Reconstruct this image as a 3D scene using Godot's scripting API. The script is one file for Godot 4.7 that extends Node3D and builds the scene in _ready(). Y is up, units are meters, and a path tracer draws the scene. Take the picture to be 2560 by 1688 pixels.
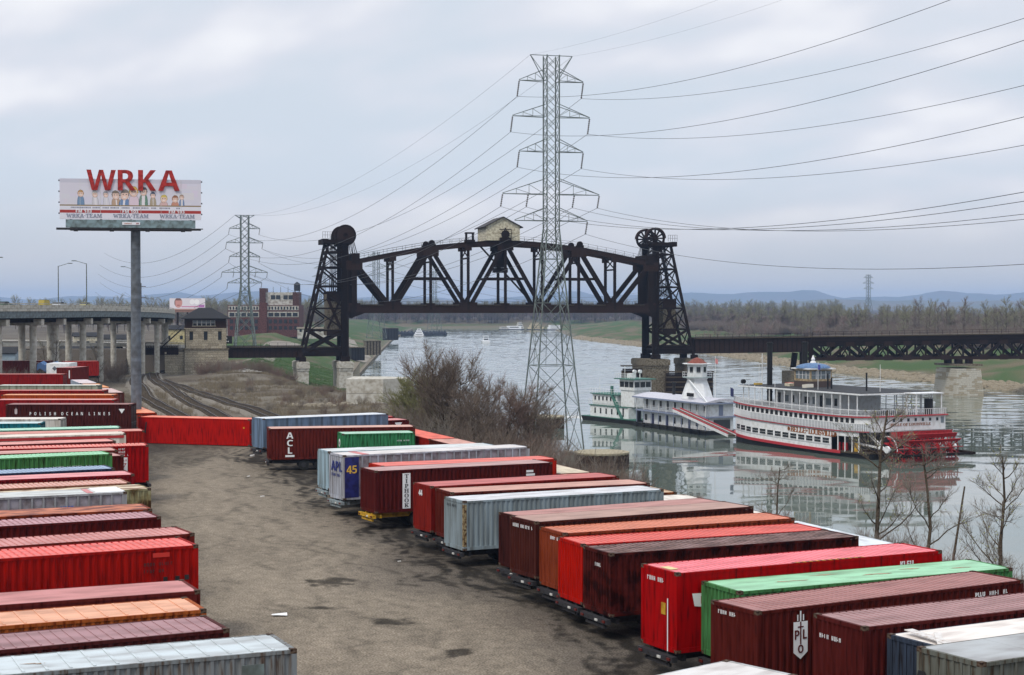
extends Node3D
# A container yard beside a river: lift bridge, pylons, paddle steamer, billboard, hills far behind.
# x is right, y is up, -z is away from the camera; the yard lies at y = 0, the river at WATER.

const WATER := -10.4
var rng := RandomNumberGenerator.new()
var M := {}
var T := {}
var cache := {}
var used := {}
var fine := FastNoiseLite.new()
var wide := FastNoiseLite.new()

# ------------------------------------------------------------------ mesh helper
class MB:
	var v := PackedVector3Array()
	var n := PackedVector3Array()
	var u := PackedVector2Array()
	var c := PackedColorArray()
	func tri(a: Vector3, b: Vector3, d: Vector3) -> void:
		var k := (b - a).cross(d - a).normalized()
		v.append(a); v.append(d); v.append(b)
		n.append(k); n.append(k); n.append(k)
	func quad(a: Vector3, b: Vector3, d: Vector3, e: Vector3) -> void:
		var k := (d - a).cross(e - b).normalized()
		v.append(a); v.append(d); v.append(b)
		v.append(a); v.append(e); v.append(d)
		for i in 6:
			n.append(k)
	func box(ctr: Vector3, size: Vector3, b := Basis.IDENTITY) -> void:
		var x := b.x * size.x * 0.5
		var y := b.y * size.y * 0.5
		var z := b.z * size.z * 0.5
		quad(ctr - x - y + z, ctr + x - y + z, ctr + x + y + z, ctr - x + y + z)
		quad(ctr + x - y - z, ctr - x - y - z, ctr - x + y - z, ctr + x + y - z)
		quad(ctr + x - y + z, ctr + x - y - z, ctr + x + y - z, ctr + x + y + z)
		quad(ctr - x - y - z, ctr - x - y + z, ctr - x + y + z, ctr - x + y - z)
		quad(ctr - x + y + z, ctr + x + y + z, ctr + x + y - z, ctr - x + y - z)
		quad(ctr - x - y - z, ctr + x - y - z, ctr + x - y + z, ctr - x - y + z)
	func span(lo: Vector3, hi: Vector3) -> void:
		box((lo + hi) * 0.5, (hi - lo).abs())
	func bar(p: Vector3, q: Vector3, w: float, h: float, up := Vector3.UP) -> void:
		var d := (q - p)
		var l := d.length()
		if l < 0.0001:
			return
		d /= l
		var s := d.cross(up)
		if s.length() < 0.01:
			s = d.cross(Vector3.RIGHT)
		s = s.normalized()
		var t := s.cross(d).normalized()
		box((p + q) * 0.5, Vector3(l, h, w), Basis(d, t, s))
	func tube(p: Vector3, q: Vector3, r0: float, r1: float, k := 6, caps := false, smooth := true) -> void:
		var d := q - p
		if d.length() < 0.00001:
			return
		d = d.normalized()
		var s := d.cross(Vector3.UP)
		if s.length() < 0.05:
			s = d.cross(Vector3.RIGHT)
		s = s.normalized()
		var t := d.cross(s)
		for i in k:
			var a0 := TAU * i / k
			var a1 := TAU * (i + 1) / k
			var n0 := s * cos(a0) + t * sin(a0)
			var n1 := s * cos(a1) + t * sin(a1)
			var a := p + n0 * r0
			var b := p + n1 * r0
			var e := q + n1 * r1
			var f := q + n0 * r1
			if smooth:
				v.append(a); v.append(e); v.append(b); v.append(a); v.append(f); v.append(e)
				n.append(n0); n.append(n1); n.append(n1); n.append(n0); n.append(n0); n.append(n1)
			else:
				quad(a, b, e, f)
			if caps:
				tri(p, b, a)
				tri(q, f, e)
	func lathe(ctr: Vector3, prof: Array, k := 16) -> void:   # prof: [radius, y]
		for j in prof.size() - 1:
			for i in k:
				var a0 := TAU * i / k
				var a1 := TAU * (i + 1) / k
				var e0 := Vector3(cos(a0), 0, -sin(a0))
				var e1 := Vector3(cos(a1), 0, -sin(a1))
				quad(ctr + e0 * prof[j][0] + Vector3(0, prof[j][1], 0), ctr + e1 * prof[j][0] + Vector3(0, prof[j][1], 0), ctr + e1 * prof[j + 1][0] + Vector3(0, prof[j + 1][1], 0), ctr + e0 * prof[j + 1][0] + Vector3(0, prof[j + 1][1], 0))
	func mesh() -> ArrayMesh:
		var a := []
		a.resize(Mesh.ARRAY_MAX)
		a[Mesh.ARRAY_VERTEX] = v
		a[Mesh.ARRAY_NORMAL] = n
		if u.size() == v.size():
			a[Mesh.ARRAY_TEX_UV] = u
		if c.size() == v.size():
			a[Mesh.ARRAY_COLOR] = c
		var m := ArrayMesh.new()
		m.add_surface_from_arrays(Mesh.PRIMITIVE_TRIANGLES, a)
		return m

# ------------------------------------------------------------------ object helpers
func numbered(called: String) -> String:
	var k: int = used.get(called, -1) + 1
	used[called] = k
	return called if k == 0 else "%s_%03d" % [called, k]

func meta(o: Node, label: String, category: String, group := "", kind := "") -> void:
	if label != "":
		o.set_meta("label", label)
	if category != "":
		o.set_meta("category", category)
	if group != "":
		o.set_meta("group", group)
	if kind != "":
		o.set_meta("kind", kind)

func thing(called: String, label: String, category: String, at := Vector3.ZERO, turn := 0.0, group := "") -> Node3D:
	var o := Node3D.new()
	o.name = numbered(called)
	add_child(o)
	o.position = at
	o.rotation.y = turn
	meta(o, label, category, group)
	return o

func put(mesh: Mesh, called: String, material: Material, parent: Node) -> MeshInstance3D:
	var o := MeshInstance3D.new()
	o.name = called if parent != self else numbered(called)
	o.mesh = mesh
	o.material_override = material
	parent.add_child(o, true)
	return o

func part(mb: MB, called: String, material: Material, parent: Node) -> MeshInstance3D:
	return put(mb.mesh(), called, material, parent)

func struct(mb: MB, called: String, material: Material) -> MeshInstance3D:
	var o := part(mb, called, material, self)
	o.set_meta("kind", "structure")
	return o

func copy(o: Node3D, label := "") -> Node3D:
	var base := str(o.name)
	if base.length() > 4 and base.substr(base.length() - 4, 1) == "_" and base.right(3).is_valid_int():
		base = base.left(base.length() - 4)
	var c: Node3D = o.duplicate()
	c.name = numbered(base)
	add_child(c)
	if label != "":
		c.set_meta("label", label)
	return c

func W(x: float, y: float, z: float) -> Vector3:   # world: z metres away from the camera
	return Vector3(x, y, -z)

func rgb(r: float, g: float, b: float) -> Color:   # sRGB 0..255
	return Color(r / 255.0, g / 255.0, b / 255.0)

func lin(r: float, g: float, b: float) -> Color:   # linear base colour
	return Color(r, g, b).linear_to_srgb()

func noise_tex(freq: float, stops: Array, seed_: int, octaves := 4, size := 512, kind := FastNoiseLite.TYPE_SIMPLEX_SMOOTH, normal := false, bump := 4.0) -> NoiseTexture2D:
	var t := NoiseTexture2D.new()
	t.width = size
	t.height = size
	t.seamless = true
	var f := FastNoiseLite.new()
	f.noise_type = kind
	f.seed = seed_
	f.frequency = freq
	f.fractal_octaves = octaves
	t.noise = f
	if normal:
		t.as_normal_map = true
		t.bump_strength = bump
	else:
		var g := Gradient.new()
		var off := PackedFloat32Array()
		var col := PackedColorArray()
		for s in stops:
			off.append(s[0])
			col.append(s[1])
		g.offsets = off
		g.colors = col
		t.color_ramp = g
	return t

func mat(color: Color, rough := 0.6, tex: Texture2D = null, scale := 0.3, world := false, metal := 0.0) -> StandardMaterial3D:
	var m := StandardMaterial3D.new()
	m.albedo_color = color
	m.roughness = rough
	m.metallic = metal
	m.metallic_specular = 0.36
	if tex:
		m.albedo_texture = tex
		m.uv1_triplanar = true
		m.uv1_world_triplanar = world
		m.uv1_scale = Vector3.ONE * scale
	return m

func glass(color: Color) -> StandardMaterial3D:
	var m := StandardMaterial3D.new()
	m.albedo_color = color
	m.roughness = 0.12
	return m

func bump(m: StandardMaterial3D, tex: Texture2D, cm: float) -> StandardMaterial3D:
	m.heightmap_enabled = true
	m.heightmap_texture = tex
	m.heightmap_scale = cm
	return m

func letters(text: String, cap: float, depth: float, material: Material, parent: Node, at: Vector3, turn := 0.0, serif := false, called := "lettering", squeeze := 1.0) -> MeshInstance3D:
	var t := TextMesh.new()
	var f := SystemFont.new()
	f.font_names = PackedStringArray(["Droid Serif" if serif else "Droid Sans"])
	f.font_weight = 700
	t.font = f
	t.text = text
	t.font_size = 48
	t.pixel_size = cap / (48.0 * 0.714)
	t.depth = depth
	t.curve_step = 4.0
	t.line_spacing = -12.0
	var o := put(t, called, material, parent)
	o.position = at
	o.rotation.y = turn
	o.scale.x = squeeze
	return o

func along(pts: Array, d: float) -> Array:   # resample a polyline of Vector3 by distance d
	var out := [pts[0]]
	var left := d
	for i in pts.size() - 1:
		var a: Vector3 = pts[i]
		var b: Vector3 = pts[i + 1]
		var l := a.distance_to(b)
		var s := left
		while s < l:
			out.append(a.lerp(b, s / l))
			s += d
		left = s - l
	return out

func curve(pts: Array, per := 8) -> Array:   # Catmull-Rom through points
	var out := []
	for i in pts.size() - 1:
		var p0: Vector3 = pts[max(i - 1, 0)]
		var p1: Vector3 = pts[i]
		var p2: Vector3 = pts[i + 1]
		var p3: Vector3 = pts[min(i + 2, pts.size() - 1)]
		for k in per:
			out.append(p1.cubic_interpolate(p2, p0, p3, float(k) / per))
	out.append(pts[-1])
	return out

func pl(table: Array, z: float) -> float:   # piecewise linear table of [z, value]
	if z <= table[0][0]:
		return table[0][1]
	for i in table.size() - 1:
		if z <= table[i + 1][0]:
			return lerpf(table[i][1], table[i + 1][1], (z - table[i][0]) / (table[i + 1][0] - table[i][0]))
	return table[-1][1]

func _ready() -> void:
	rng.seed = 11
	fine.seed = 3
	fine.frequency = 0.11
	fine.fractal_octaves = 4
	wide.seed = 8
	wide.frequency = 0.012
	wide.fractal_octaves = 3
	make_camera()
	make_sky()
	make_sun()
	make_materials()
	make_ground()
	make_water()
	make_hills()
	make_bridge()
	make_approaches()
	make_control_house()
	make_viaduct()
	make_pylons()
	make_billboard()
	make_far_town()
	make_left_bank()
	make_containers()
	make_river_cells()
	make_steamer()
	make_wharf_boat()
	make_towboat()
	make_far_boats()
	make_tracks()
	make_vegetation()
	make_small_things()

# ------------------------------------------------------------------ camera, sky, sun
func make_camera() -> void:
	var cam := Camera3D.new()
	cam.name = "camera"
	cam.fov = 22.99
	cam.near = 0.5
	cam.far = 20000.0
	cam.position = Vector3(0, 13.6, 0)
	cam.rotation_degrees = Vector3(-1.09, 0, 0)
	add_child(cam)
	cam.current = true

func make_sky() -> void:
	var w := 2048
	var h := 1024
	var a := FastNoiseLite.new()
	a.seed = 21
	a.frequency = 0.9
	a.fractal_octaves = 5
	var b := FastNoiseLite.new()
	b.seed = 5
	b.frequency = 0.32
	b.fractal_octaves = 4
	var blue := Color(0.54, 0.60, 0.675)
	var veil := Color(0.625, 0.645, 0.71)
	var bright := Color(0.86, 0.862, 0.87)
	var low := Color(0.50, 0.50, 0.51)
	# long soft cloud bars: azimuth, elevation, half length, half width (degrees), tilt, strength
	var bars := [[9.5, 7.9, 8.5, 0.75, -15.0, 0.95], [15.0, 6.4, 6.0, 0.7, -14.0, 0.7], [3.0, 10.2, 4.0, 0.5, -8.0, 0.5], [13.0, 9.6, 5.0, 0.5, -12.0, 0.5], [-5.0, 7.9, 1.5, 0.32, 4.0, 0.85], [-15.0, 8.8, 2.4, 0.5, 8.0, 0.55], [-11.0, 7.4, 3.4, 0.6, 12.0, 0.5], [-3.0, 5.6, 4.0, 0.5, 10.0, 0.3], [-14.5, 1.8, 2.0, 0.4, 3.0, 0.4], [-8.0, 10.4, 5.0, 0.5, 5.0, 0.35], [14.0, 3.2, 6.0, 0.5, -4.0, 0.4], [5.5, 4.4, 5.0, 0.45, -10.0, 0.25]]
	var data := PackedFloat32Array()
	data.resize(w * h * 3)
	data.fill(0.19)
	for y in h * 52 / 100:
		var up := PI * 0.5 - PI * (y + 0.5) / h
		var sy := sin(up)
		var el := rad_to_deg(up)
		for x in w:
			var col := Color(0.20, 0.20, 0.185)
			if sy > -0.02:
				var az := (float(x) / w - 0.5) * TAU
				var s := maxf(sy, 0.0)
				var flat := 1.0 / (s + 0.30)
				var px := sin(az) * cos(up) * flat
				var pz := cos(az) * cos(up) * flat
				var q := a.get_noise_2d(px * 3.0 + pz * 1.2, pz * 4.4 - s * 3.0 + px * 0.7)
				var r := b.get_noise_2d(px * 3.0 + 7.0, pz * 5.0 - s * 2.0)
				var cover := smoothstep(-0.45, 0.42, q * 0.8 + r * 0.9)
				col = blue.lerp(veil, cover)
				var lit := smoothstep(0.10, 0.65, q * 0.7 + r * 0.8) * 0.55
				var azd := rad_to_deg(az)
				if absf(azd) < 30.0 and el < 16.0:
					for c in bars:
						var ta := deg_to_rad(c[4])
						var dx: float = (azd - c[0]) * cos(ta) + (el - c[1]) * sin(ta)
						var dy: float = -(azd - c[0]) * sin(ta) + (el - c[1]) * cos(ta)
						var d := pow(dx / c[2], 2) + pow((dy + q * 0.9) / c[3], 2)
						if d < 4.0:
							lit = maxf(lit, c[5] * smoothstep(3.6, 0.0, d) * (0.72 + 0.6 * (q + r)))
				col = col.lerp(bright, clampf(lit, 0, 1) * smoothstep(0.01, 0.07, s))
				col = low.lerp(col, smoothstep(0.0, 0.085, s) * 0.85 + 0.15)
				col *= lerpf(0.97, 1.8, smoothstep(0.2, 1.0, s))
			var i := (y * w + x) * 3
			data[i] = col.r
			data[i + 1] = col.g
			data[i + 2] = col.b
	var im := Image.create_from_data(w, h, false, Image.FORMAT_RGBF, data.to_byte_array())
	var pan := PanoramaSkyMaterial.new()
	pan.panorama = ImageTexture.create_from_image(im)
	pan.filter = true
	var sky := Sky.new()
	sky.sky_material = pan
	var env := Environment.new()
	env.background_mode = Environment.BG_SKY
	env.sky = sky
	env.background_energy_multiplier = 1.0
	env.tonemap_mode = Environment.TONE_MAPPER_LINEAR
	env.tonemap_exposure = 1.28
	env.sdfgi_enabled = true
	env.ssao_enabled = true
	env.ssil_enabled = true
	env.fog_enabled = true
	env.fog_density = 0.0001
	env.fog_light_color = Color(0.62, 0.73, 0.88)
	var we := WorldEnvironment.new()
	we.name = "environment"
	we.environment = env
	add_child(we)

func make_sun() -> void:
	var sun := DirectionalLight3D.new()
	sun.name = "sun"
	sun.light_energy = 0.5
	sun.light_color = Color(1.0, 0.97, 0.92)
	sun.light_angular_distance = 14.0
	sun.shadow_enabled = true
	sun.rotation_degrees = Vector3(-52, -38, 0)
	add_child(sun)

func make_materials() -> void:
	var wht := Color(1, 1, 1)
	T.grime = noise_tex(0.012, [[0.0, rgb(168, 160, 152)], [0.45, rgb(226, 222, 218)], [0.75, wht]], 4, 5)
	T.streak = noise_tex(0.03, [[0.0, rgb(112, 76, 56)], [0.2, rgb(186, 158, 142)], [0.36, rgb(228, 222, 216)], [0.75, wht]], 12, 4)
	T.soft = noise_tex(0.02, [[0.0, rgb(222, 218, 212)], [0.5, rgb(246, 245, 243)], [1.0, wht]], 6, 5)
	T.rust = noise_tex(0.018, [[0.0, rgb(130, 96, 74)], [0.14, rgb(190, 162, 144)], [0.26, rgb(232, 226, 222)], [0.7, wht]], 9, 5)
	T.heavy = noise_tex(0.014, [[0.0, rgb(92, 62, 44)], [0.34, rgb(140, 104, 80)], [0.5, rgb(212, 198, 182)], [0.8, wht]], 19, 5)
	T.chalk = noise_tex(0.010, [[0.0, rgb(196, 188, 184)], [0.4, rgb(230, 226, 224)], [0.62, rgb(246, 243, 241)], [1.0, wht]], 14, 5)
	T.dirt = noise_tex(0.03, [[0.0, rgb(140, 134, 128)], [0.5, rgb(210, 206, 200)], [1.0, wht]], 31, 5)
	T.fine = noise_tex(0.07, [[0.0, rgb(132, 128, 122)], [0.5, rgb(208, 205, 201)], [1.0, wht]], 33, 5)
	T.bumpy = noise_tex(0.05, [[0.0, Color(0, 0, 0)], [1.0, wht]], 35, 5)
	T.concrete = noise_tex(0.016, [[0.0, rgb(176, 168, 156)], [0.5, rgb(226, 222, 214)], [1.0, wht]], 41, 5)
	T.stone = noise_tex(0.02, [[0.0, rgb(120, 108, 92)], [0.45, rgb(200, 190, 172)], [1.0, wht]], 43, 5)
	T.ripple = noise_tex(0.022, [], 51, 5, 512, FastNoiseLite.TYPE_SIMPLEX_SMOOTH, true, 5.0)
	M.steel = mat(lin(0.0165, 0.0105, 0.0092), 0.8, T.rust, 0.25)
	M.steel.metallic_specular = 0.15
	M.steel_rust = mat(lin(0.03, 0.0175, 0.0145), 0.82, T.rust, 0.3)
	M.steel_rust.metallic_specular = 0.15
	M.galv = mat(lin(0.15, 0.185, 0.18), 0.55, T.grime, 0.2)
	M.wire = mat(lin(0.07, 0.075, 0.085), 0.6)
	M.insulator = mat(lin(0.10, 0.09, 0.085), 0.35)
	M.white = mat(lin(0.78, 0.79, 0.80), 0.45, T.soft, 0.12)
	M.cream = mat(lin(0.60, 0.56, 0.43), 0.7, T.grime, 0.2)
	M.offwhite = mat(lin(0.62, 0.62, 0.60), 0.6, T.grime, 0.2)
	M.red = mat(lin(0.42, 0.018, 0.022), 0.45, T.grime, 0.3)
	M.dark = mat(lin(0.02, 0.02, 0.022), 0.6, T.grime, 0.3)
	M.black = mat(lin(0.012, 0.012, 0.013), 0.55, T.grime, 0.3)
	M.tyre = mat(lin(0.018, 0.018, 0.018), 0.9)
	M.glass = glass(lin(0.02, 0.024, 0.028))
	M.glass_pale = glass(lin(0.16, 0.19, 0.21))
	M.concrete = bump(mat(lin(0.56, 0.55, 0.515), 0.9, T.concrete, 0.12), T.bumpy, 1.0)
	M.concrete_dark = bump(mat(lin(0.24, 0.22, 0.185), 0.9, T.stone, 0.15), T.bumpy, 1.5)
	M.sandstone = bump(mat(lin(0.55, 0.52, 0.455), 0.92, T.stone, 0.5), T.bumpy, 1.5)
	M.sandstone2 = bump(mat(lin(0.46, 0.43, 0.375), 0.92, T.stone, 0.5), T.bumpy, 1.5)
	M.sandstone3 = bump(mat(lin(0.63, 0.60, 0.53), 0.92, T.stone, 0.5), T.bumpy, 1.5)
	M.pale_stone = bump(mat(lin(0.66, 0.64, 0.585), 0.92, T.concrete, 0.5), T.bumpy, 1.5)
	M.mortar = mat(lin(0.13, 0.115, 0.09), 0.95, T.stone, 0.5)
	M.roof = mat(lin(0.02, 0.02, 0.023), 0.85, T.grime, 0.4)
	M.pole_grey = mat(lin(0.15, 0.175, 0.205), 0.55, T.grime, 0.15)
	M.timber = mat(lin(0.10, 0.08, 0.06), 0.9, T.stone, 0.6)
	M.mud = mat(lin(0.10, 0.085, 0.07), 0.95, T.dirt, 0.3)
	M.rail = mat(lin(0.07, 0.06, 0.055), 0.5, null, 0.3, false, 0.4)
	M.yellow = mat(lin(0.55, 0.32, 0.02), 0.5, T.grime, 0.3)
	M.ballast = bump(mat(lin(0.29, 0.265, 0.23), 0.95, T.fine, 0.5, true), T.bumpy, 3.0)
	M.vertex = StandardMaterial3D.new()
	M.vertex.vertex_color_use_as_albedo = true
	M.vertex.roughness = 0.95
	M.vertex.metallic_specular = 0.2
	M.vertex.albedo_texture = T.dirt
	M.vertex.uv1_triplanar = true
	M.vertex.uv1_world_triplanar = true
	M.vertex.uv1_scale = Vector3.ONE * 0.14
	bump(M.vertex, T.bumpy, 6.0)
	M.bark = mat(lin(0.13, 0.105, 0.085), 0.95, T.stone, 0.8)
	M.twig = mat(lin(0.15, 0.115, 0.09), 0.95)
	M.twig_red = mat(lin(0.185, 0.125, 0.10), 0.95)
	M.twig_grey = mat(lin(0.20, 0.175, 0.145), 0.95)
	M.twig_green = mat(lin(0.19, 0.185, 0.08), 0.95)
	M.bud = mat(lin(0.22, 0.23, 0.08), 0.95)

# ------------------------------------------------------------------ ground
const YARD_EDGE := [[-40, 62.0], [0, 47.0], [50, 30.5], [73, 22.5], [97, 12.7], [120, 3.6], [150, -6.5], [175, -12.5], [205, -15.0], [240, -14.0], [270, -24.0], [310, -40.0], [360, -54.0], [420, -60.0], [470, -74.0], [560, -84.0], [800, -108.0], [1200, -130.0], [1680, -150.0]]
const SHORE := [[-40, 100.0], [0, 88.0], [60, 66.0], [120, 45.0], [170, 30.0], [220, 18.0], [260, 5.0], [310, -12.0], [360, -28.0], [406, -35.5], [553, -50.6], [800, -64.0], [1172, -83.0], [1680, -100.0]]
const RIGHT_BANK := [[-40, 420.0], [200, 300.0], [330, 205.0], [459, 141.6], [604, 115.0], [830, 98.0], [1200, 46.0], [1680, 40.0]]
const FAR_SHORE := 1715.0

func plateau(x: float, z: float) -> float:
	var h := pl([[0, 0.0], [190, 0.0], [330, -1.6], [420, -3.0], [520, -3.2], [720, -1.5], [1200, -1.0], [2000, 0.0]], z)
	if z > 195.0:
		h += fine.get_noise_2d(x * 0.35, z * 0.35) * 0.55 * clampf((z - 195.0) / 40.0, 0, 1)
	# a low grassy mound beyond the bridge
	h += 5.5 * exp(-pow((x + 88.0) / 34.0, 2) - pow((z - 640.0) / 70.0, 2))
	# dirt heap before the control house
	h += 1.3 * exp(-pow((x + 58.0) / 13.0, 2) - pow((z - 352.0) / 26.0, 2))
	return h

func ground_height(x: float, z: float) -> float:
	if z > FAR_SHORE:
		return lerpf(WATER, -1.5, clampf((z - FAR_SHORE) / 60.0, 0, 1)) + wide.get_noise_2d(x, z) * 1.5 * clampf((z - FAR_SHORE - 60.0) / 300.0, 0, 1)
	var sh := pl(SHORE, z)
	var rb := pl(RIGHT_BANK, z)
	var ye := pl(YARD_EDGE, z)
	if x <= ye:
		return plateau(x, z)
	if x <= sh:
		var t := (x - ye) / (sh - ye)
		return lerpf(plateau(ye, z), WATER - 0.25, smoothstep(-0.15, 1.0, t) if z < 400.0 else t) + fine.get_noise_2d(x, z) * 0.7 * t * (1.0 - t) * 4.0
	if x < rb:
		return WATER - 4.0 * smoothstep(0.0, 12.0, minf(x - sh, rb - x)) - 0.25
	var t2 := (x - rb) / 78.0
	return lerpf(WATER - 0.25, -1.0, minf(1.0, pow(t2, 0.75))) + fine.get_noise_2d(x * 0.6, z * 0.6) * 0.9 * clampf(t2 * 4.0, 0, 1)

func ground_color(x: float, z: float) -> Color:
	var dirt := Color(0.165, 0.143, 0.115)
	var pale := Color(0.235, 0.213, 0.18)
	var dry := Color(0.20, 0.17, 0.115)
	var brush := Color(0.105, 0.085, 0.066)
	var green := Color(0.085, 0.145, 0.052)
	var rock := Color(0.26, 0.23, 0.185)
	var n := fine.get_noise_2d(x * 0.8, z * 0.8)
	if z > 1400.0 and z <= FAR_SHORE:
		n *= 0.5
	var m := wide.get_noise_2d(x * 3.0, z * 3.0)
	if z > FAR_SHORE:
		return green.lerp(dry, smoothstep(0.0, 0.3, m + 0.2)).lerp(brush, smoothstep(40.0, 80.0, z - FAR_SHORE)).lerp(rock, 1.0 - clampf((z - FAR_SHORE) / 26.0, 0, 1))
	var sh := pl(SHORE, z)
	var rb := pl(RIGHT_BANK, z)
	var ye := pl(YARD_EDGE, z)
	if x >= rb - 3.0:
		var t := x - rb + n * 9.0
		var c := rock.lerp(Color(0.15, 0.13, 0.10), smoothstep(-0.1, 0.4, n))
		c = c.lerp(green.lerp(dry, smoothstep(-0.15, 0.35, m + n * 0.6)), smoothstep(4.0, 9.0, t))
		return c.lerp(brush, smoothstep(66.0, 92.0, t))
	var c2 := dirt.lerp(pale, smoothstep(-0.2, 0.25, m)).lerp(brush, smoothstep(0.05, 0.45, n) * 0.8)
	if x > ye and z < 330.0:
		c2 = brush.lerp(dry, smoothstep(-0.1, 0.4, n))
	var g := smoothstep(388.0, 412.0, z + n * 14.0 + (x + 62.0) * -0.2) * smoothstep(-1.0, 1.0, (x + 0.10 * z + 52.0) / 8.0 + n * 2.0)
	c2 = c2.lerp(green.lerp(dry, smoothstep(0.05, 0.5, m + n * 0.5)), g)
	if z > 500.0 and x < sh and x > sh - 5.0:
		c2 = rock.lerp(green, 0.3)
	return c2

func make_ground() -> void:
	make_yard()
	var zs := []
	var z := -40.0
	while z < 9800.0:
		zs.append(z)
		z += 20.0 if z < 60.0 else (5.0 if z < 190.0 else (2.6 if z < 460.0 else (8.0 if z < 960.0 else (30.0 if z < 1690.0 else (12.5 if z < 1800.0 else 260.0)))))
	var rows := []
	for zz in zs:
		var row := PackedVector3Array()
		var ye := pl(YARD_EDGE, zz)
		var sh := pl(SHORE, zz)
		var rb := pl(RIGHT_BANK, zz)
		var far_l := -0.55 * maxf(zz, 0.0) - 260.0
		var far_r := maxf(0.55 * zz + 300.0, rb + 240.0)
		var xs := []
		var nl := 44
		for i in nl:
			var t := 1.0 - float(i) / nl
			xs.append(lerpf(ye, far_l, t * t * 0.75 + t * 0.25))
		for i in 13:
			xs.append(lerpf(ye, sh, i / 12.0))
		for i in 4:
			xs.append(sh + [3.0, 7.0, 12.0, 16.0][i])
		for i in 4:
			xs.append(rb - [16.0, 12.0, 7.0, 3.0][i])
		for i in 22:
			xs.append(lerpf(rb, rb + 96.0, i / 21.0))
		for i in 14:
			var t := (i + 1) / 14.0
			xs.append(lerpf(rb + 96.0, far_r, t * t))
		for x in xs:
			row.append(W(x, ground_height(x, zz), zz))
		rows.append(row)
	var mb := MB.new()
	for j in rows.size() - 1:
		var near: PackedVector3Array = rows[j]
		var far: PackedVector3Array = rows[j + 1]
		var inside: bool = zs[j + 1] <= 196.0
		for i in near.size() - 1:
			if inside and i < 43:
				continue
			mb.quad(near[i], near[i + 1], far[i + 1], far[i])
			var ca := ground_color(near[i].x, -near[i].z)
			var cb := ground_color(near[i + 1].x, -near[i + 1].z)
			var cd := ground_color(far[i + 1].x, -far[i + 1].z)
			var ce := ground_color(far[i].x, -far[i].z)
			mb.c.append(ca); mb.c.append(cd); mb.c.append(cb)
			mb.c.append(ca); mb.c.append(ce); mb.c.append(cd)
	smooth_normals(mb)
	struct(mb, "terrain", M.vertex)

func smooth_normals(mb: MB) -> void:
	var sums := {}
	for i in mb.v.size():
		var k := (mb.v[i] * 20.0).round()
		sums[k] = sums.get(k, Vector3.ZERO) + mb.n[i]
	for i in mb.v.size():
		mb.n[i] = (sums[(mb.v[i] * 20.0).round()] as Vector3).normalized()

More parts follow.
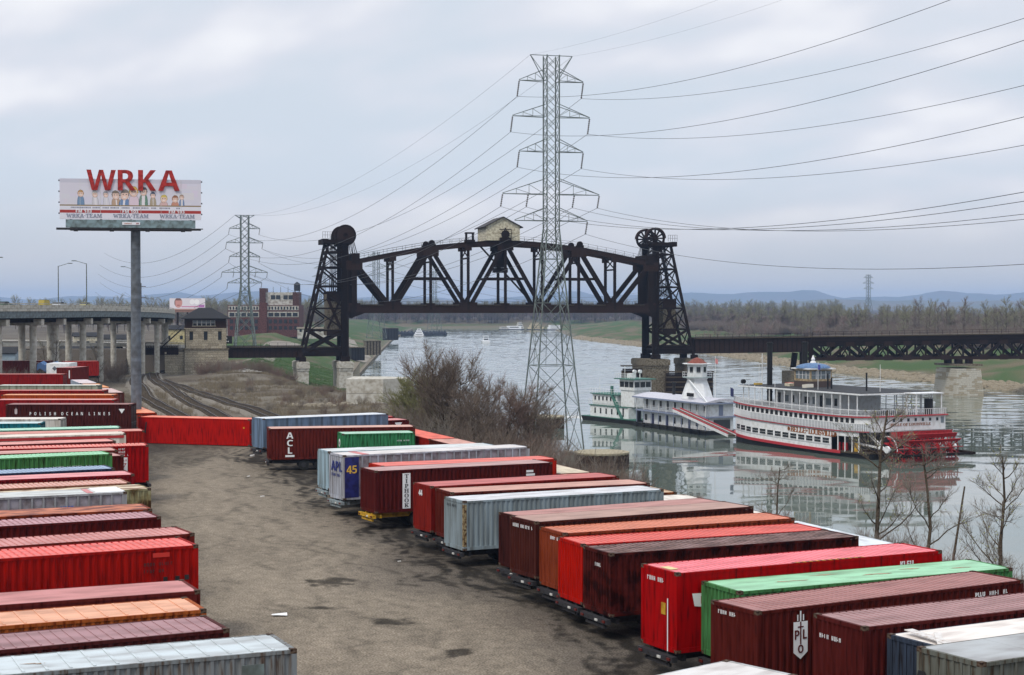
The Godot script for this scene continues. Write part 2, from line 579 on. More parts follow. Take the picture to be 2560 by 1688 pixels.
# the yard: packed cinders and mud, with wheel tracks, oil, damp patches and shade painted under the trailers
func make_yard() -> void:
	var w := 1200
	var h := 1500
	var x0 := -112.0
	var zfar := 200.0
	var wx := 168.0
	var wz := 240.0
	var f1 := FastNoiseLite.new()
	f1.seed = 71
	f1.frequency = 0.9
	f1.fractal_octaves = 4
	var f2 := FastNoiseLite.new()
	f2.seed = 72
	f2.frequency = 0.06
	f2.fractal_octaves = 4
	var f3 := FastNoiseLite.new()
	f3.seed = 73
	f3.frequency = 1.0
	f3.fractal_octaves = 3
	var data := PackedByteArray()
	data.resize(w * h * 3)
	var spots := [[-8.9, 81.5, 1.15, 0.75], [-5.2, 71.2, 0.8, 0.4], [-2.2, 64.8, 0.5, 0.4], [-8.5, 74.5, 0.8, 0.22], [-12.5, 63.0, 2.2, 0.8], [-11.0, 57.5, 2.6, 1.0]]
	for j in h:
		var zz := zfar - wz * (j + 0.5) / h
		# road end of the right-hand row, and of the left-hand row
		var right_end := pl([[40, 12.0], [46, 10.5], [60, 6.2], [75, 1.6], [90, -3.6], [104, -9.0], [114, -13.2], [140, -21.0], [150, -22.5], [200, -30.0]], zz)
		var left_end := pl([[40, -5.0], [48, -8.0], [60, -11.6], [75, -16.2], [90, -20.6], [110, -26.0], [130, -29.5], [165, -26.0], [200, -40.0]], zz)
		var road := pl([[20, 9.0], [61, -4.2], [89, -12.0], [136, -23.6], [160, -27.0], [200, -34.0]], zz)
		var ruts := []
		for c in [-6.3, -4.4, -3.5, -1.6, 0.2, 1.1, 3.0, 4.2, 6.1]:
			ruts.append([c + f2.get_noise_2d(zz * 1.6 + c * 40.0, c * 9.0) * 3.4, smoothstep(-0.1, 0.35, f2.get_noise_2d(zz * 2.0, c * 31.0))])
		var close := []
		for s in spots:
			if absf(zz - s[1]) < s[3] * 3.4:
				close.append(s)
		for i in w:
			var x := x0 + wx * (i + 0.5) / w
			var n1 := f1.get_noise_2d(x, zz)
			var n2 := f2.get_noise_2d(x, zz)
			var across := x - road
			var n3 := f3.get_noise_2d(across * 0.95 + n2 * 3.0, zz * 0.14)
			var tone := 1.0 + n1 * 0.24 + n2 * 0.20 + n3 * 0.20 + f1.get_noise_2d(x * 3.1 + 50.0, zz * 2.2) * 0.26
			# compacted paler lane
			var lane := 1.0 - smoothstep(3.0, 8.5, absf(across + 0.8 + n2 * 5.0))
			var r := lerpf(0.195, 0.315, lane)
			var g := lerpf(0.168, 0.27, lane)
			var b := lerpf(0.14, 0.216, lane)
			# wet black mud and oil where the trailers stand, with their shade painted in
			var mud_shade_r := smoothstep(-4.2, 0.2, x - right_end - 0.5 + n2 * 4.0 + n1 * 2.6 + n3 * 3.0)
			var mud_shade_l := smoothstep(-2.0, 2.0, left_end - x + n2 * 4.0 + n1 * 2.0 + n3 * 1.6)
			var mud := maxf(mud_shade_r, mud_shade_l * 0.75) * (0.62 + 0.38 * smoothstep(-0.3, 0.3, n3 + n1 * 0.6))
			for s in close:
				var dx: float = (x - s[0]) / s[2]
				var dz: float = (zz - s[1]) / s[3] * 0.55
				var dd := dx * dx + dz * dz
				if dd < 3.0:
					mud = maxf(mud, smoothstep(1.5, 0.3, dd + n1 * 1.3 + n3 * 0.5) * 0.85)
			tone *= 1.0 - 0.86 * mud
			# pairs of wheel ruts along the lane
			for c in ruts:
				var d: float = absf(across - c[0] + n1 * 0.25)
				if d < 0.4:
					tone *= 1.0 - 0.34 * (1.0 - d / 0.4) * c[1]
			var k := (j * w + i) * 3
			data[k] = int(clampf(pow(r * tone, 0.4545), 0, 1) * 255.0)
			data[k + 1] = int(clampf(pow(g * tone, 0.4545), 0, 1) * 255.0)
			data[k + 2] = int(clampf(pow(b * tone, 0.4545), 0, 1) * 255.0)
	var m := StandardMaterial3D.new()
	m.albedo_texture = ImageTexture.create_from_image(Image.create_from_data(w, h, false, Image.FORMAT_RGB8, data))
	m.roughness = 0.92
	m.metallic_specular = 0.15
	m.detail_enabled = true
	m.detail_blend_mode = BaseMaterial3D.BLEND_MODE_MUL
	m.detail_albedo = T.fine
	m.detail_uv_layer = BaseMaterial3D.DETAIL_UV_2
	m.uv2_triplanar = true
	m.uv2_world_triplanar = true
	m.uv2_scale = Vector3.ONE * 0.23
	var mb := MB.new()
	var z := -40.0
	while z < 196.0:
		var z2 := minf(z + 4.0, 196.0)
		var pts := []
		for zz in [z, z2]:
			var e := pl(YARD_EDGE, zz)
			for k in 33:
				var x := lerpf(-112.0, e, k / 32.0)
				# shallow unevenness of the packed ground
				pts.append(W(x, fine.get_noise_2d(x * 1.4, zz * 1.4) * 0.06 * clampf(minf(e - x, 196.0 - zz) / 3.0, 0, 1), zz))
		for k in 32:
			mb.quad(pts[k], pts[k + 1], pts[34 + k], pts[33 + k])
			for p in [pts[k], pts[34 + k], pts[k + 1], pts[k], pts[33 + k], pts[34 + k]]:
				mb.u.append(Vector2((p.x - x0) / wx, (zfar + p.z) / wz))
		z = z2
	smooth_normals(mb)
	struct(mb, "yard", m)
	var sk := MB.new()
	sk.quad(W(-420, -0.02, -40), W(-112, -0.02, -40), W(-112, -0.02, 196), W(-420, -0.02, 196))
	struct(sk, "rough_ground", M.mud)

func make_water() -> void:
	var m := StandardMaterial3D.new()
	m.albedo_color = lin(0.12, 0.145, 0.12)
	m.roughness = 0.04
	m.metallic_specular = 0.5
	# real low waves: ruffled on the open reach, calm in the lee of the boats
	var v := PackedVector3Array()
	var nn := PackedVector3Array()
	var idx := PackedInt32Array()
	var cols := 90
	var zs := []
	var z := -40.0
	while z < 1745.0:
		zs.append(z)
		z += 9.0 if z < 110.0 else (1.1 if z < 460.0 else (1.6 if z < 900.0 else 2.3))
	var waves := []
	var r := RandomNumberGenerator.new()
	r.seed = 33
	for k in 7:
		var l: float = [3.6, 4.7, 5.9, 7.7, 10.3, 6.6, 13.0][k]
		var a := r.randf_range(-0.75, 0.75)
		waves.append([sin(a) * TAU / l, cos(a) * TAU / l, r.randf() * TAU, 0.0030 * l * r.randf_range(0.7, 1.2)])
	for zz in zs:
		var x0 := pl(SHORE, zz) - 14.0
		var x1 := pl(RIGHT_BANK, zz) + 14.0
		for i in cols + 1:
			var x := lerpf(x0, x1, float(i) / cols)
			var rough: float = clampf((zz - 300.0) / 130.0, 0.14, 1.0) * (0.75 + 0.7 * wide.get_noise_2d(x * 2.0, zz * 0.9))
			if zz > 900.0:
				rough *= 1.25
			var h := 0.0
			var dx := 0.0
			var dz := 0.0
			for w in waves:
				var ph: float = x * w[0] + zz * w[1] + w[2]
				h += w[3] * sin(ph)
				var c: float = w[3] * cos(ph)
				dx += c * w[0]
				dz += c * w[1]
			v.append(W(x, WATER + h * rough, zz))
			nn.append(Vector3(-dx * rough, 1.0, dz * rough).normalized())
	for j in zs.size() - 1:
		for i in cols:
			var q := j * (cols + 1) + i
			idx.append(q); idx.append(q + cols + 2); idx.append(q + 1)
			idx.append(q); idx.append(q + cols + 1); idx.append(q + cols + 2)
	var arr := []
	arr.resize(Mesh.ARRAY_MAX)
	arr[Mesh.ARRAY_VERTEX] = v
	arr[Mesh.ARRAY_NORMAL] = nn
	arr[Mesh.ARRAY_INDEX] = idx
	var am := ArrayMesh.new()
	am.add_surface_from_arrays(Mesh.PRIMITIVE_TRIANGLES, arr)
	put(am, "river", m, self).set_meta("kind", "structure")
	# broken white wake behind the towboat and streaks in the current
	M.foam = mat(lin(0.62, 0.65, 0.66), 0.8, T.chalk, 0.4)

func make_hills() -> void:
	var hm := StandardMaterial3D.new()
	hm.vertex_color_use_as_albedo = true
	hm.roughness = 0.95
	for layer in 2:
		var zc: float = [6000.0, 10800.0][layer]
		var base: float = [30.0, 88.0][layer]
		var amp: float = [12.0, 32.0][layer]
		var mb := MB.new()
		var nx := 150
		var pts := []
		for j in 5:
			for i in nx + 1:
				var x := lerpf(-0.6, 0.6, float(i) / nx) * zc * 1.1
				var hgt := base + wide.get_noise_2d(x * 0.09 + layer * 900.0, 3.0) * amp * 2.2 + fine.get_noise_2d(x * 0.06, layer * 50.0) * amp * 0.25
				var prof: float = [0.0, 0.55, 1.0, 0.9, 0.2][j]
				pts.append(W(x, -4.0 + hgt * prof, zc + [0, 250, 620, 1000, 1700][j]))
		for j in 4:
			for i in nx:
				var a: Vector3 = pts[j * (nx + 1) + i]
				var b: Vector3 = pts[j * (nx + 1) + i + 1]
				var d: Vector3 = pts[(j + 1) * (nx + 1) + i + 1]
				var e: Vector3 = pts[(j + 1) * (nx + 1) + i]
				mb.quad(a, b, d, e)
				for p in [a, d, b, a, e, d]:
					var k := fine.get_noise_2d(p.x * 0.2, p.z * 0.2)
					mb.c.append(Color(0.07, 0.075, 0.055).lerp(Color(0.10, 0.085, 0.07), smoothstep(-0.3, 0.3, k)))
		smooth_normals(mb)
		struct(mb, "hills", hm)

# ------------------------------------------------------------------ vertical lift bridge
const BRIDGE_AT := Vector3(-41.6, 0, -406.5)
const BRIDGE_TURN := 0.2269
const BACK := -8.5       # rear truss plane

func bt(t: float, y: float, s := 0.0) -> Vector3:   # bridge coordinates to world
	return BRIDGE_AT + Vector3(t, y, s).rotated(Vector3.UP, BRIDGE_TURN)

func beam(parent: Node, called: String, p: Vector3, q: Vector3, w: float, h: float, m: Material = null) -> MeshInstance3D:
	var mb := MB.new()
	mb.bar(p, q, w, h)
	return part(mb, called, m if m else M.steel, parent)

func make_bridge() -> void:
	var span := thing("lift_span", "raised dark steel truss span with a cream machinery house on top", "bridge", BRIDGE_AT, BRIDGE_TURN)
	var x := []
	for i in 9:
		x.append(3.0 + 9.5 * i)
	var top := [24.3, 26.2, 27.9, 28.9, 29.4, 28.9, 27.9, 26.2, 24.3]
	var lo := 12.7
	for zz in [0.0, BACK]:
		for i in 8:
			var mb := MB.new()
			mb.bar(Vector3(x[i], lo, zz), Vector3(x[i + 1], lo, zz), 0.62, 1.55)
			mb.bar(Vector3(x[i], lo + 0.82, zz), Vector3(x[i + 1], lo + 0.82, zz), 0.85, 0.1)
			mb.bar(Vector3(x[i], lo - 0.82, zz), Vector3(x[i + 1], lo - 0.82, zz), 0.85, 0.1)
			part(mb, "bottom_chord", M.steel_rust, span)
			var mt := MB.new()
			var a := Vector3(x[i], top[i], zz)
			var b := Vector3(x[i + 1], top[i + 1], zz)
			mt.bar(a, b, 0.7, 1.15)
			mt.bar(a + Vector3(0, 0.62, 0), b + Vector3(0, 0.62, 0), 0.95, 0.09)
			part(mt, "top_chord", M.steel_rust, span)
		for i in 9:
			if i == 0 or i == 8:
				beam(span, "end_post", Vector3(x[i], lo, zz), Vector3(x[i], top[i], zz), 0.8, 1.25)
			else:
				beam(span, "vertical_post", Vector3(x[i], lo, zz), Vector3(x[i], top[i], zz), 0.8, 0.6)
		for i in 8:
			var up_first := i % 2 == 1     # bottom node on the left
			var p := Vector3(x[i], lo if up_first else top[i], zz)
			var q := Vector3(x[i + 1], top[i + 1] if up_first else lo, zz)
			beam(span, "diagonal", p, q, 0.62, 1.15 if i in [0, 1, 6, 7] else 0.95)
		for i in [2, 4, 6]:      # half-height struts under the peaks
			var yy := 20.4
			var f: float = (yy - lo) / (top[i] - lo)
			beam(span, "half_strut", Vector3(lerpf(x[i - 1], x[i], f), yy, zz), Vector3(lerpf(x[i + 1], x[i], f), yy, zz), 0.5, 0.62)
		for i in 9:
			var odd := i % 2 == 1
			var w := 4.4 if odd else (2.8 if i in [0, 8] else 2.0)
			var g := MB.new()
			g.box(Vector3(x[i], lo + 0.55, zz + 0.36), Vector3(w, 2.5 if odd else 2.1, 0.05))
			g.box(Vector3(x[i], lo + 0.55, zz - 0.36), Vector3(w, 2.5 if odd else 2.1, 0.05))
			part(g, "gusset_plate", M.steel_rust, span)
			var g2 := MB.new()
			var w2 := 4.0 if not odd else 1.7
			g2.box(Vector3(x[i], top[i] - 0.75, zz + 0.39), Vector3(w2, 2.3 if not odd else 1.5, 0.05))
			g2.box(Vector3(x[i], top[i] - 0.75, zz - 0.39), Vector3(w2, 2.3 if not odd else 1.5, 0.05))
			part(g2, "gusset_plate", M.steel_rust, span)
	# floor: beams, stringers, ties
	for i in 9:
		beam(span, "floor_beam", Vector3(x[i], lo + 0.1, 0), Vector3(x[i], lo + 0.1, BACK), 0.5, 1.5)
		var br := MB.new()
		if i > 0 and i < 8:
			br.bar(Vector3(x[i], top[i] - 0.3, 0), Vector3(x[i], top[i] - 0.3, BACK), 0.5, 0.6)
			br.bar(Vector3(x[i], top[i] - 3.4, 0), Vector3(x[i], top[i] - 3.4, BACK), 0.3, 0.4)
			for k in 2:
				br.bar(Vector3(x[i], top[i] - (0.4 if k else 3.3), 0), Vector3(x[i], top[i] - (3.3 if k else 0.4), BACK), 0.22, 0.22)
			part(br, "sway_frame", M.steel, span)
	for zz in [-2.6, -5.9]:
		beam(span, "stringer", Vector3(x[0], lo + 0.35, zz), Vector3(x[8], lo + 0.35, zz), 0.4, 1.1)
	var ties := MB.new()
	for i in 150:
		ties.box(Vector3(x[0] + 0.3 + i * 0.505, lo + 1.02, BACK * 0.5), Vector3(0.25, 0.24, 5.0))
	var td := part(ties, "track_ties", M.timber, span)
	td.set_meta("kind", "stuff")
	for zz in [-3.5, -5.0]:
		beam(span, "rail", Vector3(x[0], lo + 1.22, zz), Vector3(x[8], lo + 1.22, zz), 0.08, 0.16, M.rail)
	for i in 8:
		for k in 2:
			var lat := MB.new()
			lat.bar(Vector3(x[i], top[i] - 0.1, 0 if k else BACK), Vector3(x[i + 1], top[i + 1] - 0.1, BACK if k else 0), 0.3, 0.3)
			part(lat, "top_lateral", M.steel, span)
	# handrails along the top chord and the deck
	for zz in [0.5, BACK - 0.5]:
		var hr := MB.new()
		for i in 8:
			var a := Vector3(x[i], top[i] + 0.6, zz)
			var b := Vector3(x[i + 1], top[i + 1] + 0.6, zz)
			for k in 4:
				var p := a.lerp(b, k / 4.0)
				hr.bar(p, p + Vector3(0, 1.15, 0), 0.06, 0.06, Vector3.RIGHT)
			for yy in [0.6, 1.15]:
				hr.bar(a + Vector3(0, yy, 0), b + Vector3(0, yy, 0), 0.05, 0.05)
		part(hr, "handrail", M.steel, span)
		var hd := MB.new()
		for i in 40:
			var p := Vector3(x[0] + i * 1.92, lo + 0.85, zz)
			hd.bar(p, p + Vector3(0, 1.1, 0), 0.05, 0.05, Vector3.RIGHT)
		for yy in [0.6, 1.1]:
			hd.bar(Vector3(x[0], lo + 0.85 + yy, zz), Vector3(x[8], lo + 0.85 + yy, zz), 0.045, 0.045)
		part(hd, "handrail", M.steel, span)
	# lifting girders at the span ends, where the ropes take hold
	for e in [0, 8]:
		var s := -1.0 if e == 0 else 1.0
		var g := MB.new()
		g.box(Vector3(x[e] - s * 0.3, 25.3, BACK * 0.5), Vector3(2.0, 2.4, 9.6))
		g.box(Vector3(x[e] + s * 0.5, lo + 0.1, BACK * 0.5), Vector3(1.5, 1.9, 9.4))
		part(g, "lifting_girder", M.steel, span)
		for zz in [0.0, BACK]:
			var kb := MB.new()
			var p := Vector3(x[e], lo - 0.7, zz)
			kb.tri(p + Vector3(-s * 3.0, 0, 0.4), p + Vector3(s * 0.9, -1.4, 0.4), p + Vector3(s * 1.2, 0.2, 0.4))
			kb.tri(p + Vector3(-s * 3.0, 0, -0.4), p + Vector3(s * 1.2, 0.2, -0.4), p + Vector3(s * 0.9, -1.4, -0.4))
			kb.box(p + Vector3(s * 0.8, -0.7, 0), Vector3(0.9, 1.3, 0.8))
			part(kb, "end_shoe", M.steel, span)
		var ropes := MB.new()
		for zz in [0.4, -0.4, BACK + 0.4, BACK - 0.4]:
			for k in [-0.5, 0.0, 0.5]:
				ropes.tube(Vector3(x[e] - s * 0.2 + k, 26.4, zz), Vector3(x[e] - s * -0.75 + k * 0.2, 32.0, zz * 0.72 + BACK * 0.14), 0.06, 0.06, 4)
		part(ropes, "ropes", M.black, span)
	for i in [2, 6]:     # deflector sheaves on the top chord
		for zz in [0.0, BACK]:
			var sv := MB.new()
			sv.tube(Vector3(x[i] + 0.3, top[i] + 1.25, zz - 0.22), Vector3(x[i] + 0.3, top[i] + 1.25, zz + 0.22), 0.8, 0.8, 14, true)
			sv.box(Vector3(x[i] + 0.3, top[i] + 0.75, zz), Vector3(2.0, 0.5, 0.7))
			part(sv, "deflector_sheave", M.steel, span)
	# signal cabin frame on the chord, left of the machinery house
	var cab := MB.new()
	for cx in [31.0, 32.7]:
		for zz in [-0.6, 0.6]:
			cab.box(Vector3(cx, 30.6, zz), Vector3(0.3, 2.3, 0.3))
	cab.box(Vector3(31.85, 31.75, 0), Vector3(2.2, 0.35, 1.7))
	cab.box(Vector3(31.85, 29.75, 0), Vector3(2.4, 0.6, 1.9))
	part(cab, "cable_stand", M.steel, span)
	# machinery house
	var house := Node3D.new()
	house.name = "machinery_house"
	span.add_child(house)
	house.position = Vector3(40.2, 29.95, BACK * 0.5)
	var wl := MB.new()
	var hw := 4.3
	var hd2 := 5.2
	var eave := 3.55
	var ridge := 5.75
	wl.quad(Vector3(-hw, 0, hd2), Vector3(hw, 0, hd2), Vector3(hw, eave, hd2), Vector3(-hw, eave, hd2))
	wl.tri(Vector3(-hw, eave, hd2), Vector3(hw, eave, hd2), Vector3(0, ridge, hd2))
	wl.quad(Vector3(hw, 0, -hd2), Vector3(-hw, 0, -hd2), Vector3(-hw, eave, -hd2), Vector3(hw, eave, -hd2))
	wl.tri(Vector3(hw, eave, -hd2), Vector3(-hw, eave, -hd2), Vector3(0, ridge, -hd2))
	wl.quad(Vector3(hw, 0, hd2), Vector3(hw, 0, -hd2), Vector3(hw, eave, -hd2), Vector3(hw, eave, hd2))
	wl.quad(Vector3(-hw, 0, -hd2), Vector3(-hw, 0, hd2), Vector3(-hw, eave, hd2), Vector3(-hw, eave, -hd2))
	part(wl, "wall", M.cream, house)
	for k in 11:      # vertical seams of the sheet cladding
		var sm := MB.new()
		var sx := -hw + 0.36 + k * 0.79
		sm.box(Vector3(sx, (eave + (ridge - eave) * (1.0 - absf(sx) / hw)) * 0.5, hd2 + 0.015), Vector3(0.05, eave + (ridge - eave) * (1.0 - absf(sx) / hw) - 0.1, 0.03))
		part(sm, "seam", M.cream, house)
	var rf := MB.new()
	for s in [-1.0, 1.0]:
		rf.bar(Vector3(s * (hw + 0.75), eave - 0.32, 0), Vector3(0, ridge + 0.1, 0), hd2 * 2 + 1.0, 0.22)
	part(rf, "roof", mat(lin(0.05, 0.045, 0.045), 0.8, T.grime, 0.3), house)
	var sheave := MB.new()   # drive drum and ironwork before the house front
	sheave.tube(Vector3(0.4, 1.5, hd2 + 0.5), Vector3(0.4, 1.5, hd2 + 1.2), 1.0, 1.0, 16, true)
	sheave.bar(Vector3(-0.8, -0.4, hd2 + 0.8), Vector3(0.4, 3.1, hd2 + 0.8), 0.2, 0.2)
	sheave.bar(Vector3(1.6, -0.4, hd2 + 0.8), Vector3(0.4, 3.1, hd2 + 0.8), 0.2, 0.2)
	sheave.bar(Vector3(-1.1, 2.7, hd2 + 0.8), Vector3(1.9, 2.7, hd2 + 0.8), 0.15, 0.2)
	sheave.bar(Vector3(-1.1, 1.7, hd2 + 0.9), Vector3(2.1, 1.7, hd2 + 0.9), 0.15, 0.15)
	sheave.bar(Vector3(1.9, 0.0, hd2 + 0.8), Vector3(1.9, 2.8, hd2 + 0.8), 0.15, 0.15)
	sheave.box(Vector3(0.4, 0.2, hd2 + 0.9), Vector3(2.8, 0.9, 1.4))
	part(sheave, "winding_gear", M.steel, house)
	var col := MB.new()     # operator's column hung below the house
	col.box(Vector3(40.6, 25.4, BACK * 0.5), Vector3(2.4, 4.2, 3.0))
	col.box(Vector3(40.6, 22.6, BACK * 0.5), Vector3(3.2, 1.2, 3.6))
	part(col, "operator_cabin", M.steel, span)
	var stair := MB.new()
	for zz in [-1.4, -2.2]:
		stair.bar(Vector3(34.5, 29.0, zz), Vector3(49.0, 13.6, zz), 0.1, 0.3)
	part(stair, "stair", M.steel, span)

	lift_tower(0.7, -1.0, "left-leaning")
	lift_tower(80.4, 1.0, "right-leaning")

# a tower: two upright legs beside the span and two raking back legs (out = direction away from the span)
func lift_tower(t0: float, out: float, _lean: String) -> void:
	var left := out < 0.0
	var tw := thing("lift_tower", "dark steel lift tower standing on the grassy canal bank" if left else "dark steel lift tower standing in the river behind the white boats", "bridge tower", bt(t0, 0), BRIDGE_TURN, "lift bridge towers")
	var h := 30.0
	var foot := out * 10.4
	var headx := out * 3.9
	for zz in [0.0, BACK]:
		var leg := MB.new()
		for k in [-0.75, 0.75]:
			leg.bar(Vector3(k, 0.3, zz), Vector3(k, h, zz), 0.75, 0.3, Vector3.RIGHT)
		leg.box(Vector3(0, h * 0.5, zz - 0.1), Vector3(1.5, h - 0.6, 0.08))
		part(leg, "front_leg", M.steel, tw)
		beam(tw, "back_leg", Vector3(foot, 0.3, zz), Vector3(headx, h - 0.5, zz), 0.6, 0.62)
		var sh := MB.new()
		sh.box(Vector3(0, 0.5, zz), Vector3(2.2, 1.4, 1.7))
		sh.box(Vector3(foot, 0.5, zz), Vector3(1.6, 1.2, 1.4))
		part(sh, "leg_shoe", M.steel, tw)
	var lv := [2.4, 7.6, 13.0, 18.4, 23.0, 26.8, 29.6]
	var bx := func(y: float) -> float: return lerpf(foot, headx, (y - 0.3) / (h - 0.8))
	for zz in [0.0, BACK]:
		for i in lv.size():
			beam(tw, "strut", Vector3(0, lv[i], zz), Vector3(bx.call(lv[i]), lv[i], zz), 0.32, 0.42)
		for i in lv.size() - 1:
			if i in [0]:
				for k in 2:
					beam(tw, "brace", Vector3(0, lv[i + k], zz), Vector3(bx.call(lv[i + 1 - k]), lv[i + 1 - k], zz), 0.4, 0.62)
			else:
				beam(tw, "brace", Vector3(bx.call(lv[i + 1]), lv[i + 1], zz), Vector3(0, lv[i], zz), 0.28, 0.4)
				beam(tw, "brace", Vector3(bx.call(lv[i]), lv[i], zz), Vector3(0, lv[i + 1], zz), 0.14, 0.2)
	for i in lv.size():
		beam(tw, "cross_strut", Vector3(bx.call(lv[i]), lv[i], 0), Vector3(bx.call(lv[i]), lv[i], BACK), 0.3, 0.4)
		if i > 4 or i == 0:
			beam(tw, "cross_strut", Vector3(0, lv[i], 0), Vector3(0, lv[i], BACK), 0.3, 0.5)
		if i < lv.size() - 1:
			for k in 2:
				beam(tw, "cross_brace", Vector3(bx.call(lv[i]), lv[i], 0.0 if k else BACK), Vector3(bx.call(lv[i + 1]), lv[i + 1], BACK if k else 0.0), 0.2, 0.26)
	# head girders, sheaves with hoods, rail
	var head := MB.new()
	for zz in [0.6, -0.9, BACK + 0.9, BACK - 0.6]:
		head.bar(Vector3(headx + out * 1.4, 29.4, zz), Vector3(-out * 1.4, 29.4, zz), 0.35, 0.9)
	head.box(Vector3(headx + out * 0.9, 29.4, BACK * 0.5), Vector3(1.4, 1.2, 10.0))
	part(head, "head_girder", M.steel, tw)
	for zz in [-0.2, BACK + 0.2]:
		var cx := -out * 0.15 if left else -out * 0.1
		var ctr := Vector3(cx, 30.9, zz)
		var wheel := Node3D.new()
		wheel.name = "sheave"
		tw.add_child(wheel, true)
		wheel.position = ctr
		var rim := MB.new()
		var r := 2.5
		for i in 28:
			var a0 := TAU * i / 28
			var a1 := TAU * (i + 1) / 28
			var p := Vector3(cos(a0) * r, sin(a0) * r, 0)
			var q := Vector3(cos(a1) * r, sin(a1) * r, 0)
			rim.bar(p * 0.93, q * 0.93, 1.0, 0.36, Vector3(0, 0, 1) if false else Vector3(0, 0, 1).cross(q - p))
		part(rim, "rim", M.steel, wheel)
		var web := MB.new()
		web.tube(Vector3(0, 0, -0.5), Vector3(0, 0, 0.5), 0.6, 0.6, 12, true)
		for i in 12:
			var a := TAU * i / 12
			web.bar(Vector3.ZERO, Vector3(cos(a), sin(a), 0) * r * 0.92, 0.4, 0.36, Vector3(-sin(a), cos(a), 0))
		part(web, "spokes", M.steel, wheel)
		var plate := MB.new()
		if left:
			plate.tube(Vector3(0, 0, 0.42), Vector3(0, 0, 0.5), 2.62, 2.62, 28, true)
		else:
			for i in 14:
				var a0 := PI * i / 14
				var a1 := PI * (i + 1) / 14
				plate.quad(Vector3(cos(a0) * 2.75, sin(a0) * 2.75, 0.6), Vector3(cos(a1) * 2.75, sin(a1) * 2.75, 0.6), Vector3(cos(a1) * 2.75, sin(a1) * 2.75, -0.6), Vector3(cos(a0) * 2.75, sin(a0) * 2.75, -0.6))
				plate.quad(Vector3(cos(a0) * 2.3, sin(a0) * 2.3, 0.6), Vector3(cos(a0) * 2.75, sin(a0) * 2.75, 0.6), Vector3(cos(a1) * 2.75, sin(a1) * 2.75, 0.6), Vector3(cos(a1) * 2.3, sin(a1) * 2.3, 0.6))
		part(plate, "hood", M.steel_rust, wheel)
	var rl := MB.new()
	for k in 5:
		var p := Vector3(headx + out * (1.6 - k * 0.6), 30.1, 0.7)
		rl.bar(p, p + Vector3(0, 1.6, 0), 0.07, 0.07, Vector3.RIGHT)
	for yy in [0.8, 1.6]:
		rl.bar(Vector3(headx + out * 1.6, 30.1 + yy, 0.7), Vector3(headx - out * 0.8, 30.1 + yy, 0.7), 0.06, 0.06)
	part(rl, "handrail", M.steel, tw)
	# counterweight hanging between the legs, with its ropes
	var cw := MB.new()
	var cx2 := out * 2.55 if left else out * 4.0
	cw.box(Vector3(cx2, 11.4 if left else 10.6, BACK * 0.5), Vector3(3.3, 10.2 if left else 8.6, 6.6))
	part(cw, "counterweight", M.concrete_dark, tw)
	var cf := MB.new()
	for zz in [-0.85, BACK + 0.85]:
		cf.box(Vector3(cx2, 16.0 if left else 14.2, zz), Vector3(3.6, 2.4, 0.25))
		cf.box(Vector3(cx2, 7.0, zz), Vector3(3.6, 1.2, 0.25))
		cf.bar(Vector3(cx2 - 1.6, 15.5, zz), Vector3(cx2 + 1.6, 8.0, zz), 0.2, 0.7)
		cf.bar(Vector3(cx2 + 1.6, 15.5, zz), Vector3(cx2 - 1.6, 8.0, zz), 0.2, 0.5)
	part(cf, "counterweight_frame", M.steel_rust, tw)
	var rp := MB.new()
	for zz in [-1.6, -2.2, BACK + 1.6, BACK + 2.2]:
		for k in [-0.5, 0.0, 0.5]:
			rp.tube(Vector3(cx2 + k, 16.0, zz), Vector3(out * 2.3 + k * 0.3, 31.0, zz * 0.4 + (0.0 if zz > -4.0 else BACK * 0.6)), 0.07, 0.07, 4)
	part(rp, "ropes", M.black, tw)
	# ladders and a catwalk on the upright legs
	var ld := MB.new()
	for k in 38:
		ld.bar(Vector3(out * 0.7, 1.5 + k * 0.72, 0.55), Vector3(out * 1.3, 1.5 + k * 0.72, 0.55), 0.05, 0.06)
	for k in [0.7, 1.3]:
		ld.bar(Vector3(out * k, 1.2, 0.55), Vector3(out * k, 28.8, 0.55), 0.06, 0.06, Vector3.RIGHT)
	part(ld, "ladder", M.steel, tw)
	for i in [3, 4]:
		var cwk := MB.new()
		cwk.box(Vector3(out * 2.6, lv[i] + 0.2, 0.9), Vector3(2.6, 0.12, 1.2))
		part(cwk, "catwalk", M.steel, tw)
	# track girder through the tower foot
	for zz in [-1.2, BACK + 1.2]:
		var gd := MB.new()
		gd.bar(Vector3(foot, 2.2, zz), Vector3(0, 2.2, zz), 0.3, 1.9)
		gd.bar(Vector3(foot, 3.2, zz), Vector3(0, 3.2, zz), 0.7, 0.1)
		part(gd, "track_girder", M.steel_rust, tw)
	var dk := MB.new()
	for k in 20:
		dk.box(Vector3(lerpf(foot, 0.0, (k + 0.5) / 20.0), 3.4, BACK * 0.5), Vector3(0.28, 0.25, 5.6))
	part(dk, "track_ties", M.timber, tw).set_meta("kind", "stuff")
	# masonry piers under the legs
	var gy := -6.5 if left else WATER - 3.0
	for spec in ([[0.0, 3.4], [foot, 2.6]] if left else [[0.0, 6.0], [foot, 3.4]]):
		var pr := thing("bridge_pier", ("pale capped concrete pier under the upright legs of the bank tower" if spec[0] == 0.0 else "pale capped concrete pier under the raking legs of the bank tower") if left else ("weathered river pier under the upright legs of the far tower" if spec[0] == 0.0 else "river pier under the raking legs of the far tower"), "pier", bt(t0 + spec[0], 0), BRIDGE_TURN, "lift bridge piers")
		var pw: float = spec[1]
		var body := MB.new()
		body.box(Vector3(0, (gy - 1.6) * 0.5, BACK * 0.5), Vector3(pw, -1.6 - gy, 12.4))
		part(body, "shaft", M.concrete if left else M.concrete_dark, pr)
		var cap := MB.new()
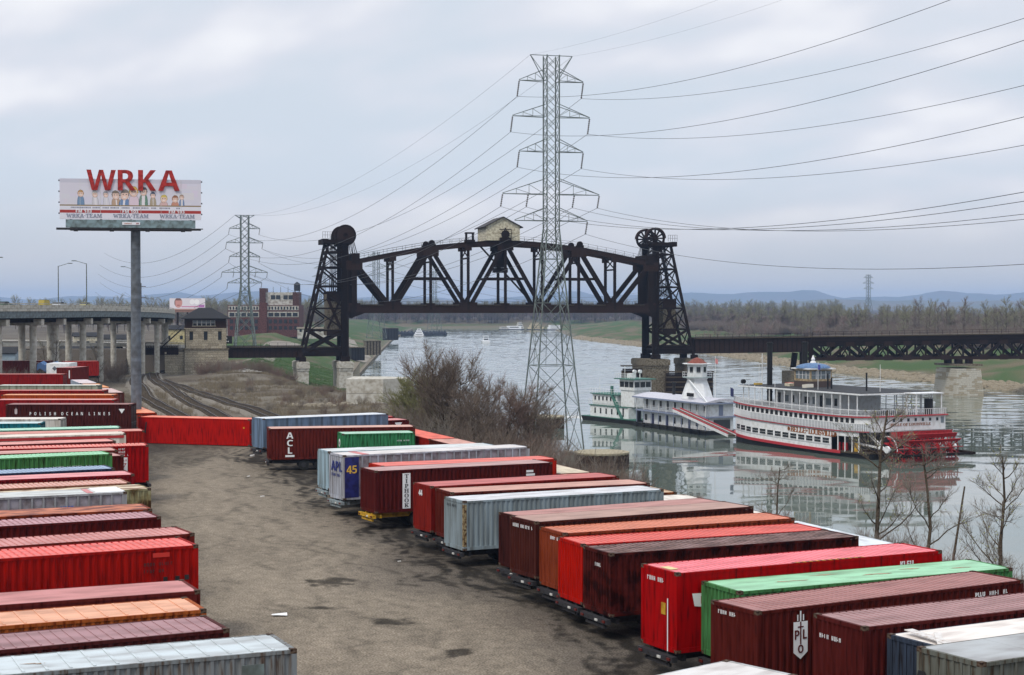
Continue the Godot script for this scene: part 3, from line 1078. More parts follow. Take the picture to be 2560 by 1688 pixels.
		cap.box(Vector3(0, -0.9, BACK * 0.5), Vector3(pw + 0.5, 1.4, 13.0))
		cap.box(Vector3(0, -0.1, BACK * 0.5), Vector3(pw + 0.1, 0.2, 12.6))
		part(cap, "cap", M.concrete if left else M.concrete_dark, pr)
		var bl := MB.new()
		bl.box(Vector3(0, -2.0, BACK * 0.5), Vector3(pw + 0.25, 0.3, 12.7))
		part(bl, "moulding", M.concrete if left else M.concrete_dark, pr)
	if not left:     # timber fender walls round the river pier
		for spec in [[-7.4, 9.0, 6.2, 5.6], [7.8, 11.0, 12.4, 7.4]]:
			var fd := thing("pier_fender", "dark timber fender wall left of the river pier behind the towboat" if spec[0] < 0 else "dark timber fender wall right of the river pier behind the wharf boat", "fender", bt(t0 + spec[0], WATER, 4.0), BRIDGE_TURN)
			var wd: float = spec[1]
			var hh: float = spec[2]
			if spec[0] < 0:
				wd = 5.2
				hh = 9.2
			else:
				wd = 12.6
				hh = 7.6
			var np := int(hh / 0.42)
			var plank: ArrayMesh = null
			for k in np:
				if plank == null:
					var pm := MB.new()
					pm.box(Vector3.ZERO, Vector3(wd, 0.37, 0.35))
					plank = pm.mesh()
				var po := put(plank, "plank", M.steel if k % 3 else M.timber, fd)
				po.position = Vector3(0, -0.4 + k * 0.42, rng.randf() * 0.08)
			var cp := MB.new()
			cp.box(Vector3(0, hh - 0.35, -0.5), Vector3(wd + 0.3, 0.3, 1.8))
			cp.box(Vector3(0, hh * 0.5 - 1.0, -1.0), Vector3(wd - 0.3, hh - 1.0, 1.2))
			part(cp, "cap", M.timber, fd)

# ------------------------------------------------------------------ fixed approach spans
func make_approaches() -> void:
	# left: short plate girder from the stone abutment to the bank tower
	var lg := thing("girder_span", "short dark plate girder span between the stone house base and the bank tower", "bridge", bt(-28.0, 0), BRIDGE_TURN)
	plate_girder(lg, 0.0, 18.4, 3.4, 3.4, 2.3, 14)
	var lg2 := thing("girder_span", "grey plate girder over the rail underpass left of the stone control house", "bridge", bt(-51.0, 0), BRIDGE_TURN)
	plate_girder(lg2, 0.0, 11.6, 3.5, 3.5, 1.5, 9)
	# right: plate girder, steel bent, deck trusses
	var rg := thing("girder_span", "long dark plate girder span running from the river tower to the deck truss", "bridge", bt(91.0, 0), BRIDGE_TURN)
	plate_girder(rg, 0.0, 32.0, 5.0, 5.25, 3.6, 24)
	var y := func(t: float) -> float: return 5.05 + (t - 91.0) * 0.0098
	for k in 2:
		var a: float = [123.0, 166.6][k]
		var b: float = [166.6, 214.0][k]
		var dt := thing("deck_truss_span", ["dark deck truss span from the steel bent to the stone river pier", "dark deck truss span running on beyond the stone river pier"][k], "bridge", bt(0, 0), BRIDGE_TURN, "deck truss spans")
		var np := 8
		for zz in [0.0, -6.0]:
			beam(dt, "top_chord", Vector3(a, y.call(a) - 0.5, zz), Vector3(b, y.call(b) - 0.5, zz), 0.5, 1.0, M.steel_rust)
			beam(dt, "deck_girder", Vector3(a, y.call(a) - 1.6, zz + 0.1), Vector3(b, y.call(b) - 1.6, zz + 0.1), 0.3, 1.1)
			beam(dt, "bottom_chord", Vector3(a, -0.35, zz), Vector3(b, -0.25, zz), 0.55, 0.75, M.steel_rust)
			for i in np:
				var x0 := lerpf(a, b, float(i) / np)
				var x1 := lerpf(a, b, float(i + 1) / np)
				var up := i % 2 == 1
				beam(dt, "diagonal", Vector3(x0, -0.3 if up else y.call(x0) - 1.5, zz), Vector3(x1, y.call(x1) - 1.5 if up else -0.3, zz), 0.5, 0.85)
				beam(dt, "vertical_post", Vector3(x0, -0.3, zz), Vector3(x0, y.call(x0) - 1.4, zz), 0.35, 0.42)
				if i > 0:
					var g := MB.new()
					g.box(Vector3(x0, (-0.1 if not up else -0.1), zz + 0.3), Vector3(2.4, 1.4, 0.05))
					g.box(Vector3(x0, y.call(x0) - 1.9, zz + 0.3), Vector3(2.4, 1.2, 0.05))
					part(g, "gusset_plate", M.steel_rust, dt)
		for i in np + 1:
			var x0 := lerpf(a, b, float(i) / np)
			for q in 2:
				beam(dt, "cross_brace", Vector3(x0, -0.2 if q else y.call(x0) - 1.8, 0), Vector3(x0, y.call(x0) - 1.8 if q else -0.2, -6.0), 0.2, 0.25)
		beam(dt, "floor_girder", Vector3(a, y.call(a) - 1.5, -3.0), Vector3(b, y.call(b) - 1.5, -3.0), 4.0, 1.9)
		var dk := MB.new()
		dk.bar(Vector3(a, y.call(a) + 0.15, -3.0), Vector3(b, y.call(b) + 0.15, -3.0), 8.0, 0.3)
		part(dk, "deck", M.timber, dt)
		rail_posts(dt, Vector3(a, y.call(a) + 0.3, 0.9), Vector3(b, y.call(b) + 0.3, 0.9), 2.1)
	# steel bent under the meeting of girder and truss
	var bent := thing("bridge_bent", "dark steel bent on a rocky footing under the girder end", "bridge bent", bt(123.0, 0), BRIDGE_TURN)
	for zz in [0.0, -6.0]:
		beam(bent, "post", Vector3(0, -3.6, zz), Vector3(0, 4.6, zz), 0.7, 1.1)
		beam(bent, "post", Vector3(-2.6, -3.4, zz), Vector3(-2.0, 1.2, zz), 0.7, 1.4)
	beam(bent, "brace", Vector3(0, -3, 0), Vector3(0, 1, -6), 0.2, 0.3)
	var ft := MB.new()
	ft.box(Vector3(-1.4, -9.0, -3.0), Vector3(6.5, 11.0, 11.0))
	part(ft, "footing", M.concrete_dark, bent)
	# stone river pier, course by course
	var pier := thing("bridge_pier", "tapering masonry pier of stone courses standing in the river at the far right", "pier", bt(166.8, 0), BRIDGE_TURN)
	var courses := 15
	for i in courses:
		var y0 := WATER - 1.0 + i * 0.56
		var f := float(i) / courses
		var lx := lerpf(8.3, 7.0, f)
		var lz := lerpf(13.0, 11.4, f)
		var nb := 5
		for k in nb:
			for side in [1.0, -1.0]:
				var bm := MB.new()
				var off := 0.5 if i % 2 else 0.0
				var xa := lerpf(-lx * 0.5, lx * 0.5, clampf((k - off) / (nb - off * 0.0), 0, 1))
				var xb := lerpf(-lx * 0.5, lx * 0.5, clampf((k + 1 - off) / nb, 0, 1)) if k < nb - 1 else lx * 0.5
				bm.span(Vector3(xa + 0.03, y0, -3.0 + side * (lz * 0.5 - 0.8) - 0.8 + (rng.randf() * 0.06)), Vector3(xb - 0.03, y0 + 0.51, -3.0 + side * (lz * 0.5 - 0.8) + 0.8 + (rng.randf() * 0.06)))
				part(bm, "stone", [M.pale_stone, M.sandstone3, M.pale_stone][rng.randi() % 3], pier)
		for s in [-1.0, 1.0]:
			for k in 4:
				var bm := MB.new()
				bm.span(Vector3(s * lx * 0.5 - s * 0.7, y0, -3.0 - lz * 0.5 + 1.6 + k * (lz - 3.2) / 4.0 + 0.03), Vector3(s * lx * 0.5 + rng.randf() * 0.05, y0 + 0.51, -3.0 - lz * 0.5 + 1.6 + (k + 1) * (lz - 3.2) / 4.0))
				part(bm, "stone", [M.pale_stone, M.sandstone3, M.pale_stone][rng.randi() % 3], pier)
	var core := MB.new()
	core.box(Vector3(0, WATER + 3.0, -3.0), Vector3(6.7, 8.2, 10.8))
	part(core, "core", M.mortar, pier)
	var pc := MB.new()
	pc.box(Vector3(0, -2.15, -3.0), Vector3(7.8, 0.55, 12.2))
	part(pc, "cap", M.concrete_dark, pier)
	for zz in [0.0, -6.0]:
		var bs := MB.new()
		bs.box(Vector3(-1.5, -1.3, zz), Vector3(1.6, 1.3, 1.4))
		bs.box(Vector3(1.5, -1.3, zz), Vector3(1.6, 1.3, 1.4))
		part(bs, "bearing", M.steel, pier)

func rail_posts(parent: Node, a: Vector3, b: Vector3, step: float, hgt := 1.15) -> void:
	var mb := MB.new()
	var n := int(a.distance_to(b) / step)
	for i in n + 1:
		var p := a.lerp(b, float(i) / n)
		mb.bar(p, p + Vector3(0, hgt, 0), 0.07, 0.07, Vector3.RIGHT)
	for k in [0.5, 1.0]:
		mb.bar(a + Vector3(0, hgt * k, 0), b + Vector3(0, hgt * k, 0), 0.05, 0.05)
	part(mb, "handrail", M.steel, parent)

func plate_girder(o: Node3D, a: float, b: float, ya: float, yb: float, depth: float, n: int) -> void:
	for zz in [0.0, -5.6]:
		var web := MB.new()
		web.bar(Vector3(a, ya - depth * 0.5, zz), Vector3(b, yb - depth * 0.5, zz), 0.12, depth)
		part(web, "web", M.steel_rust, o)
		for k in 2:
			beam(o, "flange", Vector3(a, ya - depth * k, zz), Vector3(b, yb - depth * k, zz), 0.62, 0.14, M.steel)
		for i in n + 1:
			var t := float(i) / n
			var st := MB.new()
			st.box(Vector3(lerpf(a, b, t), lerpf(ya, yb, t) - depth * 0.5, zz), Vector3(0.14, depth - 0.2, 0.44))
			part(st, "stiffener", M.steel, o)
	var dk := MB.new()
	var nt := int((b - a) / 0.55)
	for i in nt:
		var t := (i + 0.5) / nt
		dk.box(Vector3(lerpf(a, b, t), lerpf(ya, yb, t) + 0.2, -2.8), Vector3(0.27, 0.25, 7.0))
	part(dk, "track_ties", M.timber, o).set_meta("kind", "stuff")
	for zz in [-2.0, -3.6]:
		beam(o, "rail", Vector3(a, ya + 0.4, zz), Vector3(b, yb + 0.4, zz), 0.08, 0.16, M.rail)
	rail_posts(o, Vector3(a, ya + 0.1, 0.55), Vector3(b, yb + 0.1, 0.55), 1.9)

# ------------------------------------------------------------------ stone control house on its abutment
func stone_face(o: Node3D, x0: float, x1: float, y0: float, y1: float, z: float, ch: float, bw: float, holes: Array, thick := 0.35) -> void:
	var n := int(round((y1 - y0) / ch))
	var hh := (y1 - y0) / n
	for i in n:
		var x := x0
		var first := true
		while x < x1 - 0.05:
			var w := bw * rng.randf_range(0.7, 1.3)
			if first and i % 2:
				w *= 0.5
			first = false
			var xe := minf(x + w, x1)
			if x1 - xe < bw * 0.35:
				xe = x1
			var cut := false
			for hl in holes:
				if xe > hl[0] and x < hl[1] and y0 + (i + 1) * hh > hl[2] + 0.02 and y0 + i * hh < hl[3] - 0.02:
					cut = true
					if x < hl[0] - 0.15:
						xe = hl[0]
						cut = false
					elif x < hl[1]:
						xe = hl[1]
					break
			if not cut:
				var bm := MB.new()
				bm.span(Vector3(x + 0.02, y0 + i * hh + 0.02, z - thick), Vector3(xe - 0.02, y0 + (i + 1) * hh - 0.02, z + rng.randf() * 0.07))
				part(bm, "stone", [M.sandstone, M.sandstone2, M.sandstone3, M.sandstone][rng.randi() % 4], o)
			x = xe

func make_control_house() -> void:
	var ab := thing("stone_abutment", "rough stone abutment base carrying the control house beside the tracks", "abutment", bt(-38.0, 0, 1.0), BRIDGE_TURN)
	stone_face(ab, 0.0, 10.4, -3.6, 3.1, 0.0, 0.62, 1.5, [])
	stone_face(ab, -4.6, -0.05, -4.0, 2.6, -1.0, 0.55, 1.3, [])
	var core := MB.new()
	core.span(Vector3(0.05, -4.0, -9.0), Vector3(10.3, 3.1, -0.1))
	core.span(Vector3(-4.5, -4.0, -9.0), Vector3(0.05, 2.6, -1.1))
	part(core, "core", M.mortar, ab)
	var ledge := MB.new()
	ledge.span(Vector3(-0.2, 3.1, -9.2), Vector3(10.6, 3.4, 0.25))
	part(ledge, "ledge", M.concrete_dark, ab)
	var ch := thing("control_house", "two storey bridge control house of pale stone and dark brick with hipped black roof", "house", bt(-37.7, 3.4, 0.9), BRIDGE_TURN)
	var w := 9.6
	var d := 8.0
	var holes := []
	for k in 3:
		var cx: float = [1.35, 4.75, 8.1][k]
		holes.append([cx - 0.42, cx + 0.42, 2.0, 3.9])
	stone_face(ch, 0.0, w, 0.0, 4.7, 0.0, 0.59, 1.25, holes)
	var sc := MB.new()
	sc.span(Vector3(0.04, 0.0, -d), Vector3(w - 0.04, 4.7, -0.45))
	part(sc, "stone_core", M.mortar, ch)
	for hl in holes:
		var wn := MB.new()
		wn.span(Vector3(hl[0], hl[2], -0.36), Vector3(hl[1], hl[3], -0.3))
		var o := part(wn, "window", M.glass, ch)
		var sl := MB.new()
		sl.span(Vector3(hl[0] - 0.1, hl[2] - 0.14, -0.3), Vector3(hl[1] + 0.1, hl[2], 0.1))
		part(sl, "sill", M.sandstone3, o)
	var side := MB.new()
	for i in 8:
		side.span(Vector3(w - 0.03, 0.02 + i * 0.59, -d), Vector3(w + 0.05 + 0.03 * (i % 2), 0.57 + i * 0.59, -0.02))
	part(side, "stone_side", M.sandstone2, ch)
	var brick := mat(lin(0.062, 0.033, 0.027), 0.9, T.stone, 0.9)
	var bw := MB.new()     # dark brick upper storey with the wide window opening left free
	var wx0 := 1.7
	var wx1 := 7.0
	var wy0 := 5.45
	var wy1 := 6.75
	bw.span(Vector3(0, 4.7, -d), Vector3(wx0, 7.4, 0.0))
	bw.span(Vector3(wx1, 4.7, -d), Vector3(w, 7.4, 0.0))
	bw.span(Vector3(wx0, 4.7, -d), Vector3(wx1, wy0, 0.0))
	bw.span(Vector3(wx0, wy1, -d), Vector3(wx1, 7.4, 0.0))
	bw.span(Vector3(wx0, wy0, -d), Vector3(wx1, wy1, -0.4))
	part(bw, "brick_storey", brick, ch)
	var band := MB.new()
	band.span(Vector3(-0.1, 4.62, -d), Vector3(w + 0.1, 4.86, 0.12))
	band.span(Vector3(wx0 - 0.2, wy0 - 0.16, -0.2), Vector3(wx1 + 0.2, wy0, 0.12))
	part(band, "sill_band", M.sandstone3, ch)
	for k in 5:
		var px := wx0 + k * 1.06
		var fr := MB.new()
		fr.span(Vector3(px, wy0, -0.3), Vector3(px + 0.09, wy1, -0.14))
		fr.span(Vector3(px + 0.97, wy0, -0.3), Vector3(px + 1.06, wy1, -0.14))
		fr.span(Vector3(px + 0.09, wy0 + 0.6, -0.3), Vector3(px + 0.97, wy0 + 0.68, -0.14))
		var o := part(fr, "window_sash", M.offwhite, ch)
		for r in 2:
			var pn := MB.new()
			pn.span(Vector3(px + 0.09, wy0 + (0.68 if r else 0.0), -0.26), Vector3(px + 0.97, wy1 if r else wy0 + 0.6, -0.22))
			part(pn, "pane", M.glass_pale if r else M.glass, o)
	var rf := MB.new()
	var e := 1.05
	var a := Vector3(-e, 7.25, e)
	var b := Vector3(w + e, 7.25, e)
	var c := Vector3(w + e, 7.25, -d - e)
	var f := Vector3(-e, 7.25, -d - e)
	var r0 := Vector3(3.2, 9.75, -d * 0.5)
	var r1 := Vector3(w - 3.2, 9.75, -d * 0.5)
	rf.quad(a, b, r1, r0)
	rf.tri(b, c, r1)
	rf.quad(c, f, r0, r1)
	rf.tri(f, a, r0)
	rf.quad(a, f, c, b)
	part(rf, "roof", M.roof, ch)
	var ev := MB.new()
	ev.span(Vector3(-e, 7.05, e - 0.12), Vector3(w + e, 7.25, e))
	ev.span(Vector3(w + e - 0.12, 7.05, -d - e), Vector3(w + e, 7.25, e))
	part(ev, "eaves", M.dark, ch)
	# iron stair and walkway left of the house
	var st := thing("iron_stair", "rusty iron stair climbing to the track beside the control house", "stair", bt(-41.2, 3.4, 0.2), BRIDGE_TURN)
	for zz in [0.0, -0.9]:
		beam(st, "stringer", Vector3(-2.2, 0.2, zz), Vector3(2.6, 4.6, zz), 0.12, 0.28)
		beam(st, "handrail", Vector3(-2.2, 1.2, zz), Vector3(2.6, 5.6, zz), 0.06, 0.06)
	for k in 14:
		var tr := MB.new()
		tr.box(Vector3(-2.0 + k * 0.34, 0.4 + k * 0.31, -0.45), Vector3(0.3, 0.05, 0.9))
		part(tr, "tread", M.steel, st)
	# earth embankment carrying the track on to the left
	var em := MB.new()
	var p := [bt(-51.0, 3.3, 1.0), bt(-51.0, 3.3, -9.0), bt(-140.0, 3.3, -9.0), bt(-140.0, 3.3, 1.0), bt(-52.5, -3.0, 9.0), bt(-140.0, -3.0, 12.0), bt(-52.5, -3.0, -19.0), bt(-140.0, -3.0, -22.0)]
	em.quad(p[3], p[0], p[1], p[2])
	em.quad(p[5], p[4], p[0], p[3])
	em.quad(p[4], p[6], p[1], p[0])
	em.quad(p[6], p[7], p[2], p[1])
	struct(em, "embankment", M.mud)
	var eb := MB.new()
	eb.quad(bt(-56, -4, -12), bt(-34, -4, -12), bt(-34, 2.8, -22), bt(-56, 2.8, -22))
	eb.quad(bt(-56, 2.8, -22), bt(-34, 2.8, -22), bt(-34, 2.2, -60), bt(-56, 2.2, -60))
	struct(eb, "cutting_slope", M.mud)
	var wall := thing("stone_abutment", "shadowed stone wall on the far side of the rail underpass", "abutment", bt(-53.0, 0, 0.4), BRIDGE_TURN)
	stone_face(wall, -0.6, 2.2, -4.0, 2.2, 0.0, 0.55, 1.2, [])
	var wc := MB.new()
	wc.span(Vector3(-0.5, -4.0, -9.5), Vector3(2.2, 2.2, -0.2))
	part(wc, "core", M.mortar, wall)
	var pr := thing("pipe_rail", "low pipe railing along the track beside the control house", "railing", bt(-51.0, 3.7, 1.4), BRIDGE_TURN)
	rail_posts(pr, Vector3(0, 0, 0), Vector3(12.0, 0, 0), 2.0, 1.0)

# ------------------------------------------------------------------ curved highway viaduct
func make_viaduct() -> void:
	var pts := curve([W(-136, 0, 224), W(-108, 0, 246), W(-92.5, 0, 272), W(-87.0, 0, 305), W(-85.6, 0, 345), W(-86.8, 0, 388), W(-92.5, 0, 428), W(-106, 0, 466), W(-132, 0, 494)], 10)
	var v := thing("highway_viaduct", "curved concrete and steel highway viaduct on round columns behind the containers", "viaduct", Vector3.ZERO)
	var n := pts.size()
	var left := []
	var right := []
	for i in n:
		var d: Vector3 = (pts[min(i + 1, n - 1)] - pts[max(i - 1, 0)]).normalized()
		var s := Vector3(-d.z, 0, d.x)     # to the right of travel
		right.append(pts[i] + s * 5.2)
		left.append(pts[i] - s * 5.2)
	var top := func(i: int) -> float: return 13.25 - 0.4 * float(i) / n - 2.2 * pow(clampf((i - 34.0) / 40.0, 0, 1), 1.5)
	var deck := MB.new()
	for i in n - 1:
		for layer in [[0.0, 0.35, 0.3, true]]:
			var y0: float = top.call(i)
			var y1: float = top.call(i + 1)
			var a: Vector3 = left[i] + Vector3(0, y0, 0)
			var b: Vector3 = right[i] + Vector3(0, y0, 0)
			var c: Vector3 = right[i + 1] + Vector3(0, y1, 0)
			var e: Vector3 = left[i + 1] + Vector3(0, y1, 0)
			var dn := Vector3(0, -0.4, 0)
			deck.quad(a, b, c, e)
			deck.quad(a + dn, e + dn, c + dn, b + dn)
			deck.quad(b + dn, c + dn, c, b)
			deck.quad(e + dn, a + dn, a, e)
	smooth_normals(deck)
	part(deck, "deck", M.concrete_dark, v)
	var fascia := mat(lin(0.15, 0.185, 0.20), 0.6, T.grime, 0.2)
	for side in 2:
		var edge: Array = right if side else left
		var par := MB.new()
		var gir := MB.new()
		for i in n - 1:
			var p: Vector3 = edge[i] + Vector3(0, top.call(i), 0)
			var q: Vector3 = edge[i + 1] + Vector3(0, top.call(i + 1), 0)
			par.bar(p + Vector3(0, 0.33, 0), q + Vector3(0, 0.33, 0), 0.3, 0.66)
			par.bar(p + Vector3(0, -0.25, 0), q + Vector3(0, -0.25, 0), 0.5, 0.42)
			par.bar(p + Vector3(0, 0.92, 0), q + Vector3(0, 0.92, 0), 0.1, 0.08)
			par.bar(p + Vector3(0, 0.6, 0), p + Vector3(0, 0.92, 0), 0.1, 0.1, Vector3.RIGHT)
			gir.bar(p + Vector3(0, -1.05, 0), q + Vector3(0, -1.05, 0), 0.25, 1.15)
		part(par, "parapet", M.concrete, v)
		part(gir, "fascia_girder", fascia, v)
	for k in [-3.4, -1.2, 1.2, 3.4]:
		var g := MB.new()
		for i in n - 1:
			var d: Vector3 = (right[i] - left[i]).normalized()
			g.bar(pts[i] + d * k + Vector3(0, top.call(i) - 1.5, 0), pts[i + 1] + d * k + Vector3(0, top.call(i + 1) - 1.5, 0), 0.3, 1.9)
		part(g, "girder", M.steel, v)
	# piers: round columns under caps
	var spots := [12, 16, 20, 23, 27, 30, 34, 37, 46, 51, 57, 63]
	for s in spots:
		if s >= n - 1:
			continue
		var d: Vector3 = (right[s] - left[s]).normalized()
		var y: float = top.call(s) - 2.4
		var cap := MB.new()
		cap.bar(pts[s] - d * 5.0 + Vector3(0, y, 0), pts[s] + d * 5.0 + Vector3(0, y, 0), 1.3, 1.1)
		part(cap, "pier_cap", M.concrete, v)
		for k in [-3.2, 3.2]:
			var col := MB.new()
			var p: Vector3 = pts[s] + d * k
			col.tube(p + Vector3(0, -3.5, 0), p + Vector3(0, y - 0.5, 0), 0.62, 0.62, 14)
			part(col, "column", M.concrete, v)
	# second, lower ramp behind
	var r2 := thing("highway_ramp", "lower concrete ramp crossing behind the viaduct columns", "viaduct")
	var rp := curve([W(-190, 5.2, 330), W(-140, 5.0, 372), W(-108, 4.2, 408), W(-88, 2.6, 452)], 6)
	for i in rp.size() - 1:
		var mb := MB.new()
		mb.bar(rp[i], rp[i + 1], 9.0, 0.9)
		mb.bar(rp[i] + Vector3(0, 0.8, 0), rp[i + 1] + Vector3(0, 0.8, 0), 9.3, 0.15)
		part(mb, "ramp_slab", M.concrete, r2)
	for i in range(1, rp.size() - 1, 3):
		var mb := MB.new()
		mb.tube(rp[i] + Vector3(0, -9, 0), rp[i], 0.7, 0.7, 10)
		part(mb, "column", M.concrete, r2)
	# street lamps on the deck
	var k2 := 0
	for s in [22, 27, 33, 37, 42]:
		var d: Vector3 = (right[s] - left[s]).normalized()
		var near := k2 % 2 == 0
		var p: Vector3 = (right[s] if near else left[s]) + Vector3(0, top.call(s) + 0.4, 0)
		var o := thing("street_lamp", ["tall street lamp on the viaduct, first from the open left end", "street lamp on the inner parapet behind the first lamp", "tall street lamp on the viaduct above the yellow van", "street lamp on the inner parapet beyond the yellow van", "street lamp on the viaduct near the billboard pole"][k2], "street lamp", p, 0.0, "viaduct street lamps")
		var pole := MB.new()
		pole.tube(Vector3.ZERO, Vector3(0, 8.2, 0), 0.12, 0.08, 6)
		part(pole, "pole", M.galv, o)
		var arm := MB.new()
		var dir := -d if near else d
		arm.tube(Vector3(0, 8.1, 0), dir * 2.0 + Vector3(0, 8.7, 0), 0.06, 0.05, 5)
		part(arm, "arm", M.galv, o)
		var hd := MB.new()
		hd.box(dir * 2.4 + Vector3(0, 8.7, 0), Vector3(0.9, 0.16, 0.36))
		part(hd, "lamp_head", M.galv, o)
		k2 += 1
	# vehicles on the deck
	var cols := [mat(lin(0.42, 0.33, 0.07), 0.5), mat(lin(0.55, 0.57, 0.6), 0.35), mat(lin(0.45, 0.42, 0.2), 0.5), mat(lin(0.05, 0.10, 0.07), 0.35)]
	var lab := ["yellow van with dark roof driving along the viaduct", "pale grey car on the viaduct beside the yellow van", "small yellow car farther along the viaduct", "dark green car on the viaduct near its open left end"]
	var at := [29, 31, 35, 24]
	for i in 4:
		var s: int = at[i]
		var d: Vector3 = (pts[s + 1] - pts[s]).normalized()
		var side: Vector3 = (right[s] - left[s]).normalized()
		var o := thing("car" if i != 0 else "van", lab[i], "car" if i else "van", pts[s] + side * 2.6 + Vector3(0, top.call(s) + 0.02, 0), atan2(-d.z, d.x), "vehicles on the viaduct")
		car_parts(o, cols[i], i == 0)
		o.scale = Vector3.ONE * (0.72 if i == 0 else 0.85)

func car_parts(o: Node3D, paint: Material, tall: bool) -> void:
	var h := 1.9 if tall else 1.38
	var b := MB.new()
	var prof := [[-2.2, 0.35], [2.2, 0.35], [2.2, 0.8], [1.1, 0.95], [-2.1, 0.98]] if not tall else [[-2.4, 0.4], [2.4, 0.4], [2.4, 1.0], [1.7, 1.1], [-2.4, 1.1]]
	extrude(b, prof, 0.85)
	part(b, "body", paint, o)
	var c := MB.new()
	extrude(c, [[-1.7, 0.96], [1.0, 0.96], [0.35, h], [-1.3, h]] if not tall else [[-2.38, 1.1], [1.65, 1.1], [1.0, h + 0.25], [-2.3, h + 0.25]], 0.76)
	part(c, "cabin", M.glass if not tall else paint, o)
	var r := MB.new()
	r.box(Vector3(-0.5, h + (0.02 if not tall else 0.28), 0), Vector3(1.7 if not tall else 3.3, 0.06, 1.4))
	part(r, "roof", paint if not tall else M.dark, o)
	for x in [-1.4, 1.4]:
		for z in [-0.8, 0.8]:
			var w := MB.new()
			w.tube(Vector3(x, 0.32, z - 0.1), Vector3(x, 0.32, z + 0.1), 0.32, 0.32, 12, true)
			part(w, "wheel", M.tyre, o)

func extrude(mb: MB, prof: Array, half: float) -> void:   # profile in x,y (counter-clockwise from +z), extruded along z
	var n := prof.size()
	for i in n:
		var a := Vector3(prof[i][0], prof[i][1], 0)
		var b := Vector3(prof[(i + 1) % n][0], prof[(i + 1) % n][1], 0)
		var z := Vector3(0, 0, half)
		mb.quad(a + z, a - z, b - z, b + z)
	for i in range(1, n - 1):
		var p := Vector3(prof[0][0], prof[0][1], half)
		var q := Vector3(prof[i][0], prof[i][1], half)
		var r := Vector3(prof[i + 1][0], prof[i + 1][1], half)
		mb.tri(p, q, r)
		var z2 := Vector3(0, 0, -2.0 * half)
		mb.tri(p + z2, r + z2, q + z2)

# ------------------------------------------------------------------ pylons and power lines
var ends := {}      # attachment points of each pylon

func pylon(called: String, label: String, at: Vector3, turn: float, base_y: float, waist_y: float, top_y: float, sb: float, sw: float, arms: Array, thick: float, strings := true, m: Material = null) -> Node3D:
	var mm: Material = m if m else M.galv
	var o := thing(called, label, "pylon", at, turn, "power pylons")
	var side := func(y: float) -> float: return lerpf(sb, sw, clampf((y - base_y) / (waist_y - base_y), 0, 1))
	var cn := [Vector2(1, 1), Vector2(-1, 1), Vector2(-1, -1), Vector2(1, -1)]
	var cpt := func(k: int, y: float) -> Vector3:
		var s: float = side.call(y) * 0.5
		return Vector3(cn[k % 4].x * s, y, cn[k % 4].y * s)
	for k in 4:
		var leg := MB.new()
		leg.bar(cpt.call(k, base_y), cpt.call(k, waist_y), thick, thick)
		leg.bar(cpt.call(k, waist_y), cpt.call(k, top_y), thick * 0.9, thick * 0.9)
		part(leg, "leg", mm, o)
	var levels := [base_y]
	var y := base_y
	while y < top_y - 0.5:
		y += side.call(y) * (0.92 if y < waist_y else 0.95)
		levels.append(minf(y, top_y))
	for f in 4:
		var br := MB.new()
		for i in levels.size() - 1:
			var a: Vector3 = cpt.call(f, levels[i])
			var b: Vector3 = cpt.call(f + 1, levels[i])
			var c: Vector3 = cpt.call(f + 1, levels[i + 1])
			var d: Vector3 = cpt.call(f, levels[i + 1])
			var t: float = thick * (0.5 if levels[i] < waist_y else 0.42)
			br.bar(a, c, t, t)
			br.bar(b, d, t, t)
			if i % 2 == 0 and levels[i] < waist_y:
				br.bar(a, b, t * 1.2, t * 1.2)
				if i > 0:
					br.bar((a + b) * 0.5, (c + d) * 0.5, t * 0.7, t * 0.7)
		part(br, "bracing", mm, o)
	var keep := []
	for arm in arms:
		var ay: float = arm[0]
		var half: float = arm[1]
		var rise: float = arm[2]
		var hs := sw * 0.5
		for s in [-1.0, 1.0]:
			var mb := MB.new()
			var tip := Vector3(s * half, ay, 0)
			if rise < 0.0:       # earth-wire bar on top: struts come from below
				for zz in [-hs, hs]:
					mb.bar(Vector3(s * hs, ay + rise, zz), tip, thick * 0.55, thick * 0.55)
				mb.bar(Vector3(0, ay, 0), tip, thick * 0.6, thick * 0.6)
			else:
				for zz in [-hs, hs]:
					mb.bar(Vector3(s * hs, ay, zz), tip, thick * 0.62, thick * 0.62)
					mb.bar(Vector3(s * hs, ay + rise, zz), tip + Vector3(0, 0.1, 0), thick * 0.55, thick * 0.55)
				for q in [0.38, 0.68]:
					var p := Vector3(lerpf(s * hs, s * half, q), ay, 0)
					mb.bar(p, p + Vector3(0, rise * (1.0 - q), 0), thick * 0.35, thick * 0.35, Vector3.RIGHT)
					mb.bar(p + Vector3(0, rise * (1.0 - q), 0), Vector3(lerpf(s * hs, s * half, q - 0.38), ay, 0), thick * 0.35, thick * 0.35)
			part(mb, "cross_arm", mm, o)
			for spot in (arm[3] if s < 0.0 else arm[4]):
				var p := Vector3(s * spot[0], ay - 0.1, 0)
				var q := p + Vector3(-0.32, -spot[1], 0.0)
				if strings:
					var st := MB.new()
					var nd := int(spot[1] / 0.3)
					for k in nd:
						var e := p.lerp(q, (k + 0.5) / nd)
						st.tube(e - (q - p).normalized() * 0.1, e + (q - p).normalized() * 0.1, 0.15, 0.11, 6, true)
					st.tube(p, q, 0.04, 0.04, 4)
					part(st, "insulator_string", M.insulator, o)
				keep.append(o.transform * q)
			if rise < 0.0:
				keep.append(o.transform * tip)
	ends[o.name] = keep
	return o

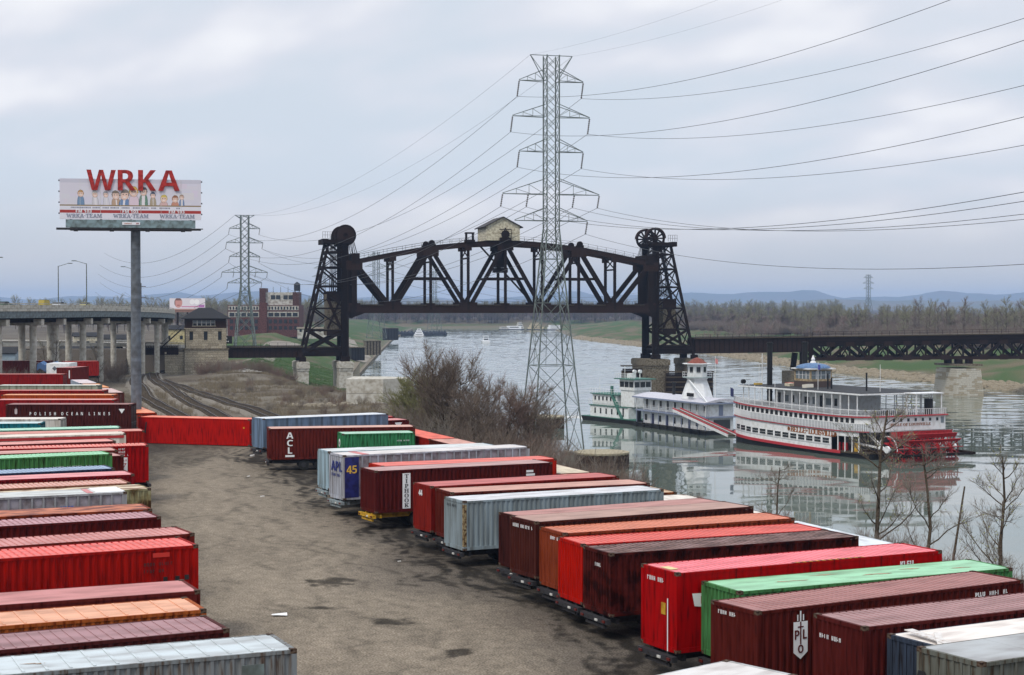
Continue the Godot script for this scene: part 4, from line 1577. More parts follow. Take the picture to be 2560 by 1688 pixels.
func wire(a: Vector3, b: Vector3, sag: float, r: float, label: String, group: String) -> void:
	var mb := MB.new()
	var n := 40
	for i in n:
		var t0 := float(i) / n
		var t1 := float(i + 1) / n
		var p := a.lerp(b, t0) - Vector3(0, 4.0 * sag * t0 * (1.0 - t0), 0)
		var q := a.lerp(b, t1) - Vector3(0, 4.0 * sag * t1 * (1.0 - t1), 0)
		# a thin cable; far stretches are drawn as thick as the lashings that hold it
		mb.tube(p, q, r, r, 4)
	var o := part(mb, "power_line", M.wire, self)
	meta(o, label, "cable", group)

func make_pylons() -> void:
	var t := 0.279
	var arms := [[52.4, 3.4, -3.6, [], []], [48.4, 5.2, 1.9, [[5.2, 2.4]], [[5.2, 2.4]]], [42.9, 6.25, 1.9, [[6.25, 2.4]], [[6.25, 2.4]]], [37.5, 5.2, 1.9, [[5.2, 2.4]], [[5.2, 2.4]]], [30.9, 7.85, 2.4, [[7.85, 1.9], [3.75, 1.9]], [[7.85, 1.9], [3.75, 1.9]]], [26.8, 5.9, 2.0, [], [[5.9, 1.9]]]]
	var p0 := pylon("pylon", "tall grey-green lattice pylon rising from the brush in front of the bridge", W(6.1, 0, 258), t, -9.5, 25.5, 52.4, 8.2, 2.0, arms, 0.17)
	var off := [[-3.4, 52.4], [3.4, 52.4]]
	var arms1 := []
	for a in [[43.6, 3.2, -1.0], [39.2, 5.0, 1.7], [34.5, 6.0, 1.8], [29.9, 5.0, 1.7], [24.7, 7.5, 2.2], [21.2, 5.6, 1.7]]:
		var s := [[a[1], 1.9]] if a[2] > 0.0 else []
		if a[0] == 24.7:
			s = [[7.5, 1.6], [3.6, 1.6]]
		arms1.append([a[0], a[1], a[2], s, s])
	var p1 := pylon("pylon", "grey lattice pylon behind the control house and before the brick factory", W(-88.5, 0, 550), t, -1.6, 20.0, 43.6, 7.0, 2.6, arms1, 0.3)
	# faint pylons farther off, seen through the truss
	var far := [[-74, 905, 43.0, "faint grey lattice pylon seen through the left end of the truss"], [-113, 990, 39.0, "faint grey lattice pylon between the bridge tower and the hills"], [-58, 1240, 40.0, "faintest grey pylon seen through the middle of the left truss panels"], [322, 1500, 42.0, "lone lattice pylon rising above the woods on the far right bank"], [150, 1620, 36.0, "distant pylon standing among the woods behind the river tower"]]
	for f in far:
		var h: float = f[2]
		pylon("pylon", f[3], W(f[0], 0, f[1]), t + 0.2, -4.0, h * 0.5, h, 8.5, 2.8, [[h - 3.0, 5.5, 1.8, [], []], [h - 8.0, 6.5, 1.8, [], []], [h - 13.0, 5.5, 1.8, [], []]], 0.24, false)
	# wires: near pylon to the far pylon, and near pylon on towards the right, past the camera
	var a0: Array = ends[p0.name]
	var a1: Array = ends[p1.name]
	var dir := Vector3(sin(t), 0, cos(t))
	var arm_names := ["top bar's bank end", "top bar's steamer end", "uppermost arm's bank end", "uppermost arm's steamer end", "second arm's bank end", "second arm's steamer end", "third arm's bank end", "third arm's steamer end", "widest arm's bank end", "widest arm's inner bank string", "widest arm's steamer end", "widest arm's inner steamer string", "lowest arm's steamer end"]
	var n0 := a0.size()
	for i in n0:
		var a: Vector3 = a0[i]
		var b := a + dir * 235.0 + Vector3(0, 2.0, 0)
		var earth := absf(a.y - 52.4) < 0.05
		wire(a, b, 6.0 if earth else 8.6, 0.009 if earth else 0.026, "power line from the " + arm_names[i] + " of the near pylon over the yard", "lines from the near pylon to the right")
		# nearest by height and side on the far pylon
		var best: Vector3 = a1[0]
		var bd := 1e9
		var want := Vector3(p1.position.x, 0, p1.position.z) + (Vector3(a.x, 0, a.z) - Vector3(p0.position.x, 0, p0.position.z)) + Vector3(0, -1.6 + (a.y + 9.5) * 0.73, 0)
		for q in a1:
			if q.distance_to(want) < bd:
				bd = q.distance_to(want)
				best = q
		wire(a, best, 7.0 if earth else 9.5, 0.02 if earth else 0.036, "power line from the " + arm_names[i] + " of the near to the factory pylon", "lines between the two pylons")
	for i in a1.size():
		if i % 2 == 0:
			var a: Vector3 = a1[i]
			wire(a, a - dir * 340.0 + Vector3(-30, -2, 0), 10.0, 0.06, "faint power line leaving the far pylon towards the hills", "lines beyond the far pylon")
	# wires crossing behind the lift span to the right bank
	for k in 3:
		wire(W(-74, 40.0 - k * 5.0, 905), W(150, 33.0 - k * 5.0, 1620), 16.0, 0.09, "faint distant power line seen behind the truss", "distant lines behind the truss")

# ------------------------------------------------------------------ billboard on its mast
func make_billboard() -> void:
	var bb := thing("billboard", "tall white WRKA radio billboard on a single grey mast", "billboard", W(-39.9, 0, 176.0), 0.17)
	var mast := MB.new()
	mast.tube(Vector3(0, -1.0, -0.4), Vector3(0, 9.6, -0.4), 0.56, 0.54, 28)
	mast.tube(Vector3(0, 9.6, -0.4), Vector3(0, 21.7, -0.4), 0.53, 0.5, 28)
	part(mast, "mast", M.pole_grey, bb)
	var w := 14.6
	var x0 := -7.75
	var y0 := 22.75
	# printed face: pale ground, row of cartoon bystanders, shelf line and bands
	var iw := 1024
	var ih := 300
	var im := Image.create(iw, ih, false, Image.FORMAT_RGB8)
	im.fill(rgb(206, 202, 212))
	var pr := RandomNumberGenerator.new()
	pr.seed = 77
	for i in 60:
		im.fill_rect(Rect2i(pr.randi() % iw, pr.randi() % 190, 20 + pr.randi() % 120, 10 + pr.randi() % 60), rgb(203 + pr.randi() % 7, 199 + pr.randi() % 7, 209 + pr.randi() % 7))
	im.fill_rect(Rect2i(0, 0, iw, 30), rgb(192, 190, 202))
	im.fill_rect(Rect2i(0, 193, iw, 107), rgb(214, 212, 220))
	im.fill_rect(Rect2i(0, 193, iw, 9), rgb(132, 112, 74))
	im.fill_rect(Rect2i(0, 232, iw, 22), rgb(160, 44, 38))
	# figures: [centre, head top, head half width, hair, coat]
	var fig := [[150, 82, 20, rgb(176, 132, 70), rgb(70, 112, 150)], [252, 88, 19, rgb(200, 196, 190), rgb(196, 192, 196)], [330, 92, 17, rgb(150, 150, 156), rgb(206, 202, 206)], [402, 84, 26, rgb(120, 108, 96), rgb(170, 132, 96)], [468, 76, 30, rgb(128, 118, 112), rgb(60, 104, 156)], [532, 52, 30, rgb(206, 170, 84), rgb(216, 190, 200)], [604, 56, 25, rgb(70, 70, 80), rgb(52, 104, 72)], [672, 92, 18, rgb(78, 96, 118), rgb(150, 132, 96)], [752, 112, 23, rgb(202, 180, 92), rgb(206, 160, 150)], [834, 116, 21, rgb(142, 92, 60), rgb(186, 110, 74)], [882, 110, 15, rgb(160, 132, 112), rgb(70, 104, 150)]]
	for f in fig:
		var cx: int = f[0]
		var ty: int = f[1]
		var r: float = f[2] * 1.12
		var tilt := 0.25 * sin(cx * 1.3)
		for yy in range(ty, 194):
			for xx in range(cx - int(r * 2.0) - 6, cx + int(r * 2.0) + 7):
				var dx := (xx - cx - (yy - ty - r) * tilt * 0.4) / r
				var dy := (yy - ty - r * 1.2) / (r * 1.2)
				var d := dx * dx + dy * dy + 0.10 * sin(xx * 0.5 + cx) * sin(yy * 0.4)
				var by := (yy - ty - r * 2.1) / (194.0 - ty - r * 2.1)
				var bd := absf(dx + tilt * 0.3) - (0.55 + 0.95 * sqrt(clampf(by, 0, 1)) * (1.0 - 0.35 * clampf(by, 0, 1)))
				if d < 1.0:
					var c: Color = rgb(222, 190, 174)
					if dy < -0.35 or absf(dx) > 0.74 and dy < 0.25:
						c = f[3]
					elif absf(absf(dx) - 0.34) < 0.12 and absf(dy + 0.05) < 0.09:
						c = rgb(80, 70, 68)
					elif absf(dy - 0.42) < 0.1 and absf(dx) < 0.38 - absf(dy - 0.42) * 2.0:
						c = rgb(232, 222, 218)
					if d > 0.86:
						c = c.darkened(0.35)
					im.set_pixel(xx, yy, c)
				elif by > 0.0 and bd < 0.0:
					var c2: Color = f[4]
					if absf(dx) < 0.2 + 0.3 * sin(cx):
						c2 = rgb(222, 216, 218)
					elif (xx * 3 + yy * 2 + cx) % 29 < 5:
						c2 = c2.lerp(rgb(214, 208, 214), 0.6)
					if bd > -0.12:
						c2 = c2.darkened(0.3)
					im.set_pixel(xx, yy, c2.lerp(rgb(206, 202, 212), 0.18))
	# row of small caption lines, too small to read
	for seg in [[80, 222], [235, 288], [308, 352], [362, 422], [446, 500], [526, 574], [584, 640], [660, 694], [720, 790], [842, 872]]:
		var xx: int = seg[0]
		while xx < seg[1]:
			var l := 4 + pr.randi() % 6
			im.fill_rect(Rect2i(xx, 209, l, 11), rgb(120, 120, 136))
			xx += l + 3
	var face := StandardMaterial3D.new()
	face.albedo_texture = ImageTexture.create_from_image(im)
	face.roughness = 0.6
	var board := MB.new()
	board.quad(Vector3(x0, y0, 0.12), Vector3(x0 + w, y0, 0.12), Vector3(x0 + w, y0 + 4.25, 0.12), Vector3(x0, y0 + 4.25, 0.12))
	board.u = PackedVector2Array([Vector2(0, 1), Vector2(1, 0), Vector2(1, 1), Vector2(0, 1), Vector2(0, 0), Vector2(1, 0)])
	part(board, "poster", face, bb)
	var back := MB.new()
	back.span(Vector3(x0, y0, -0.15), Vector3(x0 + w, y0 + 4.25, 0.11))
	for k in 5:
		back.span(Vector3(x0 + 1.0 + k * 3.1, y0 - 1.0, -0.5), Vector3(x0 + 1.2 + k * 3.1, y0 + 4.0, -0.16))
	part(back, "panel_frame", M.offwhite, bb)
	for k in 6:
		var seam := MB.new()
		seam.box(Vector3(x0 + w * (k + 1) / 7.0, y0 + 2.12, 0.122), Vector3(0.035, 4.2, 0.012))
		part(seam, "panel_seam", M.offwhite, bb)
	var lug := MB.new()
	for k in 4:
		for x in [x0 - 0.06, x0 + w + 0.06]:
			lug.box(Vector3(x, y0 + 0.6 + k * 1.15, 0.0), Vector3(0.14, 0.14, 0.2))
	part(lug, "clamp", M.dark, bb)
	# big red cut-out letters standing above the panel
	var redm := mat(lin(0.42, 0.03, 0.025), 0.5, T.grime, 0.3)
	var xs := [-3.35, -0.62, 1.55, 4.05]
	for i in 4:
		letters(["W", "R", "K", "A"][i], 2.12, 0.08, redm, bb, Vector3([-3.25, -0.75, 1.35, 3.75][i] - 0.25, y0 + 4.08, 0.24), 0.0, false, "cut_out_letter", [1.1, 1.15, 1.15, 1.15][i])
	var white := mat(lin(0.75, 0.74, 0.76), 0.6)
	var slate := mat(lin(0.23, 0.25, 0.32), 0.6)
	for k in 3:
		letters("FM 103", 0.3, 0.02, white, bb, Vector3(x0 + 2.45 + k * 4.8, y0 + 0.82, 0.14), 0.0, false, "lettering", 1.2)
		letters("WRKA·TEAM", 0.40, 0.02, slate, bb, Vector3(x0 + 2.5 + k * 4.8, y0 + 0.36, 0.14), 0.0, true, "lettering", 1.0)
	# apron with maker's plate, lamp bars and catwalk
	var apron := MB.new()
	apron.span(Vector3(x0 + 0.6, y0 - 0.88, -0.1), Vector3(x0 + w - 0.6, y0 - 0.05, 0.08))
	part(apron, "apron", mat(lin(0.22, 0.30, 0.32), 0.6, T.grime, 0.2), bb)
	var plate := MB.new()
	plate.span(Vector3(-1.35, y0 - 0.58, 0.08), Vector3(0.5, y0 - 0.28, 0.13))
	var pl_ := part(plate, "maker_plate", white, bb)
	letters("National", 0.13, 0.01, mat(lin(0.5, 0.2, 0.12), 0.6), pl_, Vector3(-0.75, y0 - 0.43, 0.14))
	letters("3M", 0.15, 0.01, redm, pl_, Vector3(0.22, y0 - 0.43, 0.14))
	var cat := MB.new()
	cat.span(Vector3(x0 - 0.3, y0 - 1.02, 0.1), Vector3(x0 + w + 0.2, y0 - 0.94, 0.75))
	part(cat, "catwalk", M.dark, bb)
	for zz in [1.3, 1.9]:
		var rail := MB.new()
		rail.tube(Vector3(x0 - 0.2, y0 - 1.15, zz), Vector3(x0 + w, y0 - 1.15, zz), 0.06, 0.06, 6)
		part(rail, "lamp_bar", M.dark, bb)
	for k in 4:
		var arm := MB.new()
		var x := x0 + 1.8 + k * 3.65
		arm.bar(Vector3(x, y0 - 1.0, 0.1), Vector3(x, y0 - 1.2, 2.0), 0.12, 0.14)
		arm.box(Vector3(x, y0 - 1.25, 2.0), Vector3(0.42, 0.26, 0.3))
		part(arm, "lamp_arm", M.dark, bb)
	var beamt := MB.new()
	beamt.span(Vector3(x0 + 1.0, y0 - 1.2, -0.75), Vector3(x0 + w - 1.0, y0 - 0.75, -0.2))
	part(beamt, "torsion_beam", M.pole_grey, bb)

# ------------------------------------------------------------------ buildings beyond the bridge
func make_far_town() -> void:
	var brick := mat(lin(0.155, 0.062, 0.058), 0.9, T.stone, 0.15)
	var brick2 := mat(lin(0.12, 0.058, 0.056), 0.9, T.stone, 0.15)
	var sash := mat(lin(0.50, 0.49, 0.45), 0.8, T.grime, 0.1)
	var fac := thing("brick_factory", "large red brick factory with pale window bands and a rooftop water tank", "factory", W(-137.0, 2.6, 800.0), 0.04)
	var wl := MB.new()
	wl.span(Vector3(0, -4, -26), Vector3(34.2, 11.4, 0))
	part(wl, "wall", brick, fac)
	var bay := MB.new()
	bay.span(Vector3(15.2, -4, -20), Vector3(18.8, 12.6, 0.8))
	part(bay, "stair_bay", brick, fac)
	var ph := MB.new()
	ph.span(Vector3(17.8, 11.4, -22), Vector3(31.2, 17.6, -3))
	part(ph, "penthouse", sash, fac)
	for s in [[15.0, 17.9, 19.6], [31.0, 34.2, 17.7]]:
		var tw := MB.new()
		tw.span(Vector3(s[0], 11.4, -14), Vector3(s[1], s[2], -1.5))
		part(tw, "stair_tower", brick2, fac)
	var tank := MB.new()
	tank.lathe(Vector3(32.6, 17.7, -8), [[1.5, 0.6], [1.55, 1.4], [1.55, 4.0], [0.0, 5.2]], 14)
	for k in 4:
		tank.box(Vector3(32.6 + [-1, 1, 1, -1][k], 18.2, -8 + [-1, -1, 1, 1][k]), Vector3(0.25, 1.2, 0.25))
	part(tank, "water_tank", M.dark, fac)
	var band := MB.new()
	band.span(Vector3(0.3, 5.6, -1), Vector3(15.0, 8.2, 0.12))
	band.span(Vector3(19.0, 5.6, -1), Vector3(34.0, 8.2, 0.12))
	band.span(Vector3(0.3, 9.0, -1), Vector3(15.0, 11.0, 0.12))
	band.span(Vector3(19.0, 9.0, -1), Vector3(34.0, 11.0, 0.12))
	part(band, "window_band", sash, fac)
	var wm := {}
	for row in [[5.9, 1.8, 9, 9, 2.4], [9.2, 1.5, 14, 14, 0.75], [-0.4, 1.7, 6, 6, 1.5], [2.6, 1.9, 6, 6, 1.6]]:
		for half in 2:
			var a: float = 0.6 if half == 0 else 19.2
			var b: float = 14.8 if half == 0 else 33.8
			var n: int = row[2] if row[0] < 9.0 and row[0] < 5.0 else (5 if row[0] < 9.0 else 10)
			for k in n:
				var x := lerpf(a, b, (k + 0.5) / n)
				if not wm.has(row[0]):
					var g := MB.new()
					g.span(Vector3(-row[4] * 0.5, 0, 0), Vector3(row[4] * 0.5, row[1], 0.12))
					wm[row[0]] = g.mesh()
				var o := put(wm[row[0]], "window", M.glass, fac)
				o.position = Vector3(x, row[0], 0.07)
	for k in 4:
		var g := MB.new()
		g.span(Vector3(20.4 + k * 2.5 + (1.0 if k > 1 else 0.0), 14.2, -3.0), Vector3(22.5 + k * 2.5 + (1.0 if k > 1 else 0.0), 16.2, -2.9))
		part(g, "window", M.glass, fac)
	for k in 3:
		var ant := MB.new()
		ant.tube(Vector3(21.0 + k * 3.6, 17.6, -8), Vector3(21.0 + k * 3.6, 20.4, -8), 0.12, 0.08, 4)
		part(ant, "vent_pipe", M.dark, fac)
	var shed := thing("low_building", "low buff warehouse in front of the red factory", "building", W(-99.5, 0.5, 770.0), 0.1)
	gable(shed, 18.0, 8.0, 2.6, 0.6, sash, M.concrete_dark, 6)
	var tan := thing("low_building", "yellow painted house with small windows left of the control house", "building", W(-126.0, -1.0, 600.0), 0.15)
	gable(tan, 13.0, 8.0, 6.2, 1.4, mat(lin(0.5, 0.44, 0.24), 0.8, T.grime, 0.2), M.roof, 3)
	var br := thing("low_building", "small low brick building behind the control house", "building", W(-93.0, -1.5, 470.0), 0.2)
	gable(br, 8.5, 6.0, 3.2, 0.4, brick2, M.dark, 3)
	var sg := thing("sign_board", "black sign board with white letters behind the control house", "sign", W(-81.2, 2.9, 470.0), 0.2)
	var sb := MB.new()
	sb.span(Vector3(-1.9, 0, -0.1), Vector3(1.9, 2.2, 0))
	sb.span(Vector3(-0.1, -5.5, -0.1), Vector3(0.1, 0, -0.05))
	part(sb, "board", M.black, sg)
	letters("IC.", 1.15, 0.05, M.white, sg, Vector3(0, 1.1, 0.05))
	var b2 := thing("billboard", "distant white and pink billboard with a printed face behind the control house", "billboard", W(-118.5, 0, 606.0), 0.12)
	var im := Image.create(360, 110, false, Image.FORMAT_RGB8)
	im.fill(rgb(226, 218, 224))
	for yy in 110:
		for xx in 360:
			var dx := (xx - 88.0) / 40.0
			var dy := (yy - 42.0) / 48.0
			if dx * dx + dy * dy < 1.0:
				im.set_pixel(xx, yy, rgb(120, 84, 74) if dy < -0.45 or dx < -0.75 else (rgb(150, 70, 70) if absf(dy - 0.5) < 0.08 and absf(dx) < 0.35 else rgb(206, 146, 138)))
			var ax := (xx - 228.0) / 26.0
			var bx := (xx - 274.0) / 26.0
			var ay := (yy - 34.0) / 24.0
			if ax * ax + ay * ay < 1.0 or bx * bx + ay * ay < 1.0:
				im.set_pixel(xx, yy, rgb(248, 244, 244))
	im.fill_rect(Rect2i(120, 76, 176, 9), rgb(206, 120, 160))
	im.fill_rect(Rect2i(296, 62, 56, 26), rgb(176, 116, 176))
	im.fill_rect(Rect2i(0, 100, 360, 10), rgb(196, 150, 140))
	var fm := StandardMaterial3D.new()
	fm.albedo_texture = ImageTexture.create_from_image(im)
	fm.roughness = 0.7
	var fc := MB.new()
	fc.quad(Vector3(-6.4, 12.2, 0.1), Vector3(6.4, 12.2, 0.1), Vector3(6.4, 16.4, 0.1), Vector3(-6.4, 16.4, 0.1))
	fc.u = PackedVector2Array([Vector2(0, 1), Vector2(1, 0), Vector2(1, 1), Vector2(0, 1), Vector2(0, 0), Vector2(1, 0)])
	part(fc, "poster", fm, b2)
	var bk := MB.new()
	bk.span(Vector3(-6.4, 12.2, -0.2), Vector3(6.4, 16.4, 0.09))
	part(bk, "panel_frame", M.offwhite, b2)
	var ap := MB.new()
	ap.span(Vector3(-6.4, 11.3, -0.2), Vector3(6.4, 12.19, 0.0))
	part(ap, "apron", mat(lin(0.25, 0.14, 0.11), 0.7), b2)
	for x in [-3.5, 0.0, 3.5]:
		var ps := MB.new()
		ps.tube(Vector3(x, -3, -0.3), Vector3(x, 12.2, -0.3), 0.3, 0.3, 8)
		part(ps, "post", M.steel, b2)
	# more roofs along the horizon on the left
	var lb := ["white gabled shed under the far end of the viaduct", "long grey shed between the viaduct columns", "pale blue warehouse behind the viaduct columns", "low tan house left of the yellow house"]
	var sp := [[-128, 520, 10, 5.0], [-118, 430, 16, 4.0], [-122, 360, 14, 5.0], [-148, 560, 9, 5.0]]
	var cl := [M.offwhite, M.concrete_dark, mat(lin(0.3, 0.38, 0.44), 0.7), M.cream]
	for k in 4:
		var o := thing("low_building", lb[k], "building", W(sp[k][0], -1.6, sp[k][1]), 0.1 * k)
		gable(o, sp[k][2], 8.0, sp[k][3], 1.2, cl[k], M.roof, 3)
	# utility pole
	for k in 1:
		var up := thing("utility_pole", ["tall wooden utility pole with crossarm right of the billboard mast", "short dark utility pole standing behind the viaduct deck"][k], "utility pole", W([-87.6, -118.0][k], -2.0, [392.0, 420.0][k]))
		var ph2: float = [21.0, 20.5][k]
		var pm := MB.new()
		pm.tube(Vector3.ZERO, Vector3(0, ph2, 0), 0.2, 0.13, 7)
		part(pm, "pole", M.timber, up)
		for yy in [ph2 - 0.8, ph2 - 3.4]:
			var ca := MB.new()
			ca.box(Vector3(0, yy, 0.2), Vector3(2.4, 0.16, 0.14))
			part(ca, "crossarm", M.timber, up)

func gable(o: Node3D, w: float, d: float, h: float, rise: float, wallm: Material, roofm: Material, wins: int) -> void:
	var wl := MB.new()
	extrude(wl, [[0, -2.0], [w, -2.0], [w, h], [0, h]], d * 0.5)
	part(wl, "wall", wallm, o)
	var rf := MB.new()
	rf.bar(Vector3(w * 0.5, h - 0.05, d * 0.5 + 0.4), Vector3(w * 0.5, h + rise, 0), w + 0.8, 0.16)
	rf.bar(Vector3(w * 0.5, h - 0.05, -d * 0.5 - 0.4), Vector3(w * 0.5, h + rise, 0), w + 0.8, 0.16)
	part(rf, "roof", roofm, o)
	for s in [0.0, w]:
		var gb := MB.new()
		gb.tri(Vector3(s, h, d * 0.5), Vector3(s, h, -d * 0.5), Vector3(s, h + rise, 0))
		part(gb, "gable", wallm, o)
	for k in wins:
		var g := MB.new()
		var x := w * (k + 0.5) / wins
		g.span(Vector3(x - 0.5, h * 0.42, d * 0.5), Vector3(x + 0.5, h * 0.42 + 1.3, d * 0.5 + 0.06))
		part(g, "window", M.glass, o)

# ------------------------------------------------------------------ canal walls on the left bank
func make_left_bank() -> void:
	var cell := thing("concrete_cell", "big pale concrete block standing at the river edge beyond the containers", "concrete block", W(-23.7, -1.6, 237.0), 0.0)
	var foot := [[0.0, 0.0], [5.3, 0.25], [8.6, -2.6], [8.6, -6.0], [5.0, -9.0], [0.2, -9.0]]
	for lvl in 2:
		var mb := MB.new()
		var y0 := 0.0 if lvl == 0 else 2.72
		var y1 := 2.68 if lvl == 0 else 4.75
		var n := foot.size()
		for i in n:
			var a := Vector3(foot[i][0], y0, foot[i][1])
			var b := Vector3(foot[(i + 1) % n][0], y0, foot[(i + 1) % n][1])
			var up := Vector3(0, y1 - y0, 0)
			mb.quad(a, b, b + up, a + up)
		for i in range(1, n - 1):
			mb.tri(Vector3(foot[0][0], y1, foot[0][1]), Vector3(foot[i][0], y1, foot[i][1]), Vector3(foot[i + 1][0], y1, foot[i + 1][1]))
			mb.tri(Vector3(foot[0][0], y0, foot[0][1]), Vector3(foot[i + 1][0], y0, foot[i + 1][1]), Vector3(foot[i][0], y0, foot[i][1]))
		part(mb, "lift", M.concrete, cell)
	var bolts := MB.new()
	for k in 3:
		bolts.box(Vector3(2.0 + k * 0.55, 1.3 + 0.08 * (k % 2), 0.14), Vector3(0.28, 0.22, 0.12))
	part(bolts, "fittings", M.dark, cell)
	var gw := thing("canal_wall", "long pale concrete guide wall along the canal edge below the bank tower", "wall", Vector3.ZERO)
	var pth := [W(-41.5, 0, 424), W(-44.0, 0, 462), W(-47.0, 0, 505)]
	for i in 2:
		var mb := MB.new()
		mb.bar(pth[i] + Vector3(0, -8.0, 0), pth[i + 1] + Vector3(0, -8.0, 0), 1.3, 8.8)
		part(mb, "wall_section", M.sandstone2, gw)
		var cp := MB.new()
		cp.bar(pth[i] + Vector3(0, -3.5, 0), pth[i + 1] + Vector3(0, -3.5, 0), 1.7, 0.25)
		part(cp, "coping", M.concrete_dark, gw)
	var kb := thing("revetment", "thin pale concrete edge running along the far canal bank", "revetment", Vector3.ZERO)
	var sp := []
	for z in [566, 640, 760, 900, 1050, 1172, 1400, 1680]:
		sp.append(W(pl(SHORE, z) - 1.4, WATER + 0.5, z))
	for i in sp.size() - 1:
		var mb := MB.new()
		mb.bar(sp[i], sp[i + 1], 1.4, 1.0)
		part(mb, "edge_section", M.concrete_dark, kb)
	var specs := [["dark steel box wall standing by the canal beyond the guide wall", -62.5, 668.0, 5.6, 5.2, M.dark], ["weathered concrete lock pier with stains beside the canal", -62.5, 742.0, 7.0, 6.2, M.concrete_dark], ["tall dark steel wall at the far canal edge by the barges", -78.0, 1065.0, 9.5, 7.6, M.dark]]
	for s in specs:
		var o := thing("lock_wall", s[0], "wall", W(s[1], WATER + 1.5, s[2]), 0.35)
		var mb := MB.new()
		mb.box(Vector3(0, s[4] * 0.5 + 0.6, 0), Vector3(s[3], s[4], 4.0))
		part(mb, "block", s[5], o)
		var rib := MB.new()
		for k in 5:
			rib.box(Vector3(-s[3] * 0.5 + (k + 0.5) * s[3] / 5.0, s[4] * 0.5 + 0.6, 2.1), Vector3(0.25, s[4], 0.25))
		part(rib, "rib", M.steel, o)
		var cp := MB.new()
		cp.box(Vector3(0, s[4] + 0.7, 0), Vector3(s[3] + 0.5, 0.35, 4.5))
		part(cp, "coping", M.concrete_dark, o)
	# pale service road curling down the grassy bank, on a thin bed
	var road := MB.new()
	var rd := curve([W(-86, 0, 452), W(-78, 0, 520), W(-84, 0, 600), W(-62, 0, 700), W(-82, 0, 860), W(-104, 0, 1050)], 14)
	for i in rd.size() - 1:
		var d: Vector3 = (rd[i + 1] - rd[i]).normalized()
		var s := Vector3(-d.z, 0, d.x) * 2.6
		var q := []
		for p in [rd[i] - s, rd[i] + s, rd[i + 1] + s, rd[i + 1] - s]:
			q.append(Vector3(p.x, ground_height(p.x, -p.z) + 0.12, p.z))
		road.quad(q[0], q[1], q[2], q[3])
	struct(road, "service_road", mat(lin(0.36, 0.33, 0.29), 0.95, T.dirt, 0.1, true))

